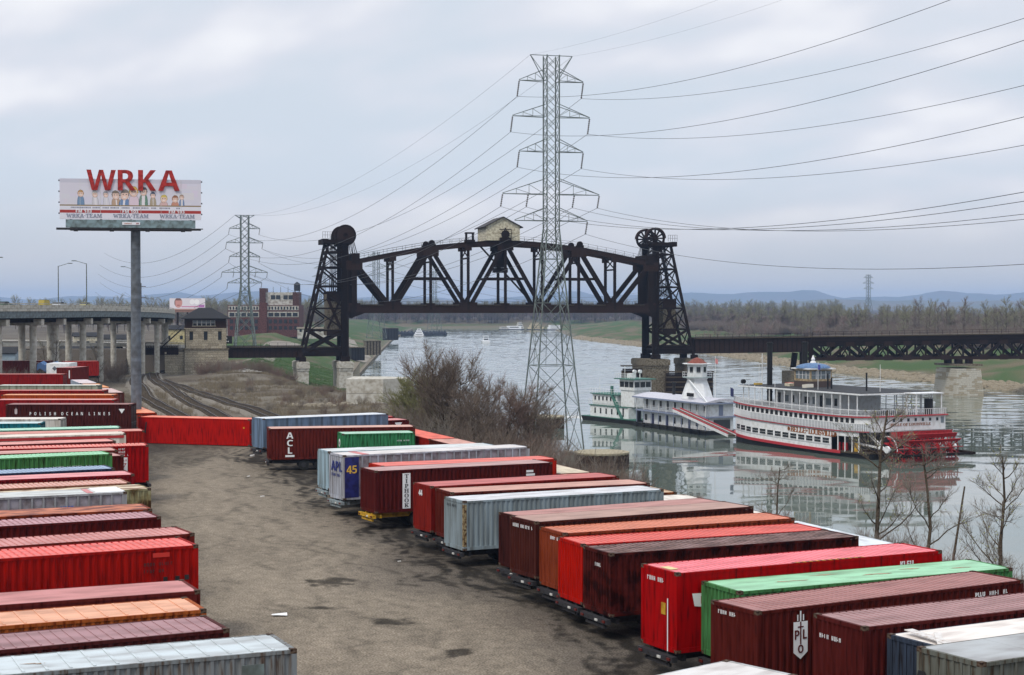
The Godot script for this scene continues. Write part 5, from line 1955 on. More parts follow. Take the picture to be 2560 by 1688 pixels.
# ------------------------------------------------------------------ shipping containers
# id: [x, distance, heading in degrees, roof height, length]
const SPOTS := {
	"R2a": [17.03, 50.87, 29.0, 3.89, 12.19],
	"R2b": [17.18, 48.02, 29.6, 4.11, 12.19],
	"R3": [15.35, 53.04, 27.0, 4.05, 12.19],
	"R4": [12.5, 57.29, 30.7, 3.78, 12.19],
	"R5": [12.82, 60.82, 25.3, 3.74, 12.19],
	"R6": [10.75, 62.75, 26.9, 4.09, 12.19],
	"R7": [9.02, 70.55, 24.5, 3.59, 12.19],
	"R8": [8.11, 73.64, 22.9, 3.5, 12.19],
	"R9": [7.26, 76.3, 25.6, 3.64, 12.19],
	"R10": [5.83, 78.75, 28.8, 3.85, 12.19],
	"R11": [5.22, 83.02, 30.4, 3.52, 12.19],
	"R12": [2.38, 89.62, 27.0, 3.49, 12.19],
	"R13": [1.81, 93.36, 23.5, 3.48, 12.19],
	"R14": [0.35, 95.9, 27.5, 3.58, 12.19],
	"R15": [-3.39, 104.1, 27.0, 3.62, 12.19],
	"R16": [-3.12, 107.24, 24.8, 3.59, 12.19],
	"R17": [-5.4, 110.93, 28.9, 3.99, 13.72],
	"R18": [-7.18, 114.23, 24.1, 3.88, 12.19],
	"R20": [-14.33, 138.89, 11.9, 3.5, 12.19],
	"R21": [-16.73, 153.82, 35.5, 3.2, 12.19],
	"R22": [-15.36, 151.24, 31.5, 3.1, 12.19],
	"R23": [-16.95, 147.21, 32.5, 3.88, 12.19],
	"R19": [-11.21, 136.81, 15.3, 3.19, 6.06],
	"L1": [-12.02, 44.44, 24.4, 4.09, 12.19],
	"L2": [-14.31, 47.08, 27.3, 4.08, 12.19],
	"L3": [-15.59, 50.27, 25.9, 4.1, 12.19],
	"L4": [-16.45, 53.78, 24.5, 4.11, 12.19],
	"L5": [-17.54, 59.36, 27.9, 4.78, 12.19],
	"L6": [-18.68, 64.69, 29.4, 4.46, 12.19],
	"L7": [-21.93, 73.59, 27.7, 4.02, 12.19],
	"L8": [-23.11, 77.07, 24.5, 3.99, 12.19],
	"L9": [-25.63, 82.81, 24.6, 4.15, 12.19],
	"L10": [-25.13, 86.24, 28.5, 3.91, 12.19],
	"L11": [-26.82, 88.83, 26.0, 3.96, 12.19],
	"L12": [-27.76, 93.86, 24.9, 3.92, 12.19],
	"L13": [-29.62, 96.97, 27.9, 3.93, 12.19],
	"L14": [-31.15, 102.67, 28.7, 4.29, 12.19],
	"L15": [-31.1, 105.58, 28.9, 3.91, 12.19],
	"L16": [-32.67, 110.49, 22.2, 3.89, 12.19],
	"L17": [-31.42, 114.37, 18.6, 3.93, 12.19],
	"L18": [-34.49, 117.57, 25.2, 3.91, 12.19],
	"L19": [-35.43, 124.71, 22.5, 3.92, 12.19],
	"L20": [-34.71, 127.95, 19.5, 3.91, 12.19],
	"L21": [-37.29, 131.22, 20.1, 3.91, 12.19],
	"R1": [1.93, 39.29, 41.0, 4.14, 12.19],
	"W1": [-30.76, 163.11, -18.3, 2.65, 12.19],
	"W2": [-39.9, 176.0, -69.0, 2.62, 12.19],
	"W3": [-52.6, 216.0, -69.0, 2.62, 12.19],
	"W4": [-57.5, 229.0, -69.0, 2.62, 12.19],
	"W5": [-62.5, 242.0, -69.0, 2.62, 12.19],
	"POL": [-43.3, 163.0, 0.5, 4.0, 12.19],
	"L25": [-47.3, 172.6, 1.0, 3.9, 12.19],
	"L26": [-49.6, 182.0, 1.0, 3.9, 12.19],
	"L27": [-53.0, 191.5, 1.0, 3.9, 12.19],
	"L28": [-56.8, 204.0, 1.0, 3.9, 12.19],
	"L29": [-70.0, 237.0, 1.0, 3.9, 12.19],
	"L30": [-88.0, 295.0, 1.0, 3.9, 12.19],
	"L31": [-67.0, 253.0, 80.0, 4.3, 6.06],
	"L32": [-76.0, 292.0, 25.0, 3.9, 6.06],
	"L23": [-46.1, 147.5, 3.0, 3.62, 12.19],
	"L22": [-46.0, 140.5, 6.0, 3.7, 12.19],
	"R24": [-7.9, 143.0, -69.0, 2.62, 12.19],
	"R25": [-3.5, 131.4, -69.0, 2.62, 12.19],
	"R26": [2.0, 114.6, -69.0, 2.62, 12.19],
	"R27": [6.4, 103.0, -69.0, 2.62, 12.19],
	"R28": [11.1, 90.5, -69.0, 2.62, 12.19],
	"R29": [15.6, 78.8, -69.0, 2.62, 12.19],
}
const WIDE := 2.44

func corr(a: Vector3, b: Vector3, up: Vector3, out: Vector3, period: float, depth: float, s := [0.0, 0.30, 0.5, 0.80, 1.0]) -> MB:
	# trapezoid corrugation between a and b (bottom edge), raised along up, proud along out
	var mb := MB.new()
	var l := a.distance_to(b)
	var d := (b - a) / l
	var n := int(round(l / period))
	var p := l / n
	for i in n:
		var o := [0.0, 0.0, -depth, -depth, 0.0]
		for k in 4:
			var q0: Vector3 = a + d * p * (i + s[k]) + out * o[k]
			var q1: Vector3 = a + d * p * (i + s[k + 1]) + out * o[k + 1]
			mb.quad(q0, q1, q1 + up, q0 + up)
	return mb

func ribbed(a: Vector3, b: Vector3, up: Vector3, out: Vector3, period: float, depth: float) -> MB:
	# flat sheet with standing posts
	var mb := MB.new()
	var l := a.distance_to(b)
	var d := (b - a) / l
	mb.quad(a - out * depth, b - out * depth, b - out * depth + up, a - out * depth + up)
	var n := int(round(l / period))
	for i in n + 1:
		var c := a + d * l * i / n
		mb.box(c + up * 0.5 - out * depth * 0.5, Vector3(0.09, up.length(), depth), Basis(d, up.normalized(), d.cross(up.normalized())))
	if depth > 0.03:
		mb = MB.new()
		mb.quad(a - out * depth, b - out * depth, b - out * depth + up, a - out * depth + up)
	return mb

func rib_posts(a: Vector3, b: Vector3, up: Vector3, out: Vector3, period: float, depth: float) -> MB:
	var mb := MB.new()
	var l := a.distance_to(b)
	var d := (b - a) / l
	var n := int(round(l / period))
	for i in n + 1:
		var c := a + d * l * i / n
		mb.box(c + up * 0.5 - out * depth * 0.5, Vector3(0.1, up.length(), depth), Basis(d, up.normalized(), d.cross(up.normalized())))
	return mb

func container_meshes(l: float, h: float, side: String, roof: String) -> Dictionary:
	var key := "%.2f %.2f %s %s" % [l, h, side, roof]
	if cache.has(key):
		return cache[key]
	var hx := l * 0.5
	var hz := WIDE * 0.5
	var r := {}
	var y0 := 0.16
	var yh := h - 0.12 - y0
	var per := 0.285 if side == "c" else 0.56
	var up := Vector3(0, yh, 0)
	if side == "c":
		r.near = corr(Vector3(-hx + 0.16, y0, hz - 0.012), Vector3(hx - 0.16, y0, hz - 0.012), up, Vector3(0, 0, 1), per, 0.046).mesh()
		r.far = corr(Vector3(hx - 0.16, y0, -hz + 0.012), Vector3(-hx + 0.16, y0, -hz + 0.012), up, Vector3(0, 0, -1), per, 0.046).mesh()
		r.front = corr(Vector3(-hx + 0.012, y0, -hz + 0.16), Vector3(-hx + 0.012, y0, hz - 0.16), up, Vector3(-1, 0, 0), 0.235, 0.05).mesh()
	else:
		var dp := 0.05 if side == "r" else 0.012
		var pp := 0.56 if side == "r" else 1.2
		r.near = ribbed(Vector3(-hx + 0.16, y0, hz - 0.012), Vector3(hx - 0.16, y0, hz - 0.012), up, Vector3(0, 0, 1), pp, dp).mesh()
		r.far = ribbed(Vector3(hx - 0.16, y0, -hz + 0.012), Vector3(-hx + 0.16, y0, -hz + 0.012), up, Vector3(0, 0, -1), pp, dp).mesh()
		r.front = ribbed(Vector3(-hx + 0.012, y0, -hz + 0.16), Vector3(-hx + 0.012, y0, hz - 0.16), up, Vector3(-1, 0, 0), 0.3 if side == "r" else 0.7, dp * 0.6).mesh()
	if side == "r":
		r.ribs = rib_posts(Vector3(-hx + 0.2, y0, hz - 0.012), Vector3(hx - 0.2, y0, hz - 0.012), up, Vector3(0, 0, 1), 0.56, 0.05).mesh()
	var rm := MB.new()
	var ry := h - 0.022
	if roof == "c":
		rm = corr(Vector3(-hx + 0.42, ry, hz - 0.09), Vector3(hx - 0.42, ry, hz - 0.09), Vector3(0, 0, -WIDE + 0.18), Vector3(0, 1, 0), 0.27, 0.05, [0.0, 0.66, 0.74, 0.92, 1.0])
		for s in [-1.0, 1.0]:
			rm.box(Vector3(s * (hx - 0.25), ry - 0.012, 0), Vector3(0.34, 0.02, WIDE - 0.18))
	elif roof == "p":
		rm.box(Vector3(0, ry - 0.01, 0), Vector3(l - 0.16, 0.02, WIDE - 0.16))
		var n := int(l / 0.6)
		for i in n - 1:
			rm.box(Vector3(lerpf(-hx, hx, (i + 1.0) / n), ry + 0.012, 0), Vector3(0.07, 0.03, WIDE - 0.36))
	elif roof == "q":
		rm.box(Vector3(0, ry - 0.01, 0), Vector3(l - 0.16, 0.02, WIDE - 0.16))
		var n := int(l / 0.33)
		for i in n - 1:
			rm.box(Vector3(lerpf(-hx, hx, (i + 1.0) / n), ry + 0.01, 0), Vector3(0.05, 0.026, WIDE - 0.4))
	else:
		rm.box(Vector3(0, ry - 0.005, 0), Vector3(l - 0.16, 0.03, WIDE - 0.16))
		for i in 4:
			rm.box(Vector3(lerpf(-hx, hx, (i + 1.0) / 5.0), ry + 0.011, 0), Vector3(0.05, 0.006, WIDE - 0.2))
	r.roof = rm.mesh()
	var fm := MB.new()
	for sx in [-1.0, 1.0]:
		for sz in [-1.0, 1.0]:
			fm.box(Vector3(sx * (hx - 0.08), h * 0.5, sz * (hz - 0.08)), Vector3(0.16, h - 0.2, 0.16))
		fm.box(Vector3(sx * (hx - 0.06), h - 0.07, 0), Vector3(0.12, 0.13, WIDE - 0.3))
		fm.box(Vector3(sx * (hx - 0.07), 0.1, 0), Vector3(0.14, 0.19, WIDE - 0.3))
	for sz in [-1.0, 1.0]:
		fm.box(Vector3(0, h - 0.065, sz * (hz - 0.045)), Vector3(l - 0.3, 0.1, 0.09))
		fm.box(Vector3(0, 0.1, sz * (hz - 0.06)), Vector3(l - 0.3, 0.17, 0.12))
	fm.box(Vector3(0, 0.12, 0), Vector3(l - 0.3, 0.1, WIDE - 0.26))
	r.frame = fm.mesh()
	var dm := MB.new()     # one door leaf, hinge edge at z = 0
	dm.box(Vector3(0, h * 0.5, 0.51), Vector3(0.05, h - 0.42, 1.0))
	r.door = dm.mesh()
	var rod := MB.new()
	rod.tube(Vector3(0.05, 0.2, 0), Vector3(0.05, h - 0.2, 0), 0.022, 0.022, 6)
	rod.box(Vector3(0.06, 1.1, 0.08), Vector3(0.04, 0.06, 0.34))
	r.rod = rod.mesh()
	var cm := MB.new()
	cm.box(Vector3.ZERO, Vector3(0.19, 0.13, 0.18))
	cm.box(Vector3(0, 0.045, 0), Vector3(0.12, 0.05, 0.1))
	r.casting = cm.mesh()
	cache[key] = r
	return r

func container(id: String, body: Color, roofc_skylit: Color, side: String, roof: String, label: String, wear := "rust") -> Node3D:
	var s: Array = SPOTS[id]
	var l: float = s[4]
	var top: float = s[3]
	var h := 2.9 if top > 3.95 else 2.59
	if top < 2.8:
		h = 2.59
	var b := top - h
	var o := thing("shipping_container", label, "container", W(s[0], b, s[1]), deg_to_rad(s[2]), "shipping containers in the yard")
	var g := container_meshes(l, h, side, roof)
	body = body.darkened(0.05)
	body.s = minf(1.0, body.s * 1.12)
	if body.r > body.g * 1.4:
		body.b *= 0.84
		roofc_skylit.b *= 0.95
	var pm := mat(body, 0.55, T.streak if wear == "rust" else T[wear], 0.16)
	if wear == "rust" and body.v > 0.55 and body.s < 0.35:
		pm.albedo_texture = T.grime
	if wear == "rust":
		pm.uv1_scale = Vector3(0.30, 0.035, 0.30)
	pm.metallic_specular = 0.16
	pm.uv1_offset = Vector3(s[0], s[1], s[2]) * 0.37
	var rm := mat(roofc_skylit, 0.5, T[wear] if wear == "heavy" else T.chalk, 0.13)  # roof colour: faded paint, lightened further to paint in the skylight on it
	rm.uv1_offset = pm.uv1_offset
	rm.uv1_scale = Vector3(0.07, 0.2, 0.22)
	put(g.frame, "frame", pm, o)
	if side == "r":
		put(g.ribs, "rib_posts", pm, o)
	for sheet in [g.near, g.far]:
		put(sheet, "side_panel", M.aluminium if id in ["R17", "L9"] else pm, o)
	put(g.front, "end_panel", pm, o)
	put(g.roof, "roof_panel", rm, o)
	for k in [-1.0, 1.0]:
		var d := put(g.door, "door", pm, o)
		d.position = Vector3(l * 0.5 - 0.05, 0, k * 0.02)
		d.scale.z = k
		for q in [0.28, 0.78]:
			put(g.rod, "lock_rod", M.galv, d).position = Vector3(0, 0, q)
	var cmat: Material = M.casting
	for sx in [-1.0, 1.0]:
		for sy in [0.0, 1.0]:
			for sz in [-1.0, 1.0]:
				var c := put(g.casting, "corner_casting", cmat, o)
				c.position = Vector3(sx * (l * 0.5 - 0.092), h - 0.058 if sy else 0.062, sz * (WIDE * 0.5 - 0.087))
				if sy == 0.0:
					c.rotation.x = PI
	if b > 0.3:
		chassis(o, l, b, id.begins_with("R"))
	return o

# a skeletal road trailer under the container
func chassis(box: Node3D, l: float, b: float, wheels_left: bool) -> void:
	var key := "chassis %.1f %.2f" % [l, snappedf(b, 0.1)]
	if not cache.has(key):
		var m := {}
		var rl := MB.new()
		rl.box(Vector3(0, -0.19, 0), Vector3(l - 0.1, 0.3, 0.16))
		m.rail = rl.mesh()
		var cr := MB.new()
		for k in 5:
			cr.box(Vector3(lerpf(-l * 0.5 + 0.4, l * 0.5 - 0.4, k / 4.0), -0.2, 0), Vector3(0.14, 0.2, 2.2))
		m.cross = cr.mesh()
		var bp := MB.new()
		bp.box(Vector3(-l * 0.5 - 0.05, -0.2, 0), Vector3(0.22, 0.2, 2.36))
		bp.box(Vector3(-l * 0.5 - 0.02, -0.45 * minf(1.0, b), 0.0), Vector3(0.1, 0.12, 1.7))
		for z in [-0.7, 0.7]:
			bp.box(Vector3(-l * 0.5 - 0.02, -0.3, z), Vector3(0.1, 0.3, 0.1))
		m.bumper = bp.mesh()
		var r := minf(0.5, b * 0.5 - 0.02)
		r = maxf(r, 0.22)
		var wh := MB.new()
		for z in [-0.17, 0.17]:
			wh.tube(Vector3(0, 0, z - 0.13), Vector3(0, 0, z + 0.13), r, r, 16, true)
		m.wheel = wh.mesh()
		var hub := MB.new()
		hub.tube(Vector3(0, 0, -0.32), Vector3(0, 0, 0.32), r * 0.5, r * 0.5, 10, true)
		m.hub = hub.mesh()
		m.r = r
		var ax := MB.new()
		ax.tube(Vector3(0, 0, -1.0), Vector3(0, 0, 1.0), 0.08, 0.08, 6)
		ax.box(Vector3(0, (b - 0.3 - r) * 0.4, 0.5), Vector3(0.9, 0.12, 0.1))
		ax.box(Vector3(0, (b - 0.3 - r) * 0.4, -0.5), Vector3(0.9, 0.12, 0.1))
		m.axle = ax.mesh()
		var lg := MB.new()
		lg.box(Vector3(0, -b * 0.5 - 0.1, 0), Vector3(0.14, b - 0.25, 0.14))
		lg.box(Vector3(0, -b + 0.05, 0), Vector3(0.3, 0.08, 0.3))
		m.leg = lg.mesh()
		var lamp := MB.new()
		lamp.box(Vector3(-l * 0.5 - 0.18, -0.2, 0), Vector3(0.05, 0.09, 0.2))
		m.lamp = lamp.mesh()
		cache[key] = m
	var g: Dictionary = cache[key]
	var words: PackedStringArray = (box.get_meta("label") as String).split(" ")
	var lbl := "trailer under the " + " ".join(words.slice(0, 13))
	var o := thing("trailer_chassis", lbl, "trailer", Vector3(box.position.x, box.position.y - 0.012, box.position.z), box.rotation.y + (0.0 if wheels_left else PI), "trailer chassis under the containers")
	var fm: Material = M.chassis
	if (box.get_meta("label") as String).contains("TIPHOOK"):
		fm = M.yellow
	elif (box.get_meta("label") as String).contains("pale blue") or (box.get_meta("label") as String).contains("silver"):
		fm = M.chassis_pale
	for z in [-0.5, 0.5]:
		put(g.rail, "frame_rail", fm, o).position = Vector3(0, 0, z)
	put(g.cross, "crossmembers", fm, o)
	put(g.bumper, "bumper", fm, o)
	for z in [-0.95, 0.95]:
		put(g.lamp, "tail_lamp", M.tail, o).position = Vector3(0, 0, z)
	put(g.lamp, "plate", M.offwhite, o).position = Vector3(0, -0.02, 0.3)
	for x in [-l * 0.5 + 2.9, -l * 0.5 + 4.2]:
		put(g.axle, "axle", M.black, o).position = Vector3(x, -b + g.r, 0)
		for z in [-0.8, 0.8]:
			var w := put(g.wheel, "wheel", M.tyre, o)
			w.position = Vector3(x, -b + g.r + 0.02, z)
			put(g.hub, "hub", M.chassis, w)
	for z in [-0.75, 0.75]:
		put(g.leg, "landing_leg", M.chassis, o).position = Vector3(l * 0.5 - 2.6, 0, z)

# rows of small identity marks, too small to read at this distance
func ticks(o: Node3D, at: Vector3, dir: Vector3, n: int, size: float, m: Material, out: Vector3) -> void:
	var mb := MB.new()
	var r := RandomNumberGenerator.new()
	r.seed = n * 77 + int(at.x * 100)
	for i in n:
		if i in [4, 11]:
			continue
		var hgt := size * r.randf_range(0.85, 1.0)
		var c := at + dir * size * 0.85 * i
		var b := Basis(dir, Vector3.UP, dir.cross(Vector3.UP))
		mb.box(c + dir * size * 0.12, Vector3(size * 0.14, hgt, 0.012), b)
		if r.randf() < 0.75:
			mb.box(c + dir * size * 0.3 + Vector3(0, hgt * r.randf_range(-0.4, 0.4), 0), Vector3(size * 0.4, size * 0.16, 0.012), b)
		if r.randf() < 0.6:
			mb.box(c + dir * size * 0.5, Vector3(size * 0.14, hgt, 0.012), b)
	part(mb, "identity_marks", m, o).position = out * 0.012

func make_containers() -> void:
	M.aluminium = mat(rgb(150, 144, 152), 0.4, T.grime, 0.2)   # bare sheet between painted posts
	M.tail = mat(lin(0.10, 0.012, 0.01), 0.4)
	M.casting = mat(lin(0.10, 0.07, 0.05), 0.8, T.heavy, 0.8)
	M.chassis = mat(lin(0.03, 0.03, 0.034), 0.6, T.rust, 0.4)
	M.chassis_pale = mat(lin(0.22, 0.27, 0.29), 0.6, T.rust, 0.4)
	var wh := mat(lin(0.72, 0.72, 0.72), 0.6)
	var blk := mat(lin(0.02, 0.02, 0.022), 0.6)
	var hz := WIDE * 0.5
	var X := Vector3.RIGHT
	var Z := Vector3(0, 0, 1)
	var o: Node3D
	# ---- right-hand row, nearest first
	o = container("R1", rgb(186, 188, 190), rgb(208, 206, 204), "s", "s", "pale grey container with clean white roof standing in the lane before the brown row")
	o = container("R2a", rgb(58, 66, 80), rgb(228, 222, 216), "r", "s", "container with torn rusty white roof and dark blue end beside the APL box")
	# the torn roof edge: a lifted strip of sheet and a bent header
	var torn := MB.new()
	torn.bar(Vector3(-5.75, 2.66, 1.05), Vector3(-5.55, 2.72, -0.9), 0.3, 0.03)
	torn.bar(Vector3(-5.95, 2.62, 0.9), Vector3(-5.35, 2.78, 0.1), 0.22, 0.03)
	part(torn, "torn_roof_sheet", mat(lin(0.6, 0.58, 0.56), 0.6, T.rust, 0.4), o)
	var gap := MB.new()
	gap.span(Vector3(-6.105, 0.3, -0.98), Vector3(-6.08, 1.35, 0.98))
	part(gap, "open_hatch", M.black, o)
	letters("APL", 0.1, 0.01, wh, o, Vector3(-6.12, 1.5, 0.4), -PI / 2)
	o = container("R2b", rgb(104, 106, 100), rgb(166, 170, 172), "r", "s", "grey ribbed APL container with rusty corner posts and a smooth grey roof")
	letters("APL", 0.95, 0.02, blk, o, Vector3(-6.11, 1.75, -0.25), -PI / 2)
	ticks(o, Vector3(-6.115, 2.3, 0.35), Z, 6, 0.11, wh, -X)
	o = container("R3", rgb(84, 34, 36), rgb(158, 122, 128), "c", "c", "dark maroon container with mauve ribbed roof between the crest box and the torn one")
	ticks(o, Vector3(-6.1, 2.3, -0.9), Z, 9, 0.14, wh, -X)
	o = container("R4", rgb(86, 34, 33), rgb(160, 112, 114), "c", "c", "dark brown container with a white PLO crest on its side")
	ticks(o, Vector3(-6.1, 2.3, -0.8), Z, 8, 0.14, wh, -X)
	crest(o, Vector3(-4.3, 1.55, hz + 0.01), wh, mat(rgb(86, 34, 33), 0.5))
	letters("PLLU", 0.15, 0.02, wh, o, Vector3(3.9, 2.25, hz + 0.006))
	ticks(o, Vector3(4.35, 2.26, hz), X, 7, 0.16, wh, Z)
	o = container("R5", rgb(78, 128, 82), rgb(150, 204, 166), "c", "s", "green container with mint roof streaked by rust beside the red hazard striped one", "rust")
	roof_streaks(o, [[-3.3, 0.1, 1.6], [-1.4, -0.5, 1.3], [0.6, 0.2, 1.7], [2.4, -0.3, 1.0], [4.4, 0.3, 1.2]], 2.59)
	o = container("R6", rgb(164, 16, 18), rgb(232, 124, 140), "s", "c", "bright red container with yellow hazard stripes along the edge of its pink roof")
	ticks(o, Vector3(-6.1, 2.5, -0.75), Z, 8, 0.17, wh, -X)
	var pl2 := MB.new()
	pl2.box(Vector3(-6.105, 1.5, 0.35), Vector3(0.02, 0.42, 0.28))
	part(pl2, "warning_plate", M.yellow, o)
	var stripe := MB.new()
	stripe.box(Vector3(-6.1, 0.95, 0.62), Vector3(0.012, 1.9, 0.05))
	part(stripe, "white_stripe", wh, o)
	var flag := MB.new()
	flag.quad(Vector3(-5.35, 1.66, hz + 0.012), Vector3(-4.75, 1.58, hz + 0.012), Vector3(-4.83, 2.1, hz + 0.012), Vector3(-5.45, 2.12, hz + 0.012))
	var fo := part(flag, "flag_emblem", wh, o)
	letters("K", 0.26, 0.01, mat(rgb(150, 16, 18), 0.5), fo, Vector3(-5.0, 1.86, hz + 0.022))
	for k in 22:
		var hs := MB.new()
		hs.bar(Vector3(-0.95 + k * 0.15, 2.895, hz - 0.16), Vector3(-0.85 + k * 0.15, 2.895, hz - 0.02), 0.07, 0.012)
		part(hs, "hazard_stripe", M.yellow if k % 2 else blk, o)
	letters("KLFU", 0.2, 0.02, wh, o, Vector3(4.35, 2.5, hz + 0.004))
	ticks(o, Vector3(4.05, 2.25, hz), X, 6, 0.13, wh, Z)
	var rp := MB.new()
	rp.box(Vector3(-5.7, 2.9, 0.1), Vector3(0.35, 0.01, 0.7))
	part(rp, "roof_plate", mat(lin(0.6, 0.5, 0.25), 0.6), o)
	o = container("R7", rgb(78, 30, 30), rgb(124, 96, 98), "c", "c", "dark brown container with sooty grey roof behind the red hazard striped one", "heavy")
	ticks(o, Vector3(-6.1, 2.0, -0.1), Z, 5, 0.16, wh, -X)
	o = container("R8", rgb(178, 30, 14), rgb(212, 96, 90), "c", "c", "scarlet container with salmon ribbed roof squeezed between two brown ones")
	o = container("R9", rgb(132, 66, 48), rgb(206, 126, 104), "c", "c", "rust orange container with peach ribbed roof and white code on its far end")
	ticks(o, Vector3(-6.1, 2.25, -0.1), Z, 6, 0.15, wh, -X)
	letters("IEAU", 0.2, 0.02, wh, o, Vector3(3.5, 2.2, hz + 0.004))
	ticks(o, Vector3(4.0, 2.2, hz), X, 8, 0.15, wh, Z)
	o = container("R10", rgb(72, 36, 34), rgb(172, 138, 132), "c", "s", "blackish brown container with dotted white code and dusty smooth roof")
	ticks(o, Vector3(-6.1, 2.25, -0.9), Z, 13, 0.17, wh, -X)
	o = container("R11", rgb(60, 27, 27), rgb(178, 128, 126), "s", "s", "blackish maroon container with dusty pink roof behind the dotted code one")
	o = container("R12", rgb(142, 154, 160), rgb(206, 208, 212), "c", "s", "light grey corrugated container with rusty yellow corner post")
	ticks(o, Vector3(-6.1, 2.25, -0.85), Z, 9, 0.15, mat(lin(0.07, 0.08, 0.09), 0.6), -X)
	ticks(o, Vector3(4.6, 2.0, hz), X, 7, 0.16, mat(lin(0.07, 0.08, 0.09), 0.6), Z)
	var cp := MB.new()
	cp.box(Vector3(-6.02, 1.3, hz - 0.075), Vector3(0.17, 2.2, 0.17))
	part(cp, "rusty_post", mat(lin(0.30, 0.25, 0.14), 0.8, T.heavy, 0.6), o)
	o = container("R13", rgb(92, 38, 33), rgb(196, 150, 142), "c", "s", "red brown container with dusty tan roof behind the light grey one")
	o = container("R14", rgb(126, 36, 29), rgb(186, 98, 98), "s", "s", "brick red container with a white number on its end")
	letters("44", 0.32, 0.02, wh, o, Vector3(-6.1, 2.1, -0.2), -PI / 2)
	o = container("R15", rgb(82, 28, 28), rgb(180, 146, 150), "c", "s", "dark maroon TIPHOOK container on a yellow trailer")
	var tip := MB.new()
	tip.box(Vector3(-4.05, 1.28, hz + 0.004), Vector3(0.52, 2.15, 0.016))
	var to := part(tip, "name_panel", wh, o)
	for i in 7:
		letters("TIPHOOK"[i], 0.24, 0.012, blk, to, Vector3(-4.05, 2.17 - i * 0.296, hz + 0.016), 0.0, true, "lettering", 1.25)
	var tp := MB.new()
	tp.box(Vector3(4.45, 2.1, hz + 0.004), Vector3(0.5, 0.14, 0.012))
	tp.box(Vector3(4.5, 1.88, hz + 0.004), Vector3(0.62, 0.14, 0.012))
	tp.box(Vector3(4.5, 1.66, hz + 0.004), Vector3(0.62, 0.14, 0.012))
	part(tp, "code_panel", wh, o)
	o = container("R16", rgb(180, 52, 36), rgb(220, 112, 104), "s", "s", "orange red container with salmon roof behind the TIPHOOK one")
	o = container("R17", rgb(178, 182, 192), rgb(212, 208, 206), "r", "s", "silver ribbed APL container with a blue 45 band")
	var bl := MB.new()
	bl.box(Vector3(-6.3, 1.45, hz + 0.0), Vector3(0.98, 2.6, 0.02))
	var bo := part(bl, "blue_band", mat(lin(0.02, 0.025, 0.16), 0.5, T.grime, 0.3), o)
	letters("45", 0.5, 0.014, mat(lin(0.6, 0.38, 0.06), 0.5), bo, Vector3(-6.3, 1.95, hz + 0.02))
	var navy := mat(lin(0.02, 0.03, 0.16), 0.5)
	letters("APL", 0.62, 0.02, navy, o, Vector3(-6.87, 2.1, 0.05), -PI / 2, false, "lettering", 1.15)
	ticks(o, Vector3(-6.87, 1.55, -0.75), Z, 9, 0.2, navy, -X)
	var pk := MB.new()
	pk.box(Vector3(-5.3, 2.9, 0), Vector3(0.5, 0.012, 2.3))
	part(pk, "red_roof_band", mat(lin(0.5, 0.16, 0.16), 0.6), o)
	o = container("R18", rgb(160, 182, 194), rgb(206, 212, 212), "s", "s", "pale blue container on a pale trailer behind the silver one with a band")
	o = container("R20", rgb(96, 38, 34), rgb(208, 164, 156), "c", "s", "maroon container with white ACL letters down its side")
	letters("A", 0.5, 0.02, wh, o, Vector3(-4.35, 1.98, hz + 0.004), 0.0, false, "lettering", 1.25)
	letters("C", 0.5, 0.02, wh, o, Vector3(-4.35, 1.36, hz + 0.004), 0.0, false, "lettering", 1.25)
	letters("L", 0.5, 0.02, wh, o, Vector3(-4.35, 0.74, hz + 0.004), 0.0, false, "lettering", 1.25)
	var ub := MB.new()
	ub.box(Vector3(-4.35, 0.3, hz + 0.004), Vector3(0.75, 0.16, 0.014))
	part(ub, "underline", wh, o)
	o = container("R19", rgb(66, 132, 92), rgb(170, 208, 188), "c", "s", "short green EVERGREEN container in front of the ACL one")
	letters("EVERGREEN", 0.42, 0.02, wh, o, Vector3(0.1, 1.25, hz + 0.004), 0.0, false, "lettering", 1.2)
	ticks(o, Vector3(1.5, 1.95, hz), X, 10, 0.13, wh, Z)
	var em := MB.new()
	em.tube(Vector3(-3.02, 1.75, -0.15), Vector3(-3.045, 1.75, -0.15), 0.34, 0.34, 18, true)
	var eo := part(em, "round_emblem", wh, o)
	var ei := MB.new()
	ei.tube(Vector3(-3.045, 1.75, -0.15), Vector3(-3.055, 1.75, -0.15), 0.15, 0.15, 12, true)
	part(ei, "emblem_centre", M.dark, eo)
	o = container("R21", rgb(158, 42, 37), rgb(212, 106, 114), "c", "s", "red container with rose roof behind the long maroon lettered one")
	o = container("R22", rgb(92, 32, 32), rgb(206, 136, 140), "c", "s", "dark maroon container with white shield mark behind the ACL one")
	var sh := MB.new()
	sh.tri(Vector3(4.6, 2.35, hz + 0.01), Vector3(4.98, 1.8, hz + 0.01), Vector3(5.36, 2.35, hz + 0.01))
	part(sh, "shield_mark", wh, o)
	o = container("R23", rgb(112, 130, 152), rgb(214, 220, 226), "s", "s", "slate blue container with white roof next to the long scarlet wall container")
	o = container("R24", rgb(166, 46, 26), rgb(228, 106, 88), "s", "s", "orange red container lying along the river edge right of the green one")
	o = container("R25", rgb(88, 40, 34), rgb(204, 152, 144), "s", "s", "brown container with pale pink roof lying along the river edge behind the silver one")
	o = container("R26", rgb(110, 62, 46), rgb(206, 194, 178), "s", "s", "container with pale stone coloured roof along the river edge behind the orange red one", "rust")
	o = container("R27", rgb(150, 92, 58), rgb(208, 184, 160), "c", "s", "tan roofed container with rusty corner at the end of the light grey one", "heavy")
	o = container("R28", rgb(196, 190, 180), rgb(220, 214, 204), "s", "s", "cream container along the river edge behind the dotted code one")
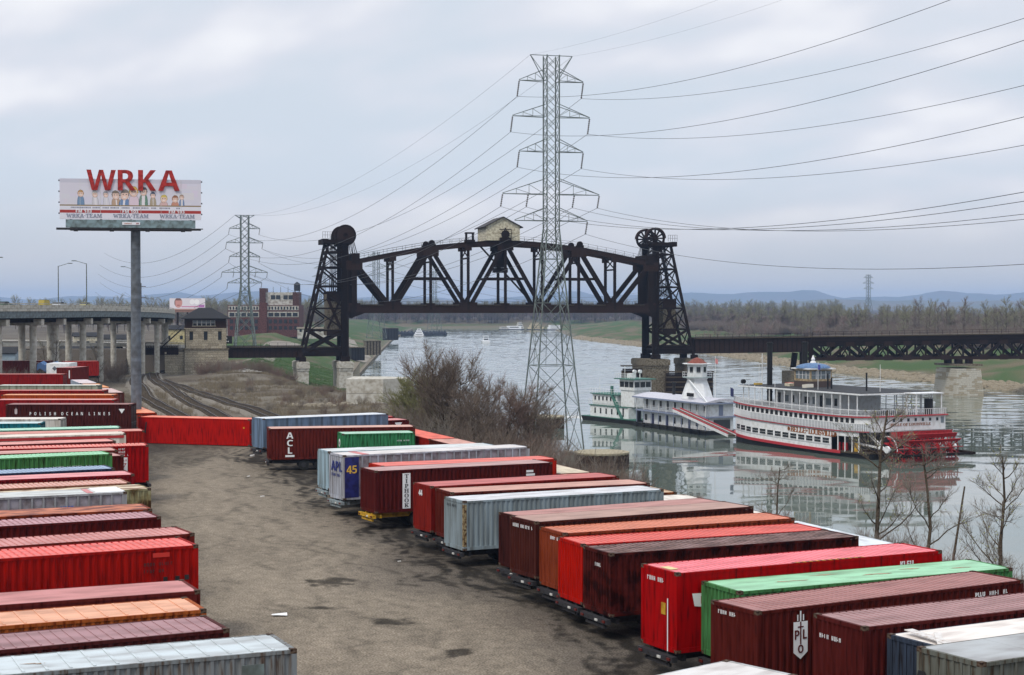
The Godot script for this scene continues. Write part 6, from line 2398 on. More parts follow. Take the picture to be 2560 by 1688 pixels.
	o = container("R29", rgb(176, 190, 198), rgb(214, 222, 228), "s", "s", "icy blue container along the river edge behind the sooty roofed one")
	# ---- left-hand row, nearest first
	o = container("L1", rgb(128, 132, 134), rgb(190, 200, 204), "c", "p", "grey TGZU container with pale panelled roof")
	letters("TGZU", 0.24, 0.02, wh, o, Vector3(4.7, 1.75, hz + 0.004))
	var lp := MB.new()
	lp.box(Vector3(4.85, 2.42, hz + 0.004), Vector3(0.62, 0.3, 0.02))
	part(lp, "data_plate", M.galv, o)
	roof_streaks(o, [[-2.2, -0.6, 0.8], [-0.9, 0.1, 0.6]], 2.9)
	o = container("L2", rgb(80, 38, 42), rgb(158, 120, 130), "c", "q", "dark plum container with dusky panelled roof behind the grey lettered one")
	o = container("L3", rgb(170, 98, 62), rgb(220, 164, 140), "c", "p", "orange container with peach panelled roof")
	o = container("L4", rgb(100, 42, 44), rgb(190, 128, 132), "s", "s", "maroon container with smooth dusty rose roof")
	o = container("L5", rgb(162, 34, 28), rgb(224, 110, 108), "c", "c", "tall red corrugated container with pink ribbed roof in the left row")
	var rd := MB.new()
	rd.box(Vector3(4.7, 2.62, hz + 0.004), Vector3(0.62, 0.16, 0.014))
	part(rd, "red_plate", mat(lin(0.5, 0.03, 0.02), 0.5), o)
	ticks(o, Vector3(4.05, 2.3, hz), X, 10, 0.13, blk, Z)
	ticks(o, Vector3(4.05, 2.05, hz), X, 7, 0.13, blk, Z)
	for p in [[4.85, 1.72], [5.3, 1.72], [5.65, 1.74], [4.45, 1.1]]:
		var bx := MB.new()
		bx.box(Vector3(p[0], p[1], hz + 0.004), Vector3(0.16, 0.18, 0.014))
		part(bx, "data_plate", M.dark, o)
	o = container("L6", rgb(112, 44, 38), rgb(196, 134, 136), "c", "c", "brown container with mauve ribbed roof just behind the tall red one")
	o = container("L7", rgb(86, 26, 26), rgb(182, 138, 152), "c", "c", "oxblood container with lilac ribbed roof")
	o = container("L8", rgb(138, 66, 44), rgb(196, 118, 88), "s", "s", "rust stained brown container with blotched orange roof", "heavy")
	o = container("L9", rgb(160, 160, 164), rgb(196, 200, 198), "r", "s", "grey ribbed refrigerated container with blue code")
	letters("UMZ", 0.22, 0.02, mat(lin(0.04, 0.12, 0.4), 0.6), o, Vector3(3.1, 2.2, hz + 0.004))
	letters("456", 0.22, 0.02, mat(lin(0.04, 0.12, 0.4), 0.6), o, Vector3(3.1, 1.9, hz + 0.004))
	var cool := MB.new()
	cool.box(Vector3(5.3, 2.91, 0), Vector3(1.4, 0.05, 2.2))
	part(cool, "cooling_unit_cover", wh, o)
	var cr2 := MB.new()
	cr2.box(Vector3(4.3, 2.905, 0.1), Vector3(0.3, 0.02, 1.8))
	part(cr2, "red_roof_band", mat(lin(0.5, 0.2, 0.2), 0.6), o)
	o = container("L10", rgb(150, 146, 116), rgb(218, 206, 184), "c", "s", "mouldy olive container with cream roof behind the grey ribbed one", "heavy")
	o = container("L11", rgb(150, 104, 98), rgb(208, 160, 154), "c", "c", "faded pink container with ribbed roof behind the mouldy olive one")
	o = container("L12", rgb(128, 27, 36), rgb(220, 148, 158), "c", "s", "crimson container with smooth pink roof before the Y lettered one")
	o = container("L13", rgb(52, 58, 84), rgb(150, 170, 196), "c", "c", "navy container with pale blue ribbed roof")
	o = container("L14", rgb(82, 134, 82), rgb(156, 212, 174), "c", "c", "grass green container in the left row with white code")
	ticks(o, Vector3(2.4, 2.15, hz), X, 14, 0.2, wh, Z)
	ticks(o, Vector3(3.0, 1.72, hz), X, 9, 0.2, blk, Z)
	o = container("L15", rgb(90, 33, 33), rgb(196, 148, 148), "c", "s", "dark brown container just behind the grass green one")
	o = container("L16", rgb(106, 46, 42), rgb(202, 150, 146), "s", "s", "brown container with dusty pink roof before the tall Y lettered one")
	o = container("L17", rgb(160, 22, 20), rgb(226, 136, 130), "c", "c", "red container with white Y sign panel at its lane end")
	var yp := MB.new()
	yp.box(Vector3(4.35, 1.0, hz + 0.004), Vector3(0.62, 1.55, 0.014))
	var yo := part(yp, "sign_panel", wh, o)
	var dred := mat(lin(0.35, 0.02, 0.02), 0.6)
	letters("Y", 0.5, 0.014, dred, yo, Vector3(4.35, 1.12, hz + 0.014), 0.0, true)
	letters("S", 0.5, 0.014, dred, yo, Vector3(4.35, 0.52, hz + 0.014), 0.0, true)
	ticks(yo, Vector3(4.13, 1.58, hz + 0.008), X, 4, 0.15, dred, Z)
	for k in 3:
		ticks(o, Vector3(4.05, 2.35 - k * 0.2, hz), X, 4 + k, 0.14, wh, Z)
	o = container("L18", rgb(100, 37, 37), rgb(216, 148, 146), "s", "s", "maroon container with pink roof between the Y lettered and the white striped one")
	o = container("L19", rgb(232, 222, 212), rgb(226, 214, 200), "s", "s", "white refrigerated container with a red stripe along its top")
	var rs := MB.new()
	rs.box(Vector3(0, 2.36, hz + 0.002), Vector3(11.9, 0.2, 0.014))
	part(rs, "red_stripe", mat(lin(0.4, 0.03, 0.03), 0.5), o)
	ticks(o, Vector3(4.2, 1.9, hz), X, 8, 0.15, blk, Z)
	o = container("L20", rgb(158, 42, 36), rgb(206, 138, 132), "c", "s", "brick red container just behind the white striped one")
	o = container("L21", rgb(110, 150, 134), rgb(170, 216, 194), "s", "p", "mint roofed container before the white and teal ones")
	o = container("L22", rgb(42, 116, 130), rgb(196, 214, 214), "s", "s", "teal sided container with pale roof behind the mint one")
	o = container("L23", rgb(226, 222, 216), rgb(228, 222, 214), "s", "s", "plain white container in front of the POLISH OCEAN LINES one")
	o = container("POL", rgb(74, 34, 34), rgb(150, 104, 104), "c", "s", "dark brown container lettered POLISH OCEAN LINES")
	var txt := "POLISH"
	for i in 6:
		letters(txt[i], 0.3, 0.02, wh, o, Vector3(-3.7 + i * 0.48, 1.98, hz + 0.004), 0.0, false, "lettering", 0.8)
	txt = "OCEAN"
	for i in 5:
		letters(txt[i], 0.3, 0.02, wh, o, Vector3(-0.6 + i * 0.48, 1.98, hz + 0.004), 0.0, false, "lettering", 0.8)
	txt = "LINES"
	for i in 5:
		letters(txt[i], 0.3, 0.02, wh, o, Vector3(2.05 + i * 0.48, 1.98, hz + 0.004), 0.0, false, "lettering", 0.8)
	crest(o, Vector3(-5.1, 2.2, hz + 0.01), mat(lin(0.5, 0.42, 0.42), 0.6), mat(lin(0.2, 0.05, 0.06), 0.6), 0.42)
	var tr := MB.new()
	tr.tri(Vector3(4.9, 2.45, hz + 0.01), Vector3(5.2, 2.0, hz + 0.01), Vector3(5.5, 2.45, hz + 0.01))
	part(tr, "shield_mark", wh, o)
	o = container("L25", rgb(148, 32, 36), rgb(216, 150, 150), "s", "s", "crimson container right behind the POLISH OCEAN LINES one")
	o = container("L26", rgb(178, 84, 42), rgb(226, 158, 118), "s", "s", "orange brown container two behind the POLISH OCEAN LINES one")
	o = container("L27", rgb(150, 32, 27), rgb(196, 116, 110), "c", "s", "red container before the grey green topped one")
	o = container("L28", rgb(164, 168, 152), rgb(206, 210, 204), "r", "s", "grey green container before the long dark red one")
	o = container("L29", rgb(134, 27, 22), rgb(196, 120, 116), "s", "s", "long dark red container below the brown one by the viaduct")
	o = container("L30", rgb(108, 48, 48), rgb(176, 130, 128), "c", "s", "rearmost long brown container under the viaduct columns")
	var h1 := MB.new()
	h1.box(Vector3(3.9, 2.2, hz + 0.004), Vector3(1.2, 0.12, 0.014))
	h1.box(Vector3(4.4, 2.0, hz + 0.004), Vector3(0.3, 0.3, 0.014))
	part(h1, "white_mark", mat(lin(0.5, 0.4, 0.4), 0.6), o)
	o = container("L31", rgb(112, 44, 42), rgb(186, 120, 124), "c", "s", "brown container turned end on with a white stripe on its end")
	var ws := MB.new()
	ws.box(Vector3(-3.04, 1.9, 0.85), Vector3(0.014, 1.2, 0.16))
	part(ws, "white_stripe", wh, o)
	o = container("L32", rgb(158, 46, 42), rgb(190, 90, 84), "c", "s", "short red container at the back below the viaduct")
	# ---- boundary containers lying on the ground
	o = container("W1", rgb(178, 22, 8), rgb(240, 130, 106), "s", "s", "scarlet container lying broadside as a wall across the end of the lane")
	var sc := MB.new()
	sc.bar(Vector3(-5.2, 2.1, hz + 0.01), Vector3(-5.35, 1.0, hz + 0.01), 0.01, 0.14)
	part(sc, "scrape", blk, o)
	var lk := MB.new()
	lk.box(Vector3(5.5, 1.75, hz + 0.01), Vector3(0.14, 0.16, 0.02))
	part(lk, "plate", M.yellow, o)
	o = container("W2", rgb(176, 64, 42), rgb(232, 146, 112), "s", "s", "orange roofed container behind the end of the scarlet wall container")
	o = container("W3", rgb(96, 52, 50), rgb(204, 176, 180), "s", "s", "lilac roofed container on the curve beside the rail tracks")
	o = container("W4", rgb(160, 92, 50), rgb(222, 148, 90), "s", "s", "light orange roofed container on the curve beyond the lilac one")
	o = container("W5", rgb(176, 190, 206), rgb(214, 200, 202), "s", "s", "pale blue and white container at the far end of the curve")

func roof_streaks(o: Node3D, list: Array, h: float) -> void:
	# scabs of rust standing on the roof sheet
	var m := mat(lin(0.36, 0.25, 0.17), 0.9, T.rust, 0.5)
	for s in list:
		var mb := MB.new()
		var r := RandomNumberGenerator.new()
		r.seed = int(s[0] * 100) + 999
		var n := 12
		var pts := []
		for i in n:
			var a := TAU * i / n
			pts.append(Vector3(s[0] + cos(a) * s[2] * r.randf_range(0.1, 0.55) + sin(a) * 0.3, h - 0.003, s[1] + sin(a) * r.randf_range(0.02, 0.16)))
		for i in n:
			mb.tri(Vector3(s[0], h - 0.002, s[1]), pts[(i + 1) % n], pts[i])
		part(mb, "rust_patch", m, o)

func crest(o: Node3D, at: Vector3, white: Material, ink: Material, size := 1.0) -> void:
	var mb := MB.new()
	var w := 0.3 * size
	mb.quad(at + Vector3(-w, -0.45 * size, 0), at + Vector3(w, -0.45 * size, 0), at + Vector3(w, 0.55 * size, 0), at + Vector3(-w, 0.55 * size, 0))
	mb.tri(at + Vector3(-w, -0.45 * size, 0), at + Vector3(0, -0.68 * size, 0), at + Vector3(w, -0.45 * size, 0))
	mb.box(at + Vector3(0, 0.72 * size, 0), Vector3(0.05, 0.36, 0.01) * size)
	mb.box(at + Vector3(-0.12 * size, 0.68 * size, 0), Vector3(0.04, 0.2, 0.01) * size)
	mb.box(at + Vector3(0.12 * size, 0.68 * size, 0), Vector3(0.04, 0.2, 0.01) * size)
	var c := part(mb, "crest", white, o)
	var bar := MB.new()
	bar.box(at + Vector3(0, 0.18 * size, 0.006), Vector3(0.05, 0.74, 0.01) * size)
	bar.box(at + Vector3(0, 0.38 * size, 0.006), Vector3(0.24, 0.04, 0.01) * size)
	part(bar, "crest_staff", ink, c)
	if size > 0.8:
		letters("P", 0.3, 0.01, ink, c, at + Vector3(-0.16, 0.12, 0.008))
		letters("L", 0.3, 0.01, ink, c, at + Vector3(0.17, 0.12, 0.008))
		letters("O", 0.26, 0.01, ink, c, at + Vector3(0, -0.35, 0.008))

# ------------------------------------------------------------------ round mooring cells and pylon footings
func make_river_cells() -> void:
	var lab := ["round sheet pile mooring cell with pale top at the water's edge", "round sheet pile mooring cell behind the brush by the pylon foot"]
	var at := [W(13.3, 0, 246), W(6.2, 0, 326)]
	for k in 2:
		var o := thing("mooring_cell", lab[k], "mooring cell", at[k], 0.0, "mooring cells")
		var wall := MB.new()
		var n := 56
		for i in n:
			var a0 := TAU * i / n
			var a1 := TAU * (i + 1) / n
			var r0 := 4.0 + (0.10 if i % 2 else -0.04)
			var r1 := 4.0 + (0.10 if (i + 1) % 2 else -0.04)
			var p := Vector3(cos(a0) * r0, 0, -sin(a0) * r0)
			var q := Vector3(cos(a1) * r1, 0, -sin(a1) * r1)
			wall.quad(p + Vector3(0, -14, 0), q + Vector3(0, -14, 0), q + Vector3(0, -8.1, 0), p + Vector3(0, -8.1, 0))
		part(wall, "pile_wall", mat(lin(0.075, 0.055, 0.042), 0.9, T.heavy, 0.25), o)
		var top := MB.new()
		top.lathe(Vector3.ZERO, [[4.0, -8.4], [4.12, -8.25], [4.12, -8.02], [3.9, -7.98], [0.0, -7.9]], 40)
		part(top, "concrete_top", bump(mat(lin(0.40, 0.36, 0.27), 0.95, T.concrete, 0.2), T.bumpy, 2.0), o)
	for k in 4:
		var c := Vector3([-4.1, 4.1, 4.1, -4.1][k], 0, [-4.1, -4.1, 4.1, 4.1][k]).rotated(Vector3.UP, 0.279)
		var o := thing("pylon_footing", "square concrete footing under one leg of the near pylon", "footing", W(6.1, -12.5, 258) + c, 0.279, "near pylon footings")
		var mb := MB.new()
		mb.box(Vector3(0, 0.6, 0), Vector3(1.9, 4.6, 1.9))
		part(mb, "block", M.concrete_dark, o)
		var cp := MB.new()
		cp.box(Vector3(0, 3.0, 0), Vector3(1.3, 0.35, 1.3))
		part(cp, "cap", M.concrete, o)

# ------------------------------------------------------------------ stern-wheel excursion steamer
const BOAT_L := 39.0
func bw(x: float) -> float:
	return pl([[-5.0, 2.6], [-2.0, 5.0], [0.0, 6.2], [3.0, 7.1], [7.0, 7.75], [36.0, 7.75], [39.0, 7.5]], x)
func shr(x: float) -> float:
	return 0.62 * pow(clampf((32.0 - x) / 32.0, 0.0, 1.3), 2) + 0.25 * pow(clampf((x - 30.0) / 9.0, 0, 1), 2)
func bs(x: float, y: float, out := 0.0, side := 1.0) -> Vector3:
	return Vector3(x, y + shr(x), -7.75 + side * (bw(x) + out))

func strip(x0: float, x1: float, y0: float, y1: float, out := 0.0, thick := 0.0, side := 1.0) -> MB:
	var mb := MB.new()
	var n := int(ceil((x1 - x0) / 1.0))
	for i in n:
		var a := lerpf(x0, x1, float(i) / n)
		var b := lerpf(x0, x1, float(i + 1) / n)
		if side > 0:
			mb.quad(bs(a, y0, out), bs(b, y0, out), bs(b, y1, out), bs(a, y1, out))
		else:
			mb.quad(bs(b, y0, out, -1.0), bs(a, y0, out, -1.0), bs(a, y1, out, -1.0), bs(b, y1, out, -1.0))
		if thick > 0.0:
			mb.quad(bs(a, y1, out, side), bs(b, y1, out, side), bs(b, y1, out - thick, side), bs(a, y1, out - thick, side))
			mb.quad(bs(a, y0, out - thick, side), bs(b, y0, out - thick, side), bs(b, y0, out, side), bs(a, y0, out, side))
	return mb

func floor_plate(x0: float, x1: float, y: float, out: float, thick: float) -> MB:
	var mb := MB.new()
	var n := int(ceil((x1 - x0) / 1.5))
	for i in n:
		var a := lerpf(x0, x1, float(i) / n)
		var b := lerpf(x0, x1, float(i + 1) / n)
		mb.quad(bs(a, y, out), bs(b, y, out), bs(b, y, out, -1.0), bs(a, y, out, -1.0))
		mb.quad(bs(a, y - thick, out, -1.0), bs(b, y - thick, out, -1.0), bs(b, y - thick, out), bs(a, y - thick, out))
		for s in [1.0, -1.0]:
			var p := bs(a, y - thick, out, s)
			var q := bs(b, y - thick, out, s)
			mb.quad(p, q, q + Vector3(0, thick, 0), p + Vector3(0, thick, 0))
	for x in [x0, x1]:
		var p := bs(x, y - thick, out)
		var q := bs(x, y - thick, out, -1.0)
		mb.quad(p, q, q + Vector3(0, thick, 0), p + Vector3(0, thick, 0))
	return mb

func make_steamer() -> void:
	var o := thing("paddle_steamer", "white three deck paddle steamer with red stern wheel and blue domed pilothouse", "steamboat", W(38.1, WATER, 292.6), -1.108)
	var wall := mat(lin(0.74, 0.75, 0.77), 0.45, T.soft, 0.1)
	var grey := mat(lin(0.20, 0.23, 0.26), 0.55)
	var trim := mat(lin(0.40, 0.03, 0.04), 0.5)
	# hull
	part(strip(-5, 39, -1.2, 0.55, -0.35), "hull", M.black, o)
	part(strip(-5, 39, -1.2, 0.55, -0.35, 0.0, -1.0), "hull", M.black, o)
	var ends_ := MB.new()
	ends_.quad(bs(-5, -1.2, -0.35, -1.0), bs(-5, -1.2, -0.35), bs(-5, 0.6, -0.35), bs(-5, 0.6, -0.35, -1.0))
	ends_.quad(bs(39, -1.2, -0.35), bs(39, -1.2, -0.35, -1.0), bs(39, 0.6, -0.35, -1.0), bs(39, 0.6, -0.35))
	part(ends_, "hull_ends", M.black, o)
	part(strip(-3.5, 32.0, 0.52, 0.98, 0.12, 0.3), "guard_strake", trim, o)
	part(strip(-3.5, 32.0, 0.52, 0.98, 0.12, 0.3, -1.0), "guard_strake", trim, o)
	part(floor_plate(-5, 39, 0.95, 0.0, 0.3), "main_deck", M.timber, o)
	# main deck sides with window openings lying proud
	part(strip(0.3, 29.3, 0.98, 4.06, 0.0), "main_deck_wall", wall, o)
	part(strip(0.3, 36.0, 0.98, 4.06, 0.0, 0.0, -1.0), "main_deck_wall", wall, o)
	var fr := MB.new()
	fr.quad(bs(0.3, 0.98, 0.0, -1.0), bs(0.3, 0.98), bs(0.3, 4.06), bs(0.3, 4.06, 0.0, -1.0))
	part(fr, "front_bulkhead", wall, o)
	part(strip(0.3, 29.3, 1.62, 1.68, 0.02), "side_line", grey, o)
	var win: ArrayMesh = null
	for k in 13:
		var x := 0.9 + k * 2.19
		var p := bs(x + 0.9, 1.9, 0.0)
		var q := bs(x + 1.0, 1.9, 0.0) - p
		if win == null:
			var wm := MB.new()
			for c in 4:
				for r in 2:
					wm.box(Vector3(-0.62 + c * 0.42, 0.2 + r * 0.44, 0.0), Vector3(0.36, 0.37, 0.05))
			win = wm.mesh()
		var w := put(win, "window", M.glass, o)
		w.position = p + Vector3(0, 0, 0.012)
		w.rotation.y = atan2(-q.z, q.x)
		var fb := MB.new()
		fb.box(Vector3(0, -0.04, 0.0), Vector3(1.8, 0.07, 0.09))
		fb.box(Vector3(0, 0.88, 0.0), Vector3(1.8, 0.06, 0.07))
		part(fb, "window_frame", wall, w)
	# name along the side
	var gold := mat(lin(0.26, 0.085, 0.02), 0.5)
	var nm := "BELLE"
	for i in 5:
		var x := 19.0 + i * 0.82
		letters(nm[i], 0.86, 0.06, gold, o, bs(x, 3.46, 0.03), 0.0, true, "lettering", 1.2)
	letters("OF", 0.3, 0.04, gold, o, bs(23.0, 3.5, 0.03), 0.0, true)
	nm = "LOUISVILLE"
	for i in 10:
		var x: float = 23.9 + [0.0, 0.78, 1.6, 2.25, 2.75, 3.5, 4.15, 4.62, 5.3, 5.98][i]
		letters(nm[i], 0.86, 0.06, gold, o, bs(x, 3.46, 0.03), 0.0, true, "lettering", 1.2)
	for x in [18.1, 30.6]:
		var orn := MB.new()
		for a in [0.0, PI / 4]:
			orn.box(bs(x, 3.46, 0.04), Vector3(0.55, 0.55, 0.03), Basis(Vector3(0, 0, 1), a))
		part(orn, "ornament", gold, o)
	# open engine room aft
	part(strip(29.3, 36.5, 3.3, 4.06, 0.0), "engine_room_header", wall, o)
	var er := MB.new()
	er.box(Vector3(33.0, 2.4, -8.5), Vector3(7.0, 3.0, 12.0))
	part(er, "engine_room", mat(lin(0.10, 0.10, 0.10), 0.7, T.grime, 0.2), o)
	for x in [29.4, 31.2, 33.0, 34.8, 36.4]:
		var ps := MB.new()
		ps.box(bs(x, 2.1, -0.05), Vector3(0.16, 2.5, 0.16))
		part(ps, "post", wall, o)
	for x in [30.6, 31.6, 32.4]:
		var mc := MB.new()
		mc.tube(bs(x, 1.0, -0.9), bs(x, 2.2, -0.9), 0.24, 0.2, 8, true)
		part(mc, "engine_valve", M.red, o)
	var lk := MB.new()
	lk.box(bs(35.6, 1.6, -0.4), Vector3(0.9, 1.3, 0.5))
	part(lk, "locker", M.yellow, o)
	# boiler deck: thin red line, slatted bulwark, windows, red cornice
	part(floor_plate(-1.0, 39, 4.14, 0.18, 0.14), "boiler_deck", grey, o)
	for s in [1.0, -1.0]:
		part(strip(-1.0, 39, 4.06, 4.16, 0.22, 0.1, s), "deck_line", trim, o)
		part(strip(-1.0, 39, 4.16, 5.36, 0.0, 0.0, s), "bulwark", grey, o)
		part(strip(-1.0, 39, 5.36, 6.34, 0.0, 0.0, s), "upper_wall", wall, o)
		part(strip(-1.0, 39, 6.34, 6.52, 0.30, 0.3, s), "cornice", trim, o)
	var slat: ArrayMesh = null
	var xs := -0.85
	while xs < 38.9:
		if slat == null:
			var sm := MB.new()
			sm.box(Vector3.ZERO, Vector3(0.19, 1.12, 0.06))
			slat = sm.mesh()
		var p := bs(xs, 4.76, 0.04)
		put(slat, "slat", wall, o).position = p
		xs += 0.4
	part(strip(-1.0, 39, 5.30, 5.40, 0.08, 0.1), "bulwark_rail", wall, o)
	var w2: ArrayMesh = null
	for k in 27:
		var x := -0.4 + k * 1.36
		if w2 == null:
			var wm := MB.new()
			wm.box(Vector3(-0.21, 0, 0), Vector3(0.37, 0.74, 0.05))
			wm.box(Vector3(0.21, 0, 0), Vector3(0.37, 0.74, 0.05))
			w2 = wm.mesh()
		var p := bs(x, 5.84, 0.012)
		var q := bs(x + 0.1, 5.84, 0.012) - p
		var wo := put(w2, "window", M.glass, o)
		wo.position = p
		wo.rotation.y = atan2(-q.z, q.x)
	# bow front of the boiler deck
	var bf := MB.new()
	bf.quad(bs(-1.0, 4.16, 0, -1.0), bs(-1.0, 4.16), bs(-1.0, 6.4), bs(-1.0, 6.4, 0, -1.0))
	part(bf, "front_wall", wall, o)
	# stern wall with small windows and the name
	var sw := MB.new()
	sw.quad(bs(39, 4.0), bs(39, 4.0, 0, -1.0), bs(39, 6.5, 0, -1.0), bs(39, 6.5))
	part(sw, "stern_wall", wall, o)
	for k in 8:
		var g := MB.new()
		g.box(Vector3(39.03, 6.05, -3.4 - k * 1.45), Vector3(0.05, 0.5, 0.42))
		part(g, "window", M.glass, o)
	var g9 := MB.new()
	g9.box(Vector3(39.03, 5.9, -14.6), Vector3(0.05, 1.0, 0.6))
	part(g9, "window", M.glass_pale, o)
	letters("BELLE OF LOUISVILLE", 0.42, 0.03, gold, o, Vector3(39.04, 5.35, -8.2), PI / 2, true, "lettering", 1.2)
	var sc := MB.new()
	sc.box(Vector3(39.1, 6.7, -7.75), Vector3(0.5, 0.16, 15.6))
	part(sc, "stern_cornice", trim, o)
	# hurricane deck with railings, cabin, posts and roof
	part(floor_plate(-1.5, 39.2, 6.52, 0.25, 0.12), "hurricane_deck", mat(lin(0.16, 0.17, 0.18), 0.8), o)
	for s in [1.0, -1.0]:
		var rl := MB.new()
		var x := -1.2
		while x < 39.0:
			rl.box(bs(x, 6.98, 0.12, s), Vector3(0.05, 0.9, 0.05))
			x += 0.3
		part(rl, "balusters", wall, o)
		for yy in [6.62, 7.45]:
			part(strip(-1.2, 39, yy, yy + 0.07, 0.15, 0.07, s), "handrail", wall, o)
	var sr := MB.new()
	for k in 40:
		sr.box(Vector3(39.1, 7.25, -0.3 - k * 0.38), Vector3(0.05, 0.9, 0.05))
	sr.box(Vector3(39.1, 7.72, -7.75), Vector3(0.08, 0.07, 15.4))
	part(sr, "stern_railing", wall, o)
	var cab := MB.new()
	cab.span(Vector3(9.0, 6.5, -11.6), Vector3(27.5, 9.75, -3.6))
	part(cab, "cabin", wall, o)
	for k in 9:
		var g := MB.new()
		g.box(Vector3(10.4 + k * 1.95, 8.25, -3.57), Vector3([0.7, 1.3, 0.7][k % 3], [1.9, 1.1, 1.2][k % 3], 0.06))
		part(g, "cabin_window", M.glass_pale if k % 2 else M.glass, o)
	for s in [1.0, -1.0]:
		for k in 16:
			var ps := MB.new()
			var x := 3.2 + k * 2.15
			ps.box(bs(x, 8.2, -0.5, s), Vector3(0.13, 3.4, 0.13))
			part(ps, "roof_post", wall, o)
		part(strip(3.0, 36.0, 7.5, 7.56, -0.45, 0.05, s), "rail_wire", wall, o)
	var rf := MB.new()
	rf.span(Vector3(2.6, 9.92, -15.2), Vector3(36.4, 10.16, -0.3))
	part(rf, "roof_fascia", wall, o)
	var rt := MB.new()
	rt.span(Vector3(2.8, 10.17, -15.0), Vector3(36.2, 10.24, -0.5))
	part(rt, "roof", mat(lin(0.035, 0.036, 0.04), 0.85, T.grime, 0.2), o)
	# pilothouse
	var ph := Node3D.new()
	ph.name = "pilothouse"
	o.add_child(ph)
	ph.position = Vector3(14.3, 10.24, -7.75)
	var buff := mat(lin(0.42, 0.33, 0.20), 0.6, T.grime, 0.3)
	var b0 := MB.new()
	b0.span(Vector3(-2.3, 0, -2.3), Vector3(2.3, 1.0, 2.3))
	part(b0, "base", mat(lin(0.07, 0.05, 0.045), 0.7), ph)
	var b1 := MB.new()
	b1.span(Vector3(-2.25, 1.0, -2.25), Vector3(2.25, 1.35, 2.25))
	b1.span(Vector3(-2.25, 2.75, -2.25), Vector3(2.25, 3.0, 2.25))
	for sx in [-1.0, 1.0]:
		for sz in [-1.0, 1.0]:
			b1.box(Vector3(sx * 2.12, 2.05, sz * 2.12), Vector3(0.26, 1.4, 0.26))
	part(b1, "frame", buff, ph)
	for f in 4:
		for k in 4:
			var g := MB.new()
			g.box(Vector3(-1.5 + k * 1.0, 2.05, 2.14), Vector3(0.86, 1.3, 0.06))
			var go := part(g, "window", M.glass_pale, ph)
			go.transform = Transform3D(Basis(Vector3.UP, f * PI / 2), Vector3.ZERO)
			var mu := MB.new()
			mu.box(Vector3(-1.0 + k * 1.0, 2.05, 2.2), Vector3(0.1, 1.4, 0.1))
			mu.box(Vector3(-1.5 + k * 1.0, 2.05, 2.2), Vector3(0.9, 0.06, 0.08))
			part(mu, "mullion", wall, go)
	var ea := MB.new()
	ea.span(Vector3(-2.7, 3.0, -2.7), Vector3(2.7, 3.2, 2.7))
	part(ea, "eaves", wall, ph)
	var dome := MB.new()
	dome.lathe(Vector3(0, 3.2, 0), [[3.0, 0.0], [2.8, 0.3], [2.1, 0.58], [1.2, 0.76], [0.5, 0.84]], 16)
	part(dome, "dome", mat(lin(0.10, 0.19, 0.36), 0.6, T.grime, 0.4), ph)
	var cu := MB.new()
	cu.lathe(Vector3(0, 3.95, 0), [[0.6, 0.0], [0.45, 0.3], [0.25, 0.45], [0.36, 0.7], [0.25, 0.95], [0.05, 1.4]], 10)
	part(cu, "finial", wall, ph)
	# tall black chimneys
	for z in [-4.0, -11.5]:
		var ch := MB.new()
		ch.tube(Vector3(6.95, 6.6, z), Vector3(6.95, 17.7, z), 0.48, 0.46, 14, true)
		for yy in [9.0, 13.0, 17.4]:
			ch.tube(Vector3(6.95, yy, z), Vector3(6.95, yy + 0.2, z), 0.56, 0.56, 14, true)
		part(ch, "chimney", M.black, o)
	# deck gear on the roof
	var gear := [[4.6, 0.3, 0.8, -3.2, mat(lin(0.45, 0.3, 0.05), 0.6), "yellow_raft"], [5.6, 0.25, 1.8, -9.5, mat(lin(0.5, 0.12, 0.08), 0.6), "red_davit"], [11.0, 0.45, 1.5, -5.4, M.cream, "roof_locker"], [17.6, 0.6, 1.4, -4.2, mat(lin(0.62, 0.58, 0.5), 0.6), "tilted_hatch"]]
	for g in gear:
		var mb := MB.new()
		mb.box(Vector3(g[0], 10.24 + g[1] * 0.5, g[3]), Vector3(g[2], g[1], 1.3), Basis(Vector3(0, 0, 1), 0.12 if g[5] == "tilted_hatch" else 0.0))
		part(mb, g[5], g[4], o)
	for p in [[22.0, -5.0, 2.6], [21.7, -6.0, 1.9], [30.2, -6.5, 3.0]]:
		var vp := MB.new()
		vp.tube(Vector3(p[0], 10.2, p[1]), Vector3(p[0], 10.2 + p[2], p[1]), 0.14, 0.14, 8, true)
		part(vp, "vent_pipe", M.black, o)
	for p in [[12.7, -1.0, 6.5, 4.5], [22.8, -2.4, 10.2, 4.6], [33.0, -7.0, 10.2, 4.4], [-1.5, -7.7, 6.5, 7.2]]:
		var st := MB.new()
		st.tube(Vector3(p[0], p[2], p[1]), Vector3(p[0], p[2] + p[3], p[1]), 0.06, 0.04, 5)
		part(st, "flag_staff", wall, o)
	var lamp := MB.new()
	lamp.tube(Vector3(-0.6, 10.6, -3.5), Vector3(-0.1, 10.6, -3.5), 0.42, 0.42, 10, true)
	lamp.tube(Vector3(-0.3, 6.6, -3.5), Vector3(-0.3, 10.5, -3.5), 0.05, 0.05, 5)
	part(lamp, "searchlight", M.black, o)
	var fl := MB.new()
	flag_sheet(fl, Vector3(-1.0, 8.2, -1.2), Vector3(1.6, -0.5, 0.3), Vector3(0, 1.5, 0))
	part(fl, "blue_flag", mat(lin(0.03, 0.035, 0.10), 0.8), o)
	var fl2 := MB.new()
	flag_sheet(fl2, Vector3(22.8, 13.6, -2.4), Vector3(0.9, -0.2, 0.2), Vector3(0, 0.8, 0))
	part(fl2, "small_flag", mat(lin(0.06, 0.07, 0.3), 0.8), o)
	# after pavilion
	var pv := MB.new()
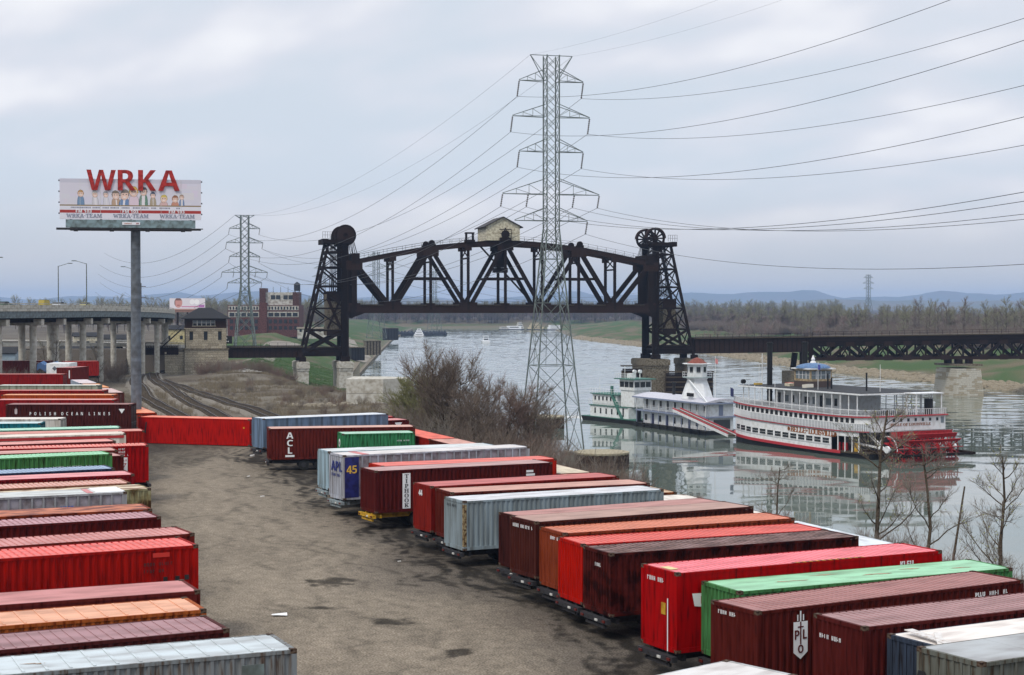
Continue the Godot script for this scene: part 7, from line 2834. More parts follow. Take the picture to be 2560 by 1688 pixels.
	for x in [34.0, 36.5, 38.8]:
		for z in [-9.5, -14.6]:
			pv.box(Vector3(x, 8.4, z), Vector3(0.14, 3.6, 0.14))
	pv.span(Vector3(33.8, 10.05, -14.9), Vector3(39.0, 10.2, -9.2))
	part(pv, "after_pavilion", wall, o)
	var tk := MB.new()
	tk.tube(Vector3(37.6, 6.7, -13.0), Vector3(37.6, 9.2, -13.0), 0.7, 0.7, 12, true)
	part(tk, "water_tank", M.dark, o)
	# stern wheel
	var wheel := Node3D.new()
	wheel.name = "stern_wheel"
	o.add_child(wheel)
	wheel.position = Vector3(42.1, 1.75, -8.1)
	var rr := 2.75
	var half := 5.6
	var rm := mat(lin(0.40, 0.022, 0.025), 0.5, T.grime, 0.3)
	var n := 14
	for i in n:
		var a := TAU * (i + 0.3) / n
		var e := Vector3(cos(a), sin(a), 0)
		var bm := MB.new()
		bm.box(e * (rr - 0.3), Vector3(0.75, 0.09, half * 2.0), Basis(e, Vector3(-sin(a), cos(a), 0), Vector3(0, 0, 1)))
		part(bm, "paddle", rm, wheel)
	for z in [-half + 0.3, -half * 0.5, 0.0, half * 0.5, half - 0.3]:
		var sp := MB.new()
		for i in n:
			var a := TAU * (i + 0.3) / n
			var e := Vector3(cos(a), sin(a), 0)
			sp.bar(Vector3(0, 0, z), e * rr * 0.97 + Vector3(0, 0, z), 0.12, 0.14, Vector3(0, 0, 1))
			var a2 := TAU * (i + 1.3) / n
			sp.bar(e * rr * 0.72 + Vector3(0, 0, z), Vector3(cos(a2), sin(a2), 0) * rr * 0.72 + Vector3(0, 0, z), 0.09, 0.12, Vector3(0, 0, 1))
		sp.tube(Vector3(0, 0, z - 0.2), Vector3(0, 0, z + 0.2), 0.5, 0.5, 12, true)
		part(sp, "wheel_frame", rm, wheel)
	var sh := MB.new()
	sh.tube(Vector3(0, 0, -half - 1.2), Vector3(0, 0, half + 1.2), 0.2, 0.2, 10, true)
	part(sh, "shaft", M.galv, wheel)
	for z in [-1.6, -14.8]:      # cylinder timbers, pitman and hog chains
		var ct := MB.new()
		ct.bar(Vector3(35.5, 1.2, z), Vector3(45.6, 1.05, z), 0.5, 0.55)
		part(ct, "cylinder_timber", M.steel_rust, o)
		var pt := MB.new()
		pt.bar(Vector3(34.5, 2.3, z + 0.35), Vector3(41.9, 1.8, z + 0.35), 0.2, 0.3)
		pt.tube(Vector3(41.9, 1.8, z + 0.2), Vector3(41.9, 1.8, z + 0.55), 0.55, 0.55, 14, true)
		part(pt, "pitman", wall, o)
		for q in 2:
			var hc := MB.new()
			hc.tube(Vector3(36.6 + q * 0.7, 4.2, z + 0.3), Vector3(41.2 + q * 0.7, 1.5, z + 0.3), 0.1, 0.1, 6)
			part(hc, "hog_chain", wall, o)
	var hoop := MB.new()
	for i in 20:
		var a0 := PI * i / 20
		var a1 := PI * (i + 1) / 20
		hoop.bar(Vector3(42.1 + cos(a0) * 2.2, 1.7 + sin(a0) * 2.2, -1.2), Vector3(42.1 + cos(a1) * 2.2, 1.7 + sin(a1) * 2.2, -1.2), 0.08, 0.1)
	part(hoop, "wheel_guard", wall, o)
	var bmp := MB.new()
	bmp.bar(Vector3(45.4, 1.05, -0.8), Vector3(45.4, 1.05, -15.6), 0.4, 0.4)
	part(bmp, "stern_beam", M.steel, o)
	# jackstaff rigging at the bow
	var mast := MB.new()
	mast.tube(Vector3(2.4, 10.2, -5.6), Vector3(2.4, 15.6, -5.6), 0.1, 0.06, 6)
	for yy in [11.2, 12.2]:
		mast.tube(Vector3(2.0, yy + 2.6, -5.6), Vector3(2.8, yy + 2.6, -5.6), 0.05, 0.05, 5)
	part(mast, "mast", wall, o)
	var pen := MB.new()
	pen.tri(Vector3(2.45, 15.5, -5.6), Vector3(2.5, 12.9, -5.4), Vector3(3.1, 13.0, -5.3))
	pen.tri(Vector3(2.45, 15.5, -5.6), Vector3(3.1, 13.0, -5.3), Vector3(2.5, 12.9, -5.4))
	part(pen, "pennant", wall, o)
	# boarding stage slung from the bow
	var sg := thing("boarding_stage", "red and white boarding stage slung beside the steamer's bow", "gangway", Vector3.ZERO)
	var p := W(38.4, WATER + 1.35, 289.5)
	var q := W(30.9, WATER + 4.45, 311.5)
	var side := (q - p).normalized().cross(Vector3.UP).normalized()
	var fl3 := MB.new()
	fl3.bar(p, q, 1.5, 0.16)
	part(fl3, "stage_floor", M.timber, sg)
	for s in [-1.0, 1.0]:
		var b := MB.new()
		b.bar(p + side * s * 0.75, q + side * s * 0.75, 0.12, 0.5)
		part(b, "side_beam", wall, sg)
		var b2 := MB.new()
		b2.bar(p + side * s * 0.75 + Vector3(0, 0.4, 0), q + side * s * 0.75 + Vector3(0, 0.36, 0), 0.14, 0.2)
		part(b2, "red_rail", trim, sg)

func flag_sheet(mb: MB, at: Vector3, across: Vector3, up: Vector3) -> void:
	var n := 6
	for i in n:
		var t0 := float(i) / n
		var t1 := float(i + 1) / n
		var w0 := Vector3(0, 0, sin(t0 * 7.0) * 0.12)
		var w1 := Vector3(0, 0, sin(t1 * 7.0) * 0.12)
		mb.quad(at + across * t0 + w0, at + across * t1 + w1, at + across * t1 + w1 + up, at + across * t0 + w0 + up)

# ------------------------------------------------------------------ wharf boat with look-out tower
func make_wharf_boat() -> void:
	var o := thing("wharf_boat", "white two storey wharf boat with a red roofed look-out tower", "boat", W(25.0, WATER, 332.0), -1.141)
	var wall := mat(lin(0.72, 0.74, 0.76), 0.5, T.soft, 0.12)
	var blue := mat(lin(0.20, 0.23, 0.32), 0.6)
	var l := 26.5
	var d := 7.0
	var hull := MB.new()
	hull.span(Vector3(-0.8, -1.0, -d - 0.6), Vector3(l + 0.8, 0.75, 0.6))
	part(hull, "hull", M.black, o)
	var fen := MB.new()
	for k in 9:
		fen.tube(Vector3(1.0 + k * 3.0, 0.9, 0.72), Vector3(1.0 + k * 3.0, 0.1, 0.72), 0.28, 0.28, 8, true)
	part(fen, "tyre_fenders", M.tyre, o)
	for f in 2:
		var y0 := 0.75 if f == 0 else 3.4
		var wl := MB.new()
		wl.span(Vector3(1.0, y0, -d + 0.9), Vector3(l - 0.3, y0 + 2.4, -0.9))
		part(wl, "wall", wall, o)
		for k in 5:
			var bd := MB.new()
			bd.box(Vector3(l * 0.5, y0 + 0.35 + k * 0.45, -0.885), Vector3(l - 1.4, 0.04, 0.04))
			part(bd, "siding_board", wall, o)
	for k in 9:
		var g := MB.new()
		g.box(Vector3(2.6 + k * 2.75, 4.75, -0.86), Vector3(0.7, 1.25 if k % 3 else 1.9, 0.06))
		part(g, "window", M.glass, o)
		var g2 := MB.new()
		var door := k in [1, 3, 6]
		g2.box(Vector3(2.2 + k * 2.8, 1.9 if not door else 1.75, -0.86), Vector3(0.8, 1.2 if not door else 1.95, 0.06))
		part(g2, "door" if door else "window", mat(lin(0.03, 0.035, 0.09), 0.5) if door else M.glass, o)
	var ge := MB.new()
	ge.box(Vector3(l - 0.26, 4.5, -3.4), Vector3(0.06, 2.0, 0.9))
	part(ge, "door", blue, o)
	var gp := MB.new()
	gp.box(Vector3(l - 0.26, 1.9, -3.6), Vector3(0.06, 1.7, 3.6))
	part(gp, "end_window", M.glass, o)
	var dk := MB.new()
	dk.span(Vector3(-0.2, 3.12, -d - 0.2), Vector3(l + 0.3, 3.4, 0.2))
	part(dk, "gallery_deck", blue, o)
	for k in 10:
		for f in 2:
			var ps := MB.new()
			ps.box(Vector3(0.1 + k * (l - 0.2) / 9.0, (0.75 if f == 0 else 3.4) + 1.2, 0.08), Vector3(0.12, 2.5, 0.12))
			part(ps, "gallery_post", wall if f else blue, o)
	for f in 2:
		var rl := MB.new()
		for k in 3:
			rl.box(Vector3(l * 0.5, (1.1 if f == 0 else 3.75) + k * 0.32, 0.08), Vector3(l, 0.05, 0.05))
		if f == 1:
			part(rl, "railing", wall, o)
	var rf := MB.new()      # low arched roof
	var n := 8
	for i in n:
		var t0 := float(i) / n
		var t1 := float(i + 1) / n
		var a := Vector3(-0.6, 5.95 + 0.75 * sin(PI * t0), lerpf(0.7, -d - 0.7, t0))
		var b := Vector3(-0.6, 5.95 + 0.75 * sin(PI * t1), lerpf(0.7, -d - 0.7, t1))
		var e := Vector3(l + 1.2, 0, 0)
		rf.quad(a, a + e, b + e, b)
		rf.quad(a + Vector3(0, -0.16, 0), b + Vector3(0, -0.16, 0), b + e + Vector3(0, -0.16, 0), a + e + Vector3(0, -0.16, 0))
		rf.quad(a + e + Vector3(0, -0.5, 0), b + e + Vector3(0, -0.5, 0), b + e, a + e)
	part(rf, "roof", mat(lin(0.5, 0.5, 0.56), 0.6, T.soft, 0.15), o)
	var fs := MB.new()
	fs.span(Vector3(-0.6, 5.72, 0.62), Vector3(l + 0.6, 6.0, 0.76))
	fs.span(Vector3(l + 0.55, 5.72, -d - 0.7), Vector3(l + 0.68, 6.0, 0.7))
	part(fs, "fascia", blue, o)
	var st := MB.new()
	st.tube(Vector3(9.5, 6.4, -3.0), Vector3(9.5, 8.9, -3.0), 0.3, 0.3, 10, true)
	st.tube(Vector3(9.5, 8.9, -3.0), Vector3(9.5, 9.1, -3.0), 0.5, 0.5, 10, true)
	part(st, "stove_pipe", M.dark, o)
	# look-out tower
	var tw := Node3D.new()
	tw.name = "lookout_tower"
	o.add_child(tw)
	tw.position = Vector3(17.6, 6.3, -3.4)
	var base := MB.new()
	base.lathe(Vector3.ZERO, [[3.2, 0.0], [2.3, 2.6], [1.9, 3.6], [2.2, 4.0]], 8)
	part(base, "tapered_base", wall, tw)
	var bal := MB.new()
	bal.lathe(Vector3(0, 4.0, 0), [[0.0, 0.0], [2.9, 0.0], [2.9, 0.16], [0.0, 0.16]], 8)
	part(bal, "balcony", mat(lin(0.3, 0.36, 0.36), 0.6), tw)
	var br := MB.new()
	for i in 8:
		var a := TAU * i / 8
		var p := Vector3(cos(a) * 2.85, 4.1, sin(a) * 2.85)
		var a2 := TAU * (i + 1) / 8
		var q := Vector3(cos(a2) * 2.85, 4.1, sin(a2) * 2.85)
		br.box(p + Vector3(0, 0.5, 0), Vector3(0.06, 1.0, 0.06))
		br.bar(p + Vector3(0, 1.0, 0), q + Vector3(0, 1.0, 0), 0.06, 0.06)
		br.bar(p + Vector3(0, 0.5, 0), q + Vector3(0, 0.5, 0), 0.05, 0.05)
	part(br, "balcony_rail", wall, tw)
	var ro := MB.new()
	ro.lathe(Vector3(0, 4.16, 0), [[1.95, 0.0], [1.95, 2.45]], 8)
	part(ro, "lookout_room", wall, tw)
	for i in 8:
		var a := TAU * (i + 0.5) / 8
		var g := MB.new()
		g.box(Vector3(0, 5.5, 1.82), Vector3(0.75, 1.15, 0.06))
		part(g, "window", M.glass, tw).rotation.y = a
	var ev := MB.new()
	ev.lathe(Vector3(0, 6.6, 0), [[2.9, 0.0], [2.9, 0.14], [0.0, 0.16]], 8)
	part(ev, "eaves", wall, tw)
	var cap := MB.new()
	cap.lathe(Vector3(0, 6.75, 0), [[2.0, 0.0], [0.8, 0.85], [0.0, 1.15]], 8)
	part(cap, "roof", mat(lin(0.22, 0.06, 0.04), 0.7, T.grime, 0.4), tw)
	for k in 3:
		var hn := MB.new()
		hn.tube(Vector3(1.6 + k * 0.75, 0.55, 2.9), Vector3(1.6 + k * 0.75, 1.2, 2.9), 0.3, 0.3, 10, true)
		part(hn, "vent_cowl", M.dark, tw)
	var bm := MB.new()
	bm.bar(Vector3(0.5, 3.7, 2.2), Vector3(9.2, -0.2, 3.4), 0.22, 0.24)
	part(bm, "boom", wall, tw)
	var fp := MB.new()
	fp.tube(Vector3(24.5, 6.2, -3.2), Vector3(24.5, 14.6, -3.2), 0.07, 0.04, 5)
	part(fp, "flag_pole", wall, o)
	var fg := MB.new()
	flag_sheet(fg, Vector3(24.5, 13.4, -3.2), Vector3(1.2, -0.5, 0.1), Vector3(0, 0.9, 0))
	part(fg, "flag", mat(lin(0.5, 0.2, 0.2), 0.8), o)

# ------------------------------------------------------------------ towboat pushing the wharf boat
func make_towboat() -> void:
	var o := thing("towboat", "white towboat with green decks and raised pilothouse behind the wharf boat", "towboat", W(15.3, WATER, 349.5), -1.012)
	var wall := mat(lin(0.72, 0.74, 0.75), 0.5, T.soft, 0.12)
	var green := mat(lin(0.05, 0.14, 0.11), 0.6)
	var hull := MB.new()
	extrude(hull, [[-1.0, 0.9], [0.2, -1.0], [18.0, -1.0], [18.6, 0.8], [9.0, 0.6]], 3.4)
	for i in hull.v.size():
		hull.v[i].z -= 3.2
	part(hull, "hull", M.black, o)
	var dk := MB.new()
	dk.span(Vector3(-0.9, 0.8, -6.6), Vector3(18.4, 0.98, 0.2))
	part(dk, "deck", green, o)
	var w1 := MB.new()
	w1.span(Vector3(1.4, 0.98, -5.9), Vector3(15.0, 3.2, -0.5))
	part(w1, "lower_house", wall, o)
	var w2 := MB.new()
	w2.span(Vector3(1.8, 3.4, -5.6), Vector3(10.6, 5.6, -0.8))
	part(w2, "upper_house", wall, o)
	var d2 := MB.new()
	d2.span(Vector3(1.2, 3.2, -6.1), Vector3(14.8, 3.38, -0.3))
	d2.span(Vector3(1.4, 5.6, -6.0), Vector3(11.2, 5.78, -0.4))
	part(d2, "upper_decks", green, o)
	var ph := MB.new()
	ph.span(Vector3(11.4, 3.4, -5.2), Vector3(16.0, 6.8, -1.2))
	part(ph, "pilothouse_base", wall, o)
	var ph2 := MB.new()
	ph2.span(Vector3(11.2, 6.8, -5.4), Vector3(16.2, 9.0, -1.0))
	part(ph2, "pilothouse", wall, o)
	for k in 3:
		var g := MB.new()
		g.box(Vector3(12.1 + k * 1.6, 8.0, -0.97), Vector3(1.35, 1.1, 0.06))
		part(g, "window", M.glass, o)
		var g2 := MB.new()
		g2.box(Vector3(16.22, 8.0, -1.8 - k * 1.4), Vector3(0.06, 1.1, 1.2))
		part(g2, "window", M.glass, o)
	var rf := MB.new()
	rf.span(Vector3(10.2, 9.0, -6.1), Vector3(16.9, 9.2, -0.3))
	part(rf, "pilothouse_roof", green, o)
	for k in 6:
		var g := MB.new()
		g.box(Vector3(2.8 + k * 1.4, 4.75, -0.77), Vector3(0.5, 0.9, 0.06))
		part(g, "window", M.glass, o)
		var g2 := MB.new()
		g2.box(Vector3(3.2 + k * 2.0, 2.2, -0.47), Vector3(0.45, 1.1 if k != 5 else 1.7, 0.06))
		part(g2, "window", M.glass, o)
	for spec in [[Vector3(1.4, 5.78, -0.4), Vector3(11.2, 5.78, -0.4)], [Vector3(10.4, 9.2, -0.4), Vector3(16.7, 9.2, -0.4)], [Vector3(1.2, 3.38, -0.3), Vector3(14.8, 3.38, -0.3)]]:
		var rl := MB.new()
		var a: Vector3 = spec[0]
		var b: Vector3 = spec[1]
		for i in 11:
			var p := a.lerp(b, i / 10.0)
			rl.box(p + Vector3(0, 0.5, 0), Vector3(0.05, 1.0, 0.05))
		for yy in [0.5, 1.0]:
			rl.bar(a + Vector3(0, yy, 0), b + Vector3(0, yy, 0), 0.05, 0.05)
		part(rl, "railing", wall, o)
	var stair := MB.new()
	stair.bar(Vector3(9.2, 5.7, -0.6), Vector3(13.2, 1.0, -0.3), 0.9, 0.2)
	part(stair, "stair", green, o)
	var ht := MB.new()
	ht.box(Vector3(12.6, 9.7, -3.0), Vector3(1.6, 0.9, 1.2))
	for z in [-2.4, -3.8]:
		ht.tube(Vector3(14.4, 9.2, z), Vector3(14.4, 10.4, z), 0.12, 0.12, 6)
		ht.tube(Vector3(14.2, 10.6, z), Vector3(14.7, 10.6, z), 0.38, 0.38, 10, true)
	ht.tube(Vector3(11.4, 9.2, -2.2), Vector3(11.4, 11.6, -2.2), 0.06, 0.06, 5)
	part(ht, "searchlights", wall, o)
	var ms := MB.new()
	ms.tube(Vector3(1.0, 0.9, -3.2), Vector3(1.0, 9.0, -3.2), 0.07, 0.05, 5)
	part(ms, "mast", wall, o)
	var stk := MB.new()
	for z in [-1.8, -4.6]:
		stk.tube(Vector3(7.4, 5.7, z), Vector3(7.4, 7.4, z), 0.35, 0.32, 10, true)
	part(stk, "exhaust_stack", green, o)
	var kn := MB.new()
	for z in [-0.6, -5.6]:
		kn.box(Vector3(18.4, 1.8, z), Vector3(0.6, 2.4, 0.7))
	part(kn, "push_knee", M.black, o)
	# churned wash behind the stern, low humps of foam
	var fo := MB.new()
	var r := RandomNumberGenerator.new()
	r.seed = 91
	for i in 130:
		var t := pow(r.randf(), 1.4)
		var c := W(15.3 - 0.53 * (1.0 + t * 15.0), WATER + 0.01, 349.5 + 0.848 * (1.0 + t * 15.0)) + Vector3(0.848, 0, -0.53) * (3.2 + r.randf_range(-1, 1) * (2.2 + t * 2.4))
		var s := r.randf_range(0.25, 0.9) * (1.15 - t)
		fo.lathe(c, [[s, 0.0], [s * 0.75, s * 0.16], [0.0, s * 0.24]], 7)
	var fm := part(fo, "wake_foam", M.foam, self)
	meta(fm, "white churned foam behind the towboat's stern", "foam", "", "stuff")

# ------------------------------------------------------------------ boats far up the river
func make_far_boats() -> void:
	var dark := mat(lin(0.03, 0.035, 0.05), 0.8, T.grime, 0.1)
	var wall := mat(lin(0.72, 0.73, 0.75), 0.5)
	for k in 3:
		var o := thing("barge", ["dark loaded barge beside the far white towboat on the canal side", "dark barge heaped with coal ahead of the far towboat", "outermost dark barge with coal at the tip of the far tow"][k], "barge", W([-86.0, -71.0, -59.0][k], WATER, [1335.0, 1330.0, 1345.0][k]), [0.1, -0.1, -0.2][k], "barges of the far tow")
		var w: float = [14.0, 15.0, 12.0][k]
		var h := MB.new()
		extrude(h, [[-w * 0.5, 2.2], [-w * 0.5 + 1.0, -0.6], [w * 0.5 - 1.0, -0.6], [w * 0.5, 2.2]], 4.0)
		part(h, "hull", dark, o)
		var cg := MB.new()
		for i in 5:
			var x := lerpf(-w * 0.38, w * 0.38, i / 4.0)
			cg.lathe(Vector3(x, 2.1, 0), [[w * 0.14, 0.0], [w * 0.1, 1.0], [w * 0.04, 1.9 - 0.3 * (i % 2)], [0.0, 2.1]], 9)
		part(cg, "coal_heap", dark, o)
	var t := thing("towboat", "far white towboat among the dark barges up the canal", "towboat", W(-73.5, WATER, 1312.0), 0.0)
	t.scale = Vector3(0.85, 0.66, 0.85)
	for lv in [[0.6, 3.0, 4.2], [3.0, 5.2, 3.4], [5.2, 7.2, 2.4], [7.2, 9.2, 1.7]]:
		var b := MB.new()
		b.span(Vector3(-lv[2], lv[0], -4.0), Vector3(lv[2], lv[1], lv[2]))
		part(b, "deckhouse", wall, t)
		var g := MB.new()
		g.box(Vector3(0, (lv[0] + lv[1]) * 0.5 + 0.2, lv[2] + 0.04), Vector3(lv[2] * 1.5, 0.6, 0.08))
		part(g, "window_strip", M.glass, t)
	var hl := MB.new()
	hl.span(Vector3(-4.8, -0.6, -9.0), Vector3(4.8, 0.6, 5.0))
	part(hl, "hull", mat(lin(0.35, 0.33, 0.32), 0.6), t)
	var c := thing("cabin_cruiser", "small white cabin cruiser alone on the open river", "boat", W(-17.2, WATER, 1082.0), 0.1)
	var ch := MB.new()
	extrude(ch, [[-2.8, 1.3], [-2.2, -0.3], [2.2, -0.3], [2.8, 1.3]], 4.5)
	part(ch, "hull", wall, c)
	var cc := MB.new()
	cc.span(Vector3(-1.7, 1.3, -3.0), Vector3(1.7, 3.0, 3.2))
	part(cc, "cabin", wall, c)
	var cg2 := MB.new()
	cg2.box(Vector3(0, 2.3, 3.24), Vector3(2.8, 0.8, 0.08))
	part(cg2, "window", M.glass, c)
	var ct := MB.new()
	ct.span(Vector3(-2.0, 4.3, -2.0), Vector3(2.0, 4.5, 2.4))
	for x in [-1.6, 1.6]:
		ct.box(Vector3(x, 3.6, 2.0), Vector3(0.15, 1.5, 0.15))
	part(ct, "canopy", wall, c)
	var lb := ["tan moored boat at the far landing", "white moored barge at the far landing", "white houseboat at the far landing", "low white work boat at the far landing", "grey moored flat at the far landing"]
	var sp := [[24.0, 1655, 17.0, 6.0, 3], [2.0, 1650, 15.0, 3.2, 1], [-8.0, 1648, 9.0, 2.4, 1], [42.0, 1640, 14.0, 4.2, 2], [8.0, 1668, 7.0, 6.8, 3]]
	var cl := [mat(lin(0.5, 0.42, 0.28), 0.6), wall, M.offwhite, wall, M.offwhite]
	for k in 5:
		var o := thing("moored_boat", lb[k], "boat", W(sp[k][0], WATER, sp[k][1]), 0.05 * k)
		var h := MB.new()
		var w: float = sp[k][2]
		h.span(Vector3(-w * 0.55, -0.5, -3.0), Vector3(w * 0.55, 0.9, 3.0))
		part(h, "hull", dark, o)
		for f in sp[k][4]:
			var b := MB.new()
			var hh: float = sp[k][3] / sp[k][4]
			b.span(Vector3(-w * (0.48 - 0.08 * f), 0.9 + f * hh, -2.6), Vector3(w * (0.48 - 0.12 * f), 0.9 + (f + 1) * hh, 2.6))
			part(b, "deckhouse", cl[k], o)
			var g := MB.new()
			g.box(Vector3(0, 0.9 + (f + 0.6) * hh, 2.62), Vector3(w * 0.6, hh * 0.25, 0.06))
			part(g, "window_strip", M.glass, o)

# ------------------------------------------------------------------ railway tracks beside the yard
func make_tracks() -> void:
	var paths := [[W(-32.5, 0, 190), W(-38.5, 0, 212), W(-48.5, 0, 246), W(-58.5, 0, 284), W(-69.5, 0, 324), W(-78.0, 0, 360), W(-83.6, 0, 390), W(-85.5, 0, 425)], [W(-28.0, 0, 196), W(-35.5, 0, 222), W(-47.0, 0, 258), W(-58.0, 0, 292), W(-69.0, 0, 326)], [W(-36.5, 0, 188), W(-43.0, 0, 210), W(-53.5, 0, 244), W(-63.0, 0, 282), W(-73.0, 0, 322), W(-80.2, 0, 358), W(-85.0, 0, 388)]]
	var lab := ["main curved railway track running from the yard into the underpass", "siding joining the curved track from the river side", "outer curved railway track next to the boundary containers"]
	for k in 3:
		var pts := along(curve(paths[k], 10), 1.2)
		for i in pts.size():
			var h := 0.0
			for s in [[0, 0], [3, 0], [-3, 0], [0, 3], [0, -3]]:
				h += ground_height(pts[i].x + s[0], -pts[i].z + s[1]) / 5.0
			pts[i].y = h + 0.36 + 0.012 * k
		var o := thing("railway_track", lab[k], "track", Vector3.ZERO, 0.0, "railway tracks")
		var bal := MB.new()
		var ties := MB.new()
		var r0 := MB.new()
		var r1 := MB.new()
		for i in pts.size() - 1:
			var d: Vector3 = (pts[i + 1] - pts[i]).normalized()
			var s := Vector3(-d.z, 0, d.x).normalized()
			var a: Vector3 = pts[i]
			var b: Vector3 = pts[i + 1]
			var dn := Vector3(0, -1.1, 0)
			bal.quad(a - s * 1.5, a + s * 1.5, b + s * 1.5, b - s * 1.5)
			bal.quad(a + s * 1.5, a + s * 2.9 + dn, b + s * 2.9 + dn, b + s * 1.5)
			bal.quad(a - s * 2.9 + dn, a - s * 1.5, b - s * 1.5, b - s * 2.9 + dn)
			for q in 2:
				ties.box(a.lerp(b, q * 0.5) + Vector3(0, 0.02, 0), Vector3(2.6, 0.16, 0.24), Basis(s, Vector3.UP, -d))
			r0.bar(a + s * 0.72 + Vector3(0, 0.18, 0), b + s * 0.72 + Vector3(0, 0.18, 0), 0.11, 0.18)
			r1.bar(a - s * 0.72 + Vector3(0, 0.18, 0), b - s * 0.72 + Vector3(0, 0.18, 0), 0.11, 0.18)
		part(bal, "ballast", M.ballast, o)
		part(ties, "ties", M.timber, o).set_meta("kind", "stuff")
		part(r0, "rail", M.rail, o)
		part(r1, "rail", M.rail, o)

# ------------------------------------------------------------------ bare spring trees and brush
func limb(mb: MB, p: Vector3, dir: Vector3, length: float, r: float, sides: int, r2: RandomNumberGenerator, bend := 0.25, lift := 0.1) -> Array:
	# a crooked branch; returns the points along it
	var pts := [p]
	var n := 4
	var d := dir
	for i in n:
		d = (d + Vector3(r2.randf_range(-1, 1), r2.randf_range(-1, 1), r2.randf_range(-1, 1)) * bend + Vector3(0, lift, 0)).normalized()
		var q: Vector3 = pts[-1] + d * length / n
		mb.tube(pts[-1], q, r * (1.0 - 0.7 * i / n), r * (1.0 - 0.7 * (i + 1) / n), sides)
		pts.append(q)
	return pts

func tree_meshes(seed_: int, h: float, spread: float, density: int, twig_r: float, buds := 0, weep := 0.06) -> Array:
	var r := RandomNumberGenerator.new()
	r.seed = seed_
	var trunk := MB.new()
	var crown := MB.new()
	var bud := MB.new()
	var stems := 1 if spread < 0.6 else 2 + r.randi() % 2
	for s in stems:
		var lean := Vector3(r.randf_range(-1, 1), 0, r.randf_range(-1, 1)) * (0.12 if stems == 1 else 0.42)
		var main := limb(trunk, Vector3(r.randf_range(-0.2, 0.2), -0.6, r.randf_range(-0.2, 0.2)), (Vector3.UP + lean).normalized(), h * (0.8 if s == 0 else 0.66), h * 0.0125, 6, r, 0.16, 0.12)
		for k in density:
			var t := r.randf_range(0.22, 1.0)
			var i := mini(int(t * 4.0), 3)
			var p: Vector3 = (main[i] as Vector3).lerp(main[i + 1], t * 4.0 - i)
			var a := r.randf() * TAU
			var dir := Vector3(cos(a), r.randf_range(0.25, 1.1), sin(a)).normalized()
			var l := h * spread * r.randf_range(0.28, 0.55) * (1.15 - t * 0.6)
			var lm := limb(trunk, p, dir, l, h * 0.0036 * (1.3 - t * 0.5), 4, r, 0.3, weep)
			for q in 10:
				var j := 1 + r.randi() % 3
				var p2: Vector3 = (lm[j] as Vector3).lerp(lm[j + 1], r.randf())
				var d2: Vector3 = ((lm[j + 1] - lm[j]).normalized() + Vector3(r.randf_range(-1, 1), r.randf_range(-0.4, 1.1), r.randf_range(-1, 1)) * 0.9).normalized()
				var tw := limb(crown, p2, d2, l * r.randf_range(0.25, 0.55), twig_r * 1.5, 3, r, 0.3, weep)
				for w in 7:
					var m := 1 + r.randi() % 3
					var p3: Vector3 = tw[m]
					var d3: Vector3 = ((tw[m + 1] - tw[m]).normalized() + Vector3(r.randf_range(-1, 1), r.randf_range(-0.5, 1.0), r.randf_range(-1, 1)) * 0.8).normalized()
					var e: Vector3 = p3 + d3 * l * r.randf_range(0.12, 0.3)
					crown.tube(p3, e, twig_r, twig_r * 0.5, 3)
					if buds > 0 and r.randi() % 3 == 0:
						for b in buds:
							var c := p3.lerp(e, r.randf()) + Vector3(r.randf_range(-1, 1), r.randf_range(-1, 1), r.randf_range(-1, 1)) * 0.05
							var x := Vector3(r.randf_range(-1, 1), r.randf_range(-1, 1), r.randf_range(-1, 1)).normalized() * 0.05
							bud.tri(c - x, c + x, c + x.cross(Vector3(0.3, 0.8, 0.5)).normalized() * 0.08)
	return [trunk.mesh(), crown.mesh(), bud.mesh() if bud.v.size() else null]

func shrub_mesh(seed_: int, h: float, stems: int, twig_r: float) -> ArrayMesh:
	var r := RandomNumberGenerator.new()
	r.seed = seed_
	var mb := MB.new()
	for s in stems:
		var a := r.randf() * TAU
		var rad := r.randf() * h * 0.28
		var p := Vector3(cos(a) * rad, -0.3, sin(a) * rad)
		var dir := Vector3(cos(a) * r.randf_range(0.1, 0.9), 1.0, sin(a) * r.randf_range(0.1, 0.9)).normalized()
		var l := h * r.randf_range(0.55, 1.05)
		var m := limb(mb, p, dir, l, twig_r * 2.0, 3, r, 0.22, 0.02)
		for k in 6:
			var j := 1 + r.randi() % 3
			var d2: Vector3 = ((m[j + 1] - m[j]).normalized() + Vector3(r.randf_range(-1, 1), r.randf_range(-0.3, 0.9), r.randf_range(-1, 1)) * 0.9).normalized()
			var e: Vector3 = m[j] + d2 * l * r.randf_range(0.18, 0.42)
			mb.tube(m[j], e, twig_r, twig_r * 0.5, 3)
			for w in 2:
				var d3: Vector3 = (d2 + Vector3(r.randf_range(-1, 1), r.randf_range(-0.4, 0.8), r.randf_range(-1, 1)) * 0.9).normalized()
				var f := (m[j] as Vector3).lerp(e, r.randf_range(0.3, 0.9))
				mb.tube(f, f + d3 * l * r.randf_range(0.1, 0.24), twig_r * 0.7, twig_r * 0.35, 3)
	return mb.mesh()

func tree(called: String, label: String, at: Vector3, turn: float, g: Array, bark: Material, twig: Material, scale_ := 1.0, group := "") -> Node3D:
	var o := thing(called, label, "tree", at, turn, group)
	o.scale = Vector3.ONE * scale_
	put(g[0], "trunk", bark, o)
	put(g[1], "crown", twig, o)
	if g[2]:
		put(g[2], "buds", M.bud, o)
	return o

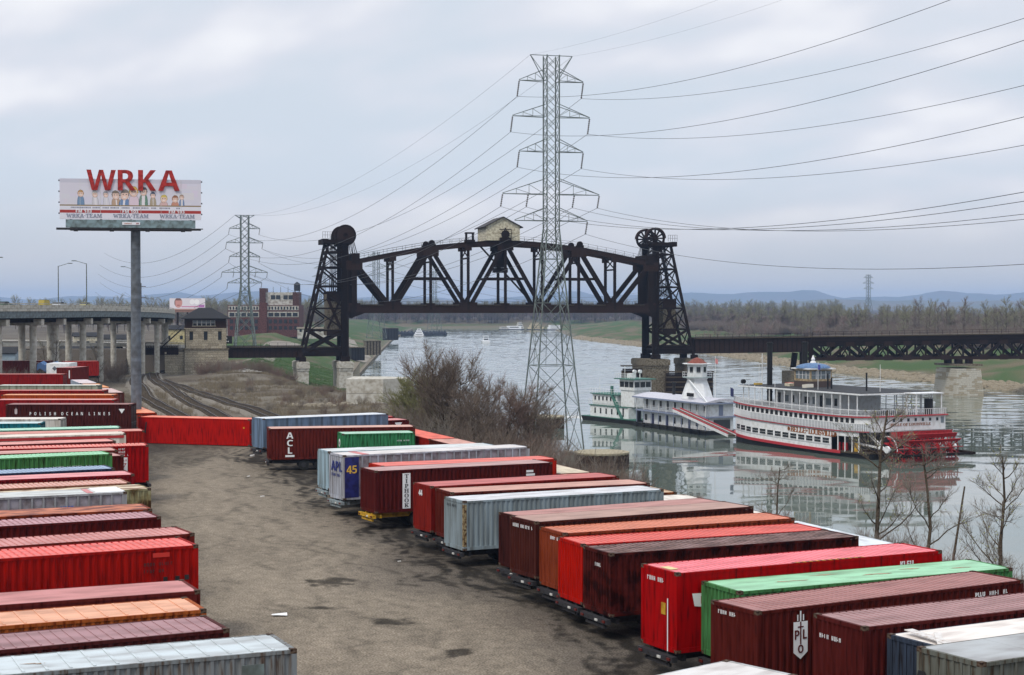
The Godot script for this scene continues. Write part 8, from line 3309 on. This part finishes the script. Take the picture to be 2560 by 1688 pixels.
func make_vegetation() -> void:
	var r := RandomNumberGenerator.new()
	r.seed = 404
	# big bare trees at the river edge in the middle of the picture
	var ga := tree_meshes(1, 13.0, 0.95, 30, 0.014, 0, 0.10)
	var gb := tree_meshes(2, 11.0, 1.05, 30, 0.014, 0, 0.03)
	var gc := tree_meshes(3, 9.5, 1.0, 26, 0.014, 3, 0.05)
	var gd := tree_meshes(4, 12.0, 0.55, 13, 0.008, 1, 0.08)
	var ge := tree_meshes(5, 10.0, 0.58, 12, 0.008, 0, 0.03)
	var mid := [
		["wide bare tree with many upright limbs, tallest of the clump before the river", -5.3, 168.0, 0.0, ga, M.bark, M.twig, 0.98],
		["bare brown tree leaning right beside the tallest one of the clump", -1.6, 172.0, 1.1, gb, M.bark, M.twig_red, 0.92],
		["budding yellow green bush tree at the left edge of the clump", -9.2, 178.0, 2.0, gc, M.bark, M.twig_green, 1.0],
		["dark tangled tree hung with vines in front of the near pylon", 2.2, 176.0, 3.0, gb, M.bark, M.twig, 0.98],
		["thin bare tree behind the vine tangle at the pylon foot", 4.4, 190.0, 4.0, gd, M.bark, M.twig_grey, 0.9],
		["spindly bare tree between the clump and the pylon", -0.6, 196.0, 5.0, ge, M.bark, M.twig_grey, 1.2],
		["low bare tree behind the budding bush", -9.6, 198.0, 0.7, gc, M.bark, M.twig_red, 0.95],
		["low brown tree standing behind the orange red container", -3.2, 158.0, 2.6, gb, M.bark, M.twig, 0.72],
	]
	for m in mid:
		tree("bare_tree", m[0], W(m[1], ground_height(m[1], m[2]), m[2]), m[3], m[4], m[5], m[6], m[7], "bare trees at the river edge")
	# slender trees on the bank behind the right-hand row
	var right := [
		["tall slender tree with upright stem in front of the steamer's stern", 22.8, 104.0, 0.3, gd, 1.2],
		["slender forked tree right beside the tall stem before the stern wheel", 25.6, 103.0, 2.4, ge, 1.3],
		["thin leaning sapling in front of the red stern wheel reflection", 28.6, 100.0, 1.0, ge, 1.0],
		["crooked bare tree with one long side branch at the right edge", 27.0, 92.5, 4.2, gd, 1.0],
		["arching bare tree behind the orange roofed row", 17.8, 108.0, 5.1, ge, 0.8],
	]
	for m in right:
		tree("bare_tree", m[0], W(m[1], ground_height(m[1], m[2]), m[2]), m[3], m[4], M.bark, M.twig_grey, m[5], "bare trees at the river edge")
	var dead := thing("dead_stem", "bare straight dead stem leaning over the water", "tree", W(26.6, -3.0, 101.0), 0.0)
	var dm := MB.new()
	dm.tube(Vector3(0, -1, 0), Vector3(1.0, 5.6, 0), 0.1, 0.05, 6)
	part(dm, "trunk", M.bark, dead)
	# brush on the banks
	var sm := []
	for k in 5:
		sm.append(shrub_mesh(40 + k, 3.2, 46, 0.010))
	var lab := ["grey brown leafless brush on the river bank below the containers", "reddish leafless brush on the river bank below the containers", "dark leafless brush on the river bank below the containers"]
	var mats := [M.twig_grey, M.twig_red, M.twig]
	var made := 0
	for i in 500:
		if made >= 126:
			break
		var z := r.randf_range(84.0, 236.0)
		var ye := pl(YARD_EDGE, z)
		var t := pow(r.randf(), 0.85)
		var x := ye + 0.8 + t * (13.0 if z < 150.0 else 17.0)
		var y := ground_height(x, z)
		if y < WATER + 0.3:
			continue
		var o := thing("brush", lab[made % 3], "shrub", W(x, y, z), r.randf() * TAU, "leafless brush on the river bank")
		put(sm[r.randi() % 5], "stems", mats[made % 3], o)
		o.scale = Vector3.ONE * (r.randf_range(0.6, 1.15) if z < 135.0 else r.randf_range(0.8, 1.6)) * (1.0 if z < 200.0 else 0.8)
		made += 1
	# brush round the control house, the tracks and the viaduct
	var lab2 := ["dark thicket on the slope below the control house", "leafless brush by the railway tracks", "grey brush on the slope below the viaduct"]
	var zones := [[-66.0, -50.0, 348.0, 384.0, 34, 0.85, 1.25, 2], [-34.0, -16.0, 205.0, 262.0, 36, 0.25, 0.6, 0], [-110.0, -74.0, 258.0, 384.0, 70, 0.7, 1.7, 0], [-52.0, -24.0, 262.0, 330.0, 44, 0.25, 0.55, 1], [-66.0, -44.0, 196.0, 232.0, 26, 0.4, 0.9, 0]]
	for q in zones.size():
		var zn: Array = zones[q]
		for i in int(zn[4]):
			var x := r.randf_range(zn[0], zn[1])
			var z := r.randf_range(zn[2], zn[3])
			if q == 4 and x > lerpf(-43.5, -53.0, (z - 210.0) / 34.0) - 3.4:
				continue
			if q == 2 and absf(x - lerpf(-58.0, -84.0, (z - 284.0) / 106.0)) < 5.0:
				continue
			var o := thing("brush", [lab2[0], lab2[1], lab2[2], lab2[1], "brush between the curved tracks and the boundary containers"][q], "shrub", W(x, ground_height(x, z) if not (q == 2 and z > 372) else ground_height(x, z), z), r.randf() * TAU, ["thicket below the control house", "brush by the tracks", "brush below the viaduct", "brush by the tracks", "brush by the boundary containers"][q])
			put(sm[r.randi() % 5], "stems", [M.twig, M.twig_grey, M.twig_red][(i + int(zn[7])) % 3], o)
			o.scale = Vector3.ONE * r.randf_range(zn[5], zn[6])
	# pale bare trees before the viaduct columns
	var pale := [[-83.0, 300.0, 0.95, "pale bare tree before the viaduct columns left of the billboard mast"], [-79.0, 318.0, 0.8, "second pale bare tree close by the billboard mast"], [-90.0, 312.0, 0.7, "small bare tree among the viaduct columns"], [-98.0, 350.0, 0.9, "bare tree in the shade under the viaduct"]]
	for p in pale:
		tree("bare_tree", p[3], W(p[0], ground_height(p[0], p[1]), p[1]), p[0], gd, M.bark, M.twig_grey, p[2], "bare trees under the viaduct")
	# dry weeds over the waste ground: too many to count
	var tuft := MB.new()
	for k in 16:
		var a := r.randf() * TAU
		var p := Vector3(cos(a) * r.randf() * 0.35, -0.05, sin(a) * r.randf() * 0.35)
		var e := p + Vector3(r.randf_range(-0.2, 0.2), r.randf_range(0.25, 0.7), r.randf_range(-0.2, 0.2))
		var s := Vector3(r.randf_range(-1, 1), 0, r.randf_range(-1, 1)).normalized() * 0.022
		tuft.tri(p - s, p + s, e)
	scatter("dry_weeds", "dry brown weeds over the waste ground beyond the yard", tuft.mesh(), mat(lin(0.20, 0.165, 0.115), 0.95), 9000, func(q: RandomNumberGenerator) -> Array:
		var z := q.randf_range(197.0, 384.0)
		var x := q.randf_range(-62.0, pl(YARD_EDGE, z) + 6.0)
		if fine.get_noise_2d(x * 0.8, z * 0.8) < -0.02:
			return []
		return [W(x, ground_height(x, z), z), q.randf_range(0.5, 1.5)])
	scatter("bank_grass", "short green grass on the canal bank", tuft.mesh(), mat(lin(0.085, 0.15, 0.05), 0.95), 12000, func(q: RandomNumberGenerator) -> Array:
		var z := q.randf_range(400.0, 560.0)
		var x := q.randf_range(-80.0, pl(SHORE, z) - 2.0)
		return [W(x, ground_height(x, z), z), q.randf_range(0.4, 1.0)])
	# rocks of the right bank and rubble by the concrete block
	var rock := MB.new()
	rock.lathe(Vector3.ZERO, [[0.45, -0.2], [0.55, 0.15], [0.35, 0.42], [0.0, 0.5]], 6)
	scatter("bank_stones", "pale riprap stones along the right bank", rock.mesh(), bump(mat(lin(0.38, 0.35, 0.29), 0.95, T.stone, 0.8), T.bumpy, 4.0), 5200, func(q: RandomNumberGenerator) -> Array:
		var z := 440.0 + 800.0 * pow(q.randf(), 1.5)
		var t := q.randf_range(-0.5, 7.0)
		var x := pl(RIGHT_BANK, z) + t
		return [W(x, ground_height(x, z), z), q.randf_range(0.6, 2.0)])
	scatter("rubble", "white broken rubble tipped beside the concrete block", rock.mesh(), bump(mat(lin(0.42, 0.40, 0.36), 0.95, T.stone, 0.8), T.bumpy, 4.0), 150, func(q: RandomNumberGenerator) -> Array:
		var x := -27.0 + q.randfn() * 2.4
		var z := 234.5 + q.randfn() * 1.8
		return [W(x, ground_height(x, z) + 0.05, z), q.randf_range(0.25, 0.8)])
	# leafless thicket along the foot of the far wood
	for k in 2:
		scatter(["thicket_red", "thicket_grey"][k], ["reddish", "grey"][k] + " leafless thicket along the foot of the far wood", sm[k], [M.twig_red, M.twig_grey][k], 700, func(q: RandomNumberGenerator) -> Array:
			var z := q.randf_range(600.0, 1150.0)
			var x := pl(RIGHT_BANK, z) + 62.0 + 60.0 * pow(q.randf(), 1.5)
			return [W(x, ground_height(x, z), z), q.randf_range(1.1, 2.2)])
	far_woods(r)

func scatter(called: String, label: String, mesh: Mesh, m: Material, n: int, pick: Callable) -> MultiMeshInstance3D:
	var q := RandomNumberGenerator.new()
	q.seed = n * 13 + 5
	var where := []
	for i in n:
		var s: Array = pick.call(q)
		if s.is_empty():
			continue
		where.append(Transform3D(Basis(Vector3.UP, q.randf() * TAU).scaled(Vector3(s[1] * q.randf_range(0.8, 1.25), s[1] * q.randf_range(0.8, 1.25), s[1] * q.randf_range(0.8, 1.25))), s[0]))
	var mm := MultiMesh.new()
	mm.transform_format = MultiMesh.TRANSFORM_3D
	mm.mesh = mesh
	mm.instance_count = where.size()
	for i in where.size():
		mm.set_instance_transform(i, where[i])
	var o := MultiMeshInstance3D.new()
	o.name = called
	o.multimesh = mm
	o.material_override = m
	add_child(o)
	meta(o, label, "ground cover", "", "stuff")
	return o

func wood_tree(seed_: int, h: float, wide_: float, limbs: int) -> Array:
	var r := RandomNumberGenerator.new()
	r.seed = seed_
	var t := MB.new()
	var c := MB.new()
	t.tube(Vector3(0, -1, 0), Vector3(r.randf_range(-0.4, 0.4), h * 0.85, r.randf_range(-0.4, 0.4)), h * 0.009, h * 0.003, 5)
	for i in limbs:
		var y := h * r.randf_range(0.22, 0.92)
		var a := r.randf() * TAU
		var l := wide_ * r.randf_range(0.5, 1.0) * (1.15 - y / h * 0.7)
		var d := Vector3(cos(a), r.randf_range(0.5, 1.5), sin(a)).normalized()
		var e := Vector3(0, y, 0) + d * l
		t.tube(Vector3(0, y, 0), e, h * 0.0035, h * 0.0015, 3)
		for k in 11:
			var p := Vector3(0, y, 0).lerp(e, r.randf_range(0.3, 1.0))
			var d2 := (d + Vector3(r.randf_range(-1, 1), r.randf_range(-0.3, 1.2), r.randf_range(-1, 1)) * 0.8).normalized()
			c.tube(p, p + d2 * l * r.randf_range(0.25, 0.6), 0.03, 0.012, 3)
			for q in 2:
				var x := Vector3(r.randf_range(-1, 1), r.randf_range(-1, 1), r.randf_range(-1, 1)).normalized() * 0.10
				var b := p + d2 * l * r.randf_range(0.1, 0.6)
				c.tri(b - x, b + x, b + Vector3(r.randf_range(-1, 1), r.randf_range(0, 1), r.randf_range(-1, 1)).normalized() * 0.3)
	return [t.mesh(), c.mesh(), null]

func far_woods(r: RandomNumberGenerator) -> void:
	var tones := [mat(lin(0.21, 0.175, 0.155), 0.95), mat(lin(0.25, 0.175, 0.16), 0.95), mat(lin(0.22, 0.21, 0.13), 0.95), mat(lin(0.18, 0.175, 0.13), 0.95)]
	var gs := []
	for k in 4:
		gs.append(wood_tree(60 + k, [12.0, 15.0, 18.0, 10.0][k], [6.4, 6.2, 5.4, 6.4][k], [26, 28, 30, 26][k]))
	# front trees of the wood on the right bank, each on its own
	var lab := ["bare brown tree at the front of the far wood behind the long bridge", "reddish bare tree at the front of the far wood behind the long bridge", "yellow green budding tree at the front of the far wood behind the long bridge", "tall slender bare tree of the stand at the right end of the far wood"]
	for i in 74:
		var tall := i >= 44
		var z := r.randf_range(700.0, 830.0) if not tall else r.randf_range(640.0, 760.0)
		var px := r.randf_range(1745.0, 2290.0) if not tall else r.randf_range(2275.0, 2580.0)
		var x := (px - 1280.0) / 4150.0 * z
		if x < pl(RIGHT_BANK, z) + 62.0:
			z = lerpf(z, 900.0, 0.6)
			x = (px - 1280.0) / 4150.0 * z
		var k: int = 2 if tall else [0, 3, 1][i % 3]
		var o := tree("bare_tree", lab[3] if tall else lab[i % 3], W(x, ground_height(x, z), z), r.randf() * TAU, gs[k], M.bark, tones[[0, 1, 2][i % 3]] if not tall else tones[[0, 2][i % 2]], r.randf_range(0.55, 0.95) * (1.0 if not tall else 1.08), "trees of the right bank wood")
	# the mass of the woods behind
	for k in 4:
		var g: Array = gs[[0, 3, 1, 0][k]]
		for half in 2:
			scatter("woodland_" + ["brown", "red", "green", "olive"][k] + ("_stems" if half == 0 else "_crowns"), ["brown", "reddish", "greenish", "olive"][k] + " bare woodland on the far river banks" + (", trunks" if half == 0 else ""), g[half], M.bark if half == 0 else tones[k], 2600, func(q: RandomNumberGenerator) -> Array:
				var pick := q.randf()
				var x := 0.0
				var z := 0.0
				if pick < 0.36:
					z = q.randf_range(760.0, 1300.0)
					x = maxf(pl(RIGHT_BANK, z) + 74.0, 0.0) + pow(q.randf(), 1.2) * 0.36 * z
				elif pick < 0.84:
					z = 1752.0 + 240.0 * pow(q.randf(), 1.6)
					x = q.randf_range(-0.2, 0.20) * z
				else:
					z = q.randf_range(900.0, 1900.0)
					x = q.randf_range(-0.36, -0.105) * z
				return [W(x, ground_height(x, z) - 0.2, z), q.randf_range(0.45, 0.85) if pick < 0.36 else q.randf_range(0.75, 1.2)])

# ------------------------------------------------------------------ small things
func make_small_things() -> void:
	var ps := MB.new()
	ps.quad(Vector3(-0.5, 0.07, 0.12), Vector3(0.5, 0.05, 0.16), Vector3(0.42, 0.12, -0.14), Vector3(-0.46, 0.06, -0.12))
	ps.box(Vector3(0, 0.04, 0), Vector3(0.8, 0.02, 0.22))
	var o := part(ps, "paper_scrap", mat(lin(0.7, 0.7, 0.7), 0.8), self)
	o.position = W(-10.2, 0.0, 72.6)
	o.scale = Vector3(0.72, 1, 1.1)
	meta(o, "flattened white scrap of card lying in the dirt lane", "litter")
	var lit := [[-17.8, 118.0, 0.16], [-21.0, 132.0, 0.15], [-23.5, 150.0, 0.28], [-6.0, 88.0, 0.1]]
	for k in lit.size():
		var mb := MB.new()
		var s: float = lit[k][2]
		mb.box(Vector3(0, s * 0.2, 0), Vector3(s * 1.6, s * 0.4, s), Basis(Vector3.UP, k * 1.1))
		mb.box(Vector3(s * 0.5, s * 0.35, s * 0.2), Vector3(s, s * 0.5, s * 0.4), Basis(Vector3.UP, k * 2.3))
		var l := part(mb, "litter", mat(lin(0.55, 0.53, 0.5), 0.9), self)
		l.position = W(lit[k][0], 0.0, lit[k][1])
		meta(l, "small pale piece of litter lying in the yard", "litter", "litter in the yard")
	var planks := thing("plank_heap", "heap of pale broken planks beside the dark thicket", "planks", W(-58.0, ground_height(-58.0, 350.0), 350.0), 0.2)
	for k in 5:
		var mb := MB.new()
		mb.bar(Vector3(-1.5 + k * 0.3, 0.2, 0), Vector3(1.8 + k * 0.8, 0.9 - k * 0.15, 0.6 * k), 0.3, 0.1)
		part(mb, "plank", M.offwhite, planks)
	# white trailer seen between the rear containers
	var t := thing("tank_trailer", "white box trailer with a belly tank between the rear brown containers", "trailer", W(-73.3, 0, 268.0), 0.05)
	var b := MB.new()
	b.span(Vector3(-1.9, 2.6, -6.0), Vector3(1.75, 4.3, 0))
	part(b, "box", M.white, t)
	var em := MB.new()
	em.box(Vector3(-0.6, 3.5, 0.01), Vector3(0.55, 0.55, 0.02), Basis(Vector3(0, 0, 1), PI / 4))
	part(em, "emblem", M.pole_grey, t)
	var tk := MB.new()
	tk.tube(Vector3(-0.2, 2.1, -0.6), Vector3(1.8, 2.1, -0.6), 0.45, 0.45, 12, true)
	part(tk, "tank", M.offwhite, t)
	for x in [0.5, 1.4]:
		var w := MB.new()
		w.tube(Vector3(x, 0.52, -0.4), Vector3(x, 0.52, 0.0), 0.52, 0.52, 14, true)
		part(w, "wheel", M.tyre, t)
	var fr := MB.new()
	fr.span(Vector3(-1.8, 1.05, -5.8), Vector3(1.7, 1.7, -0.3))
	part(fr, "frame", M.dark, t)
	var tarp := thing("tarpaulin", "blue tarpaulin draped over crates at the back of the yard", "tarpaulin", W(-81.5, 0, 291.0), 0.0)
	var cr := MB.new()
	cr.span(Vector3(-1.6, 0, -2), Vector3(1.6, 3.2, 0))
	part(cr, "crates", M.timber, tarp)
	var tp := MB.new()
	for i in 6:
		var x0 := lerpf(-1.8, 1.8, i / 6.0)
		var x1 := lerpf(-1.8, 1.8, (i + 1) / 6.0)
		var y0 := 3.35 + 0.35 * sin(i * 1.7)
		var y1 := 3.35 + 0.35 * sin((i + 1) * 1.7)
		tp.quad(Vector3(x0, y0, 0.1), Vector3(x1, y1, 0.1), Vector3(x1, y1 + 0.2, -2.2), Vector3(x0, y0 + 0.2, -2.2))
		tp.quad(Vector3(x0, y0 - 1.1, 0.22), Vector3(x1, y1 - 1.0, 0.22), Vector3(x1, y1, 0.1), Vector3(x0, y0, 0.1))
	part(tp, "sheet", mat(lin(0.12, 0.22, 0.42), 0.7), tarp)
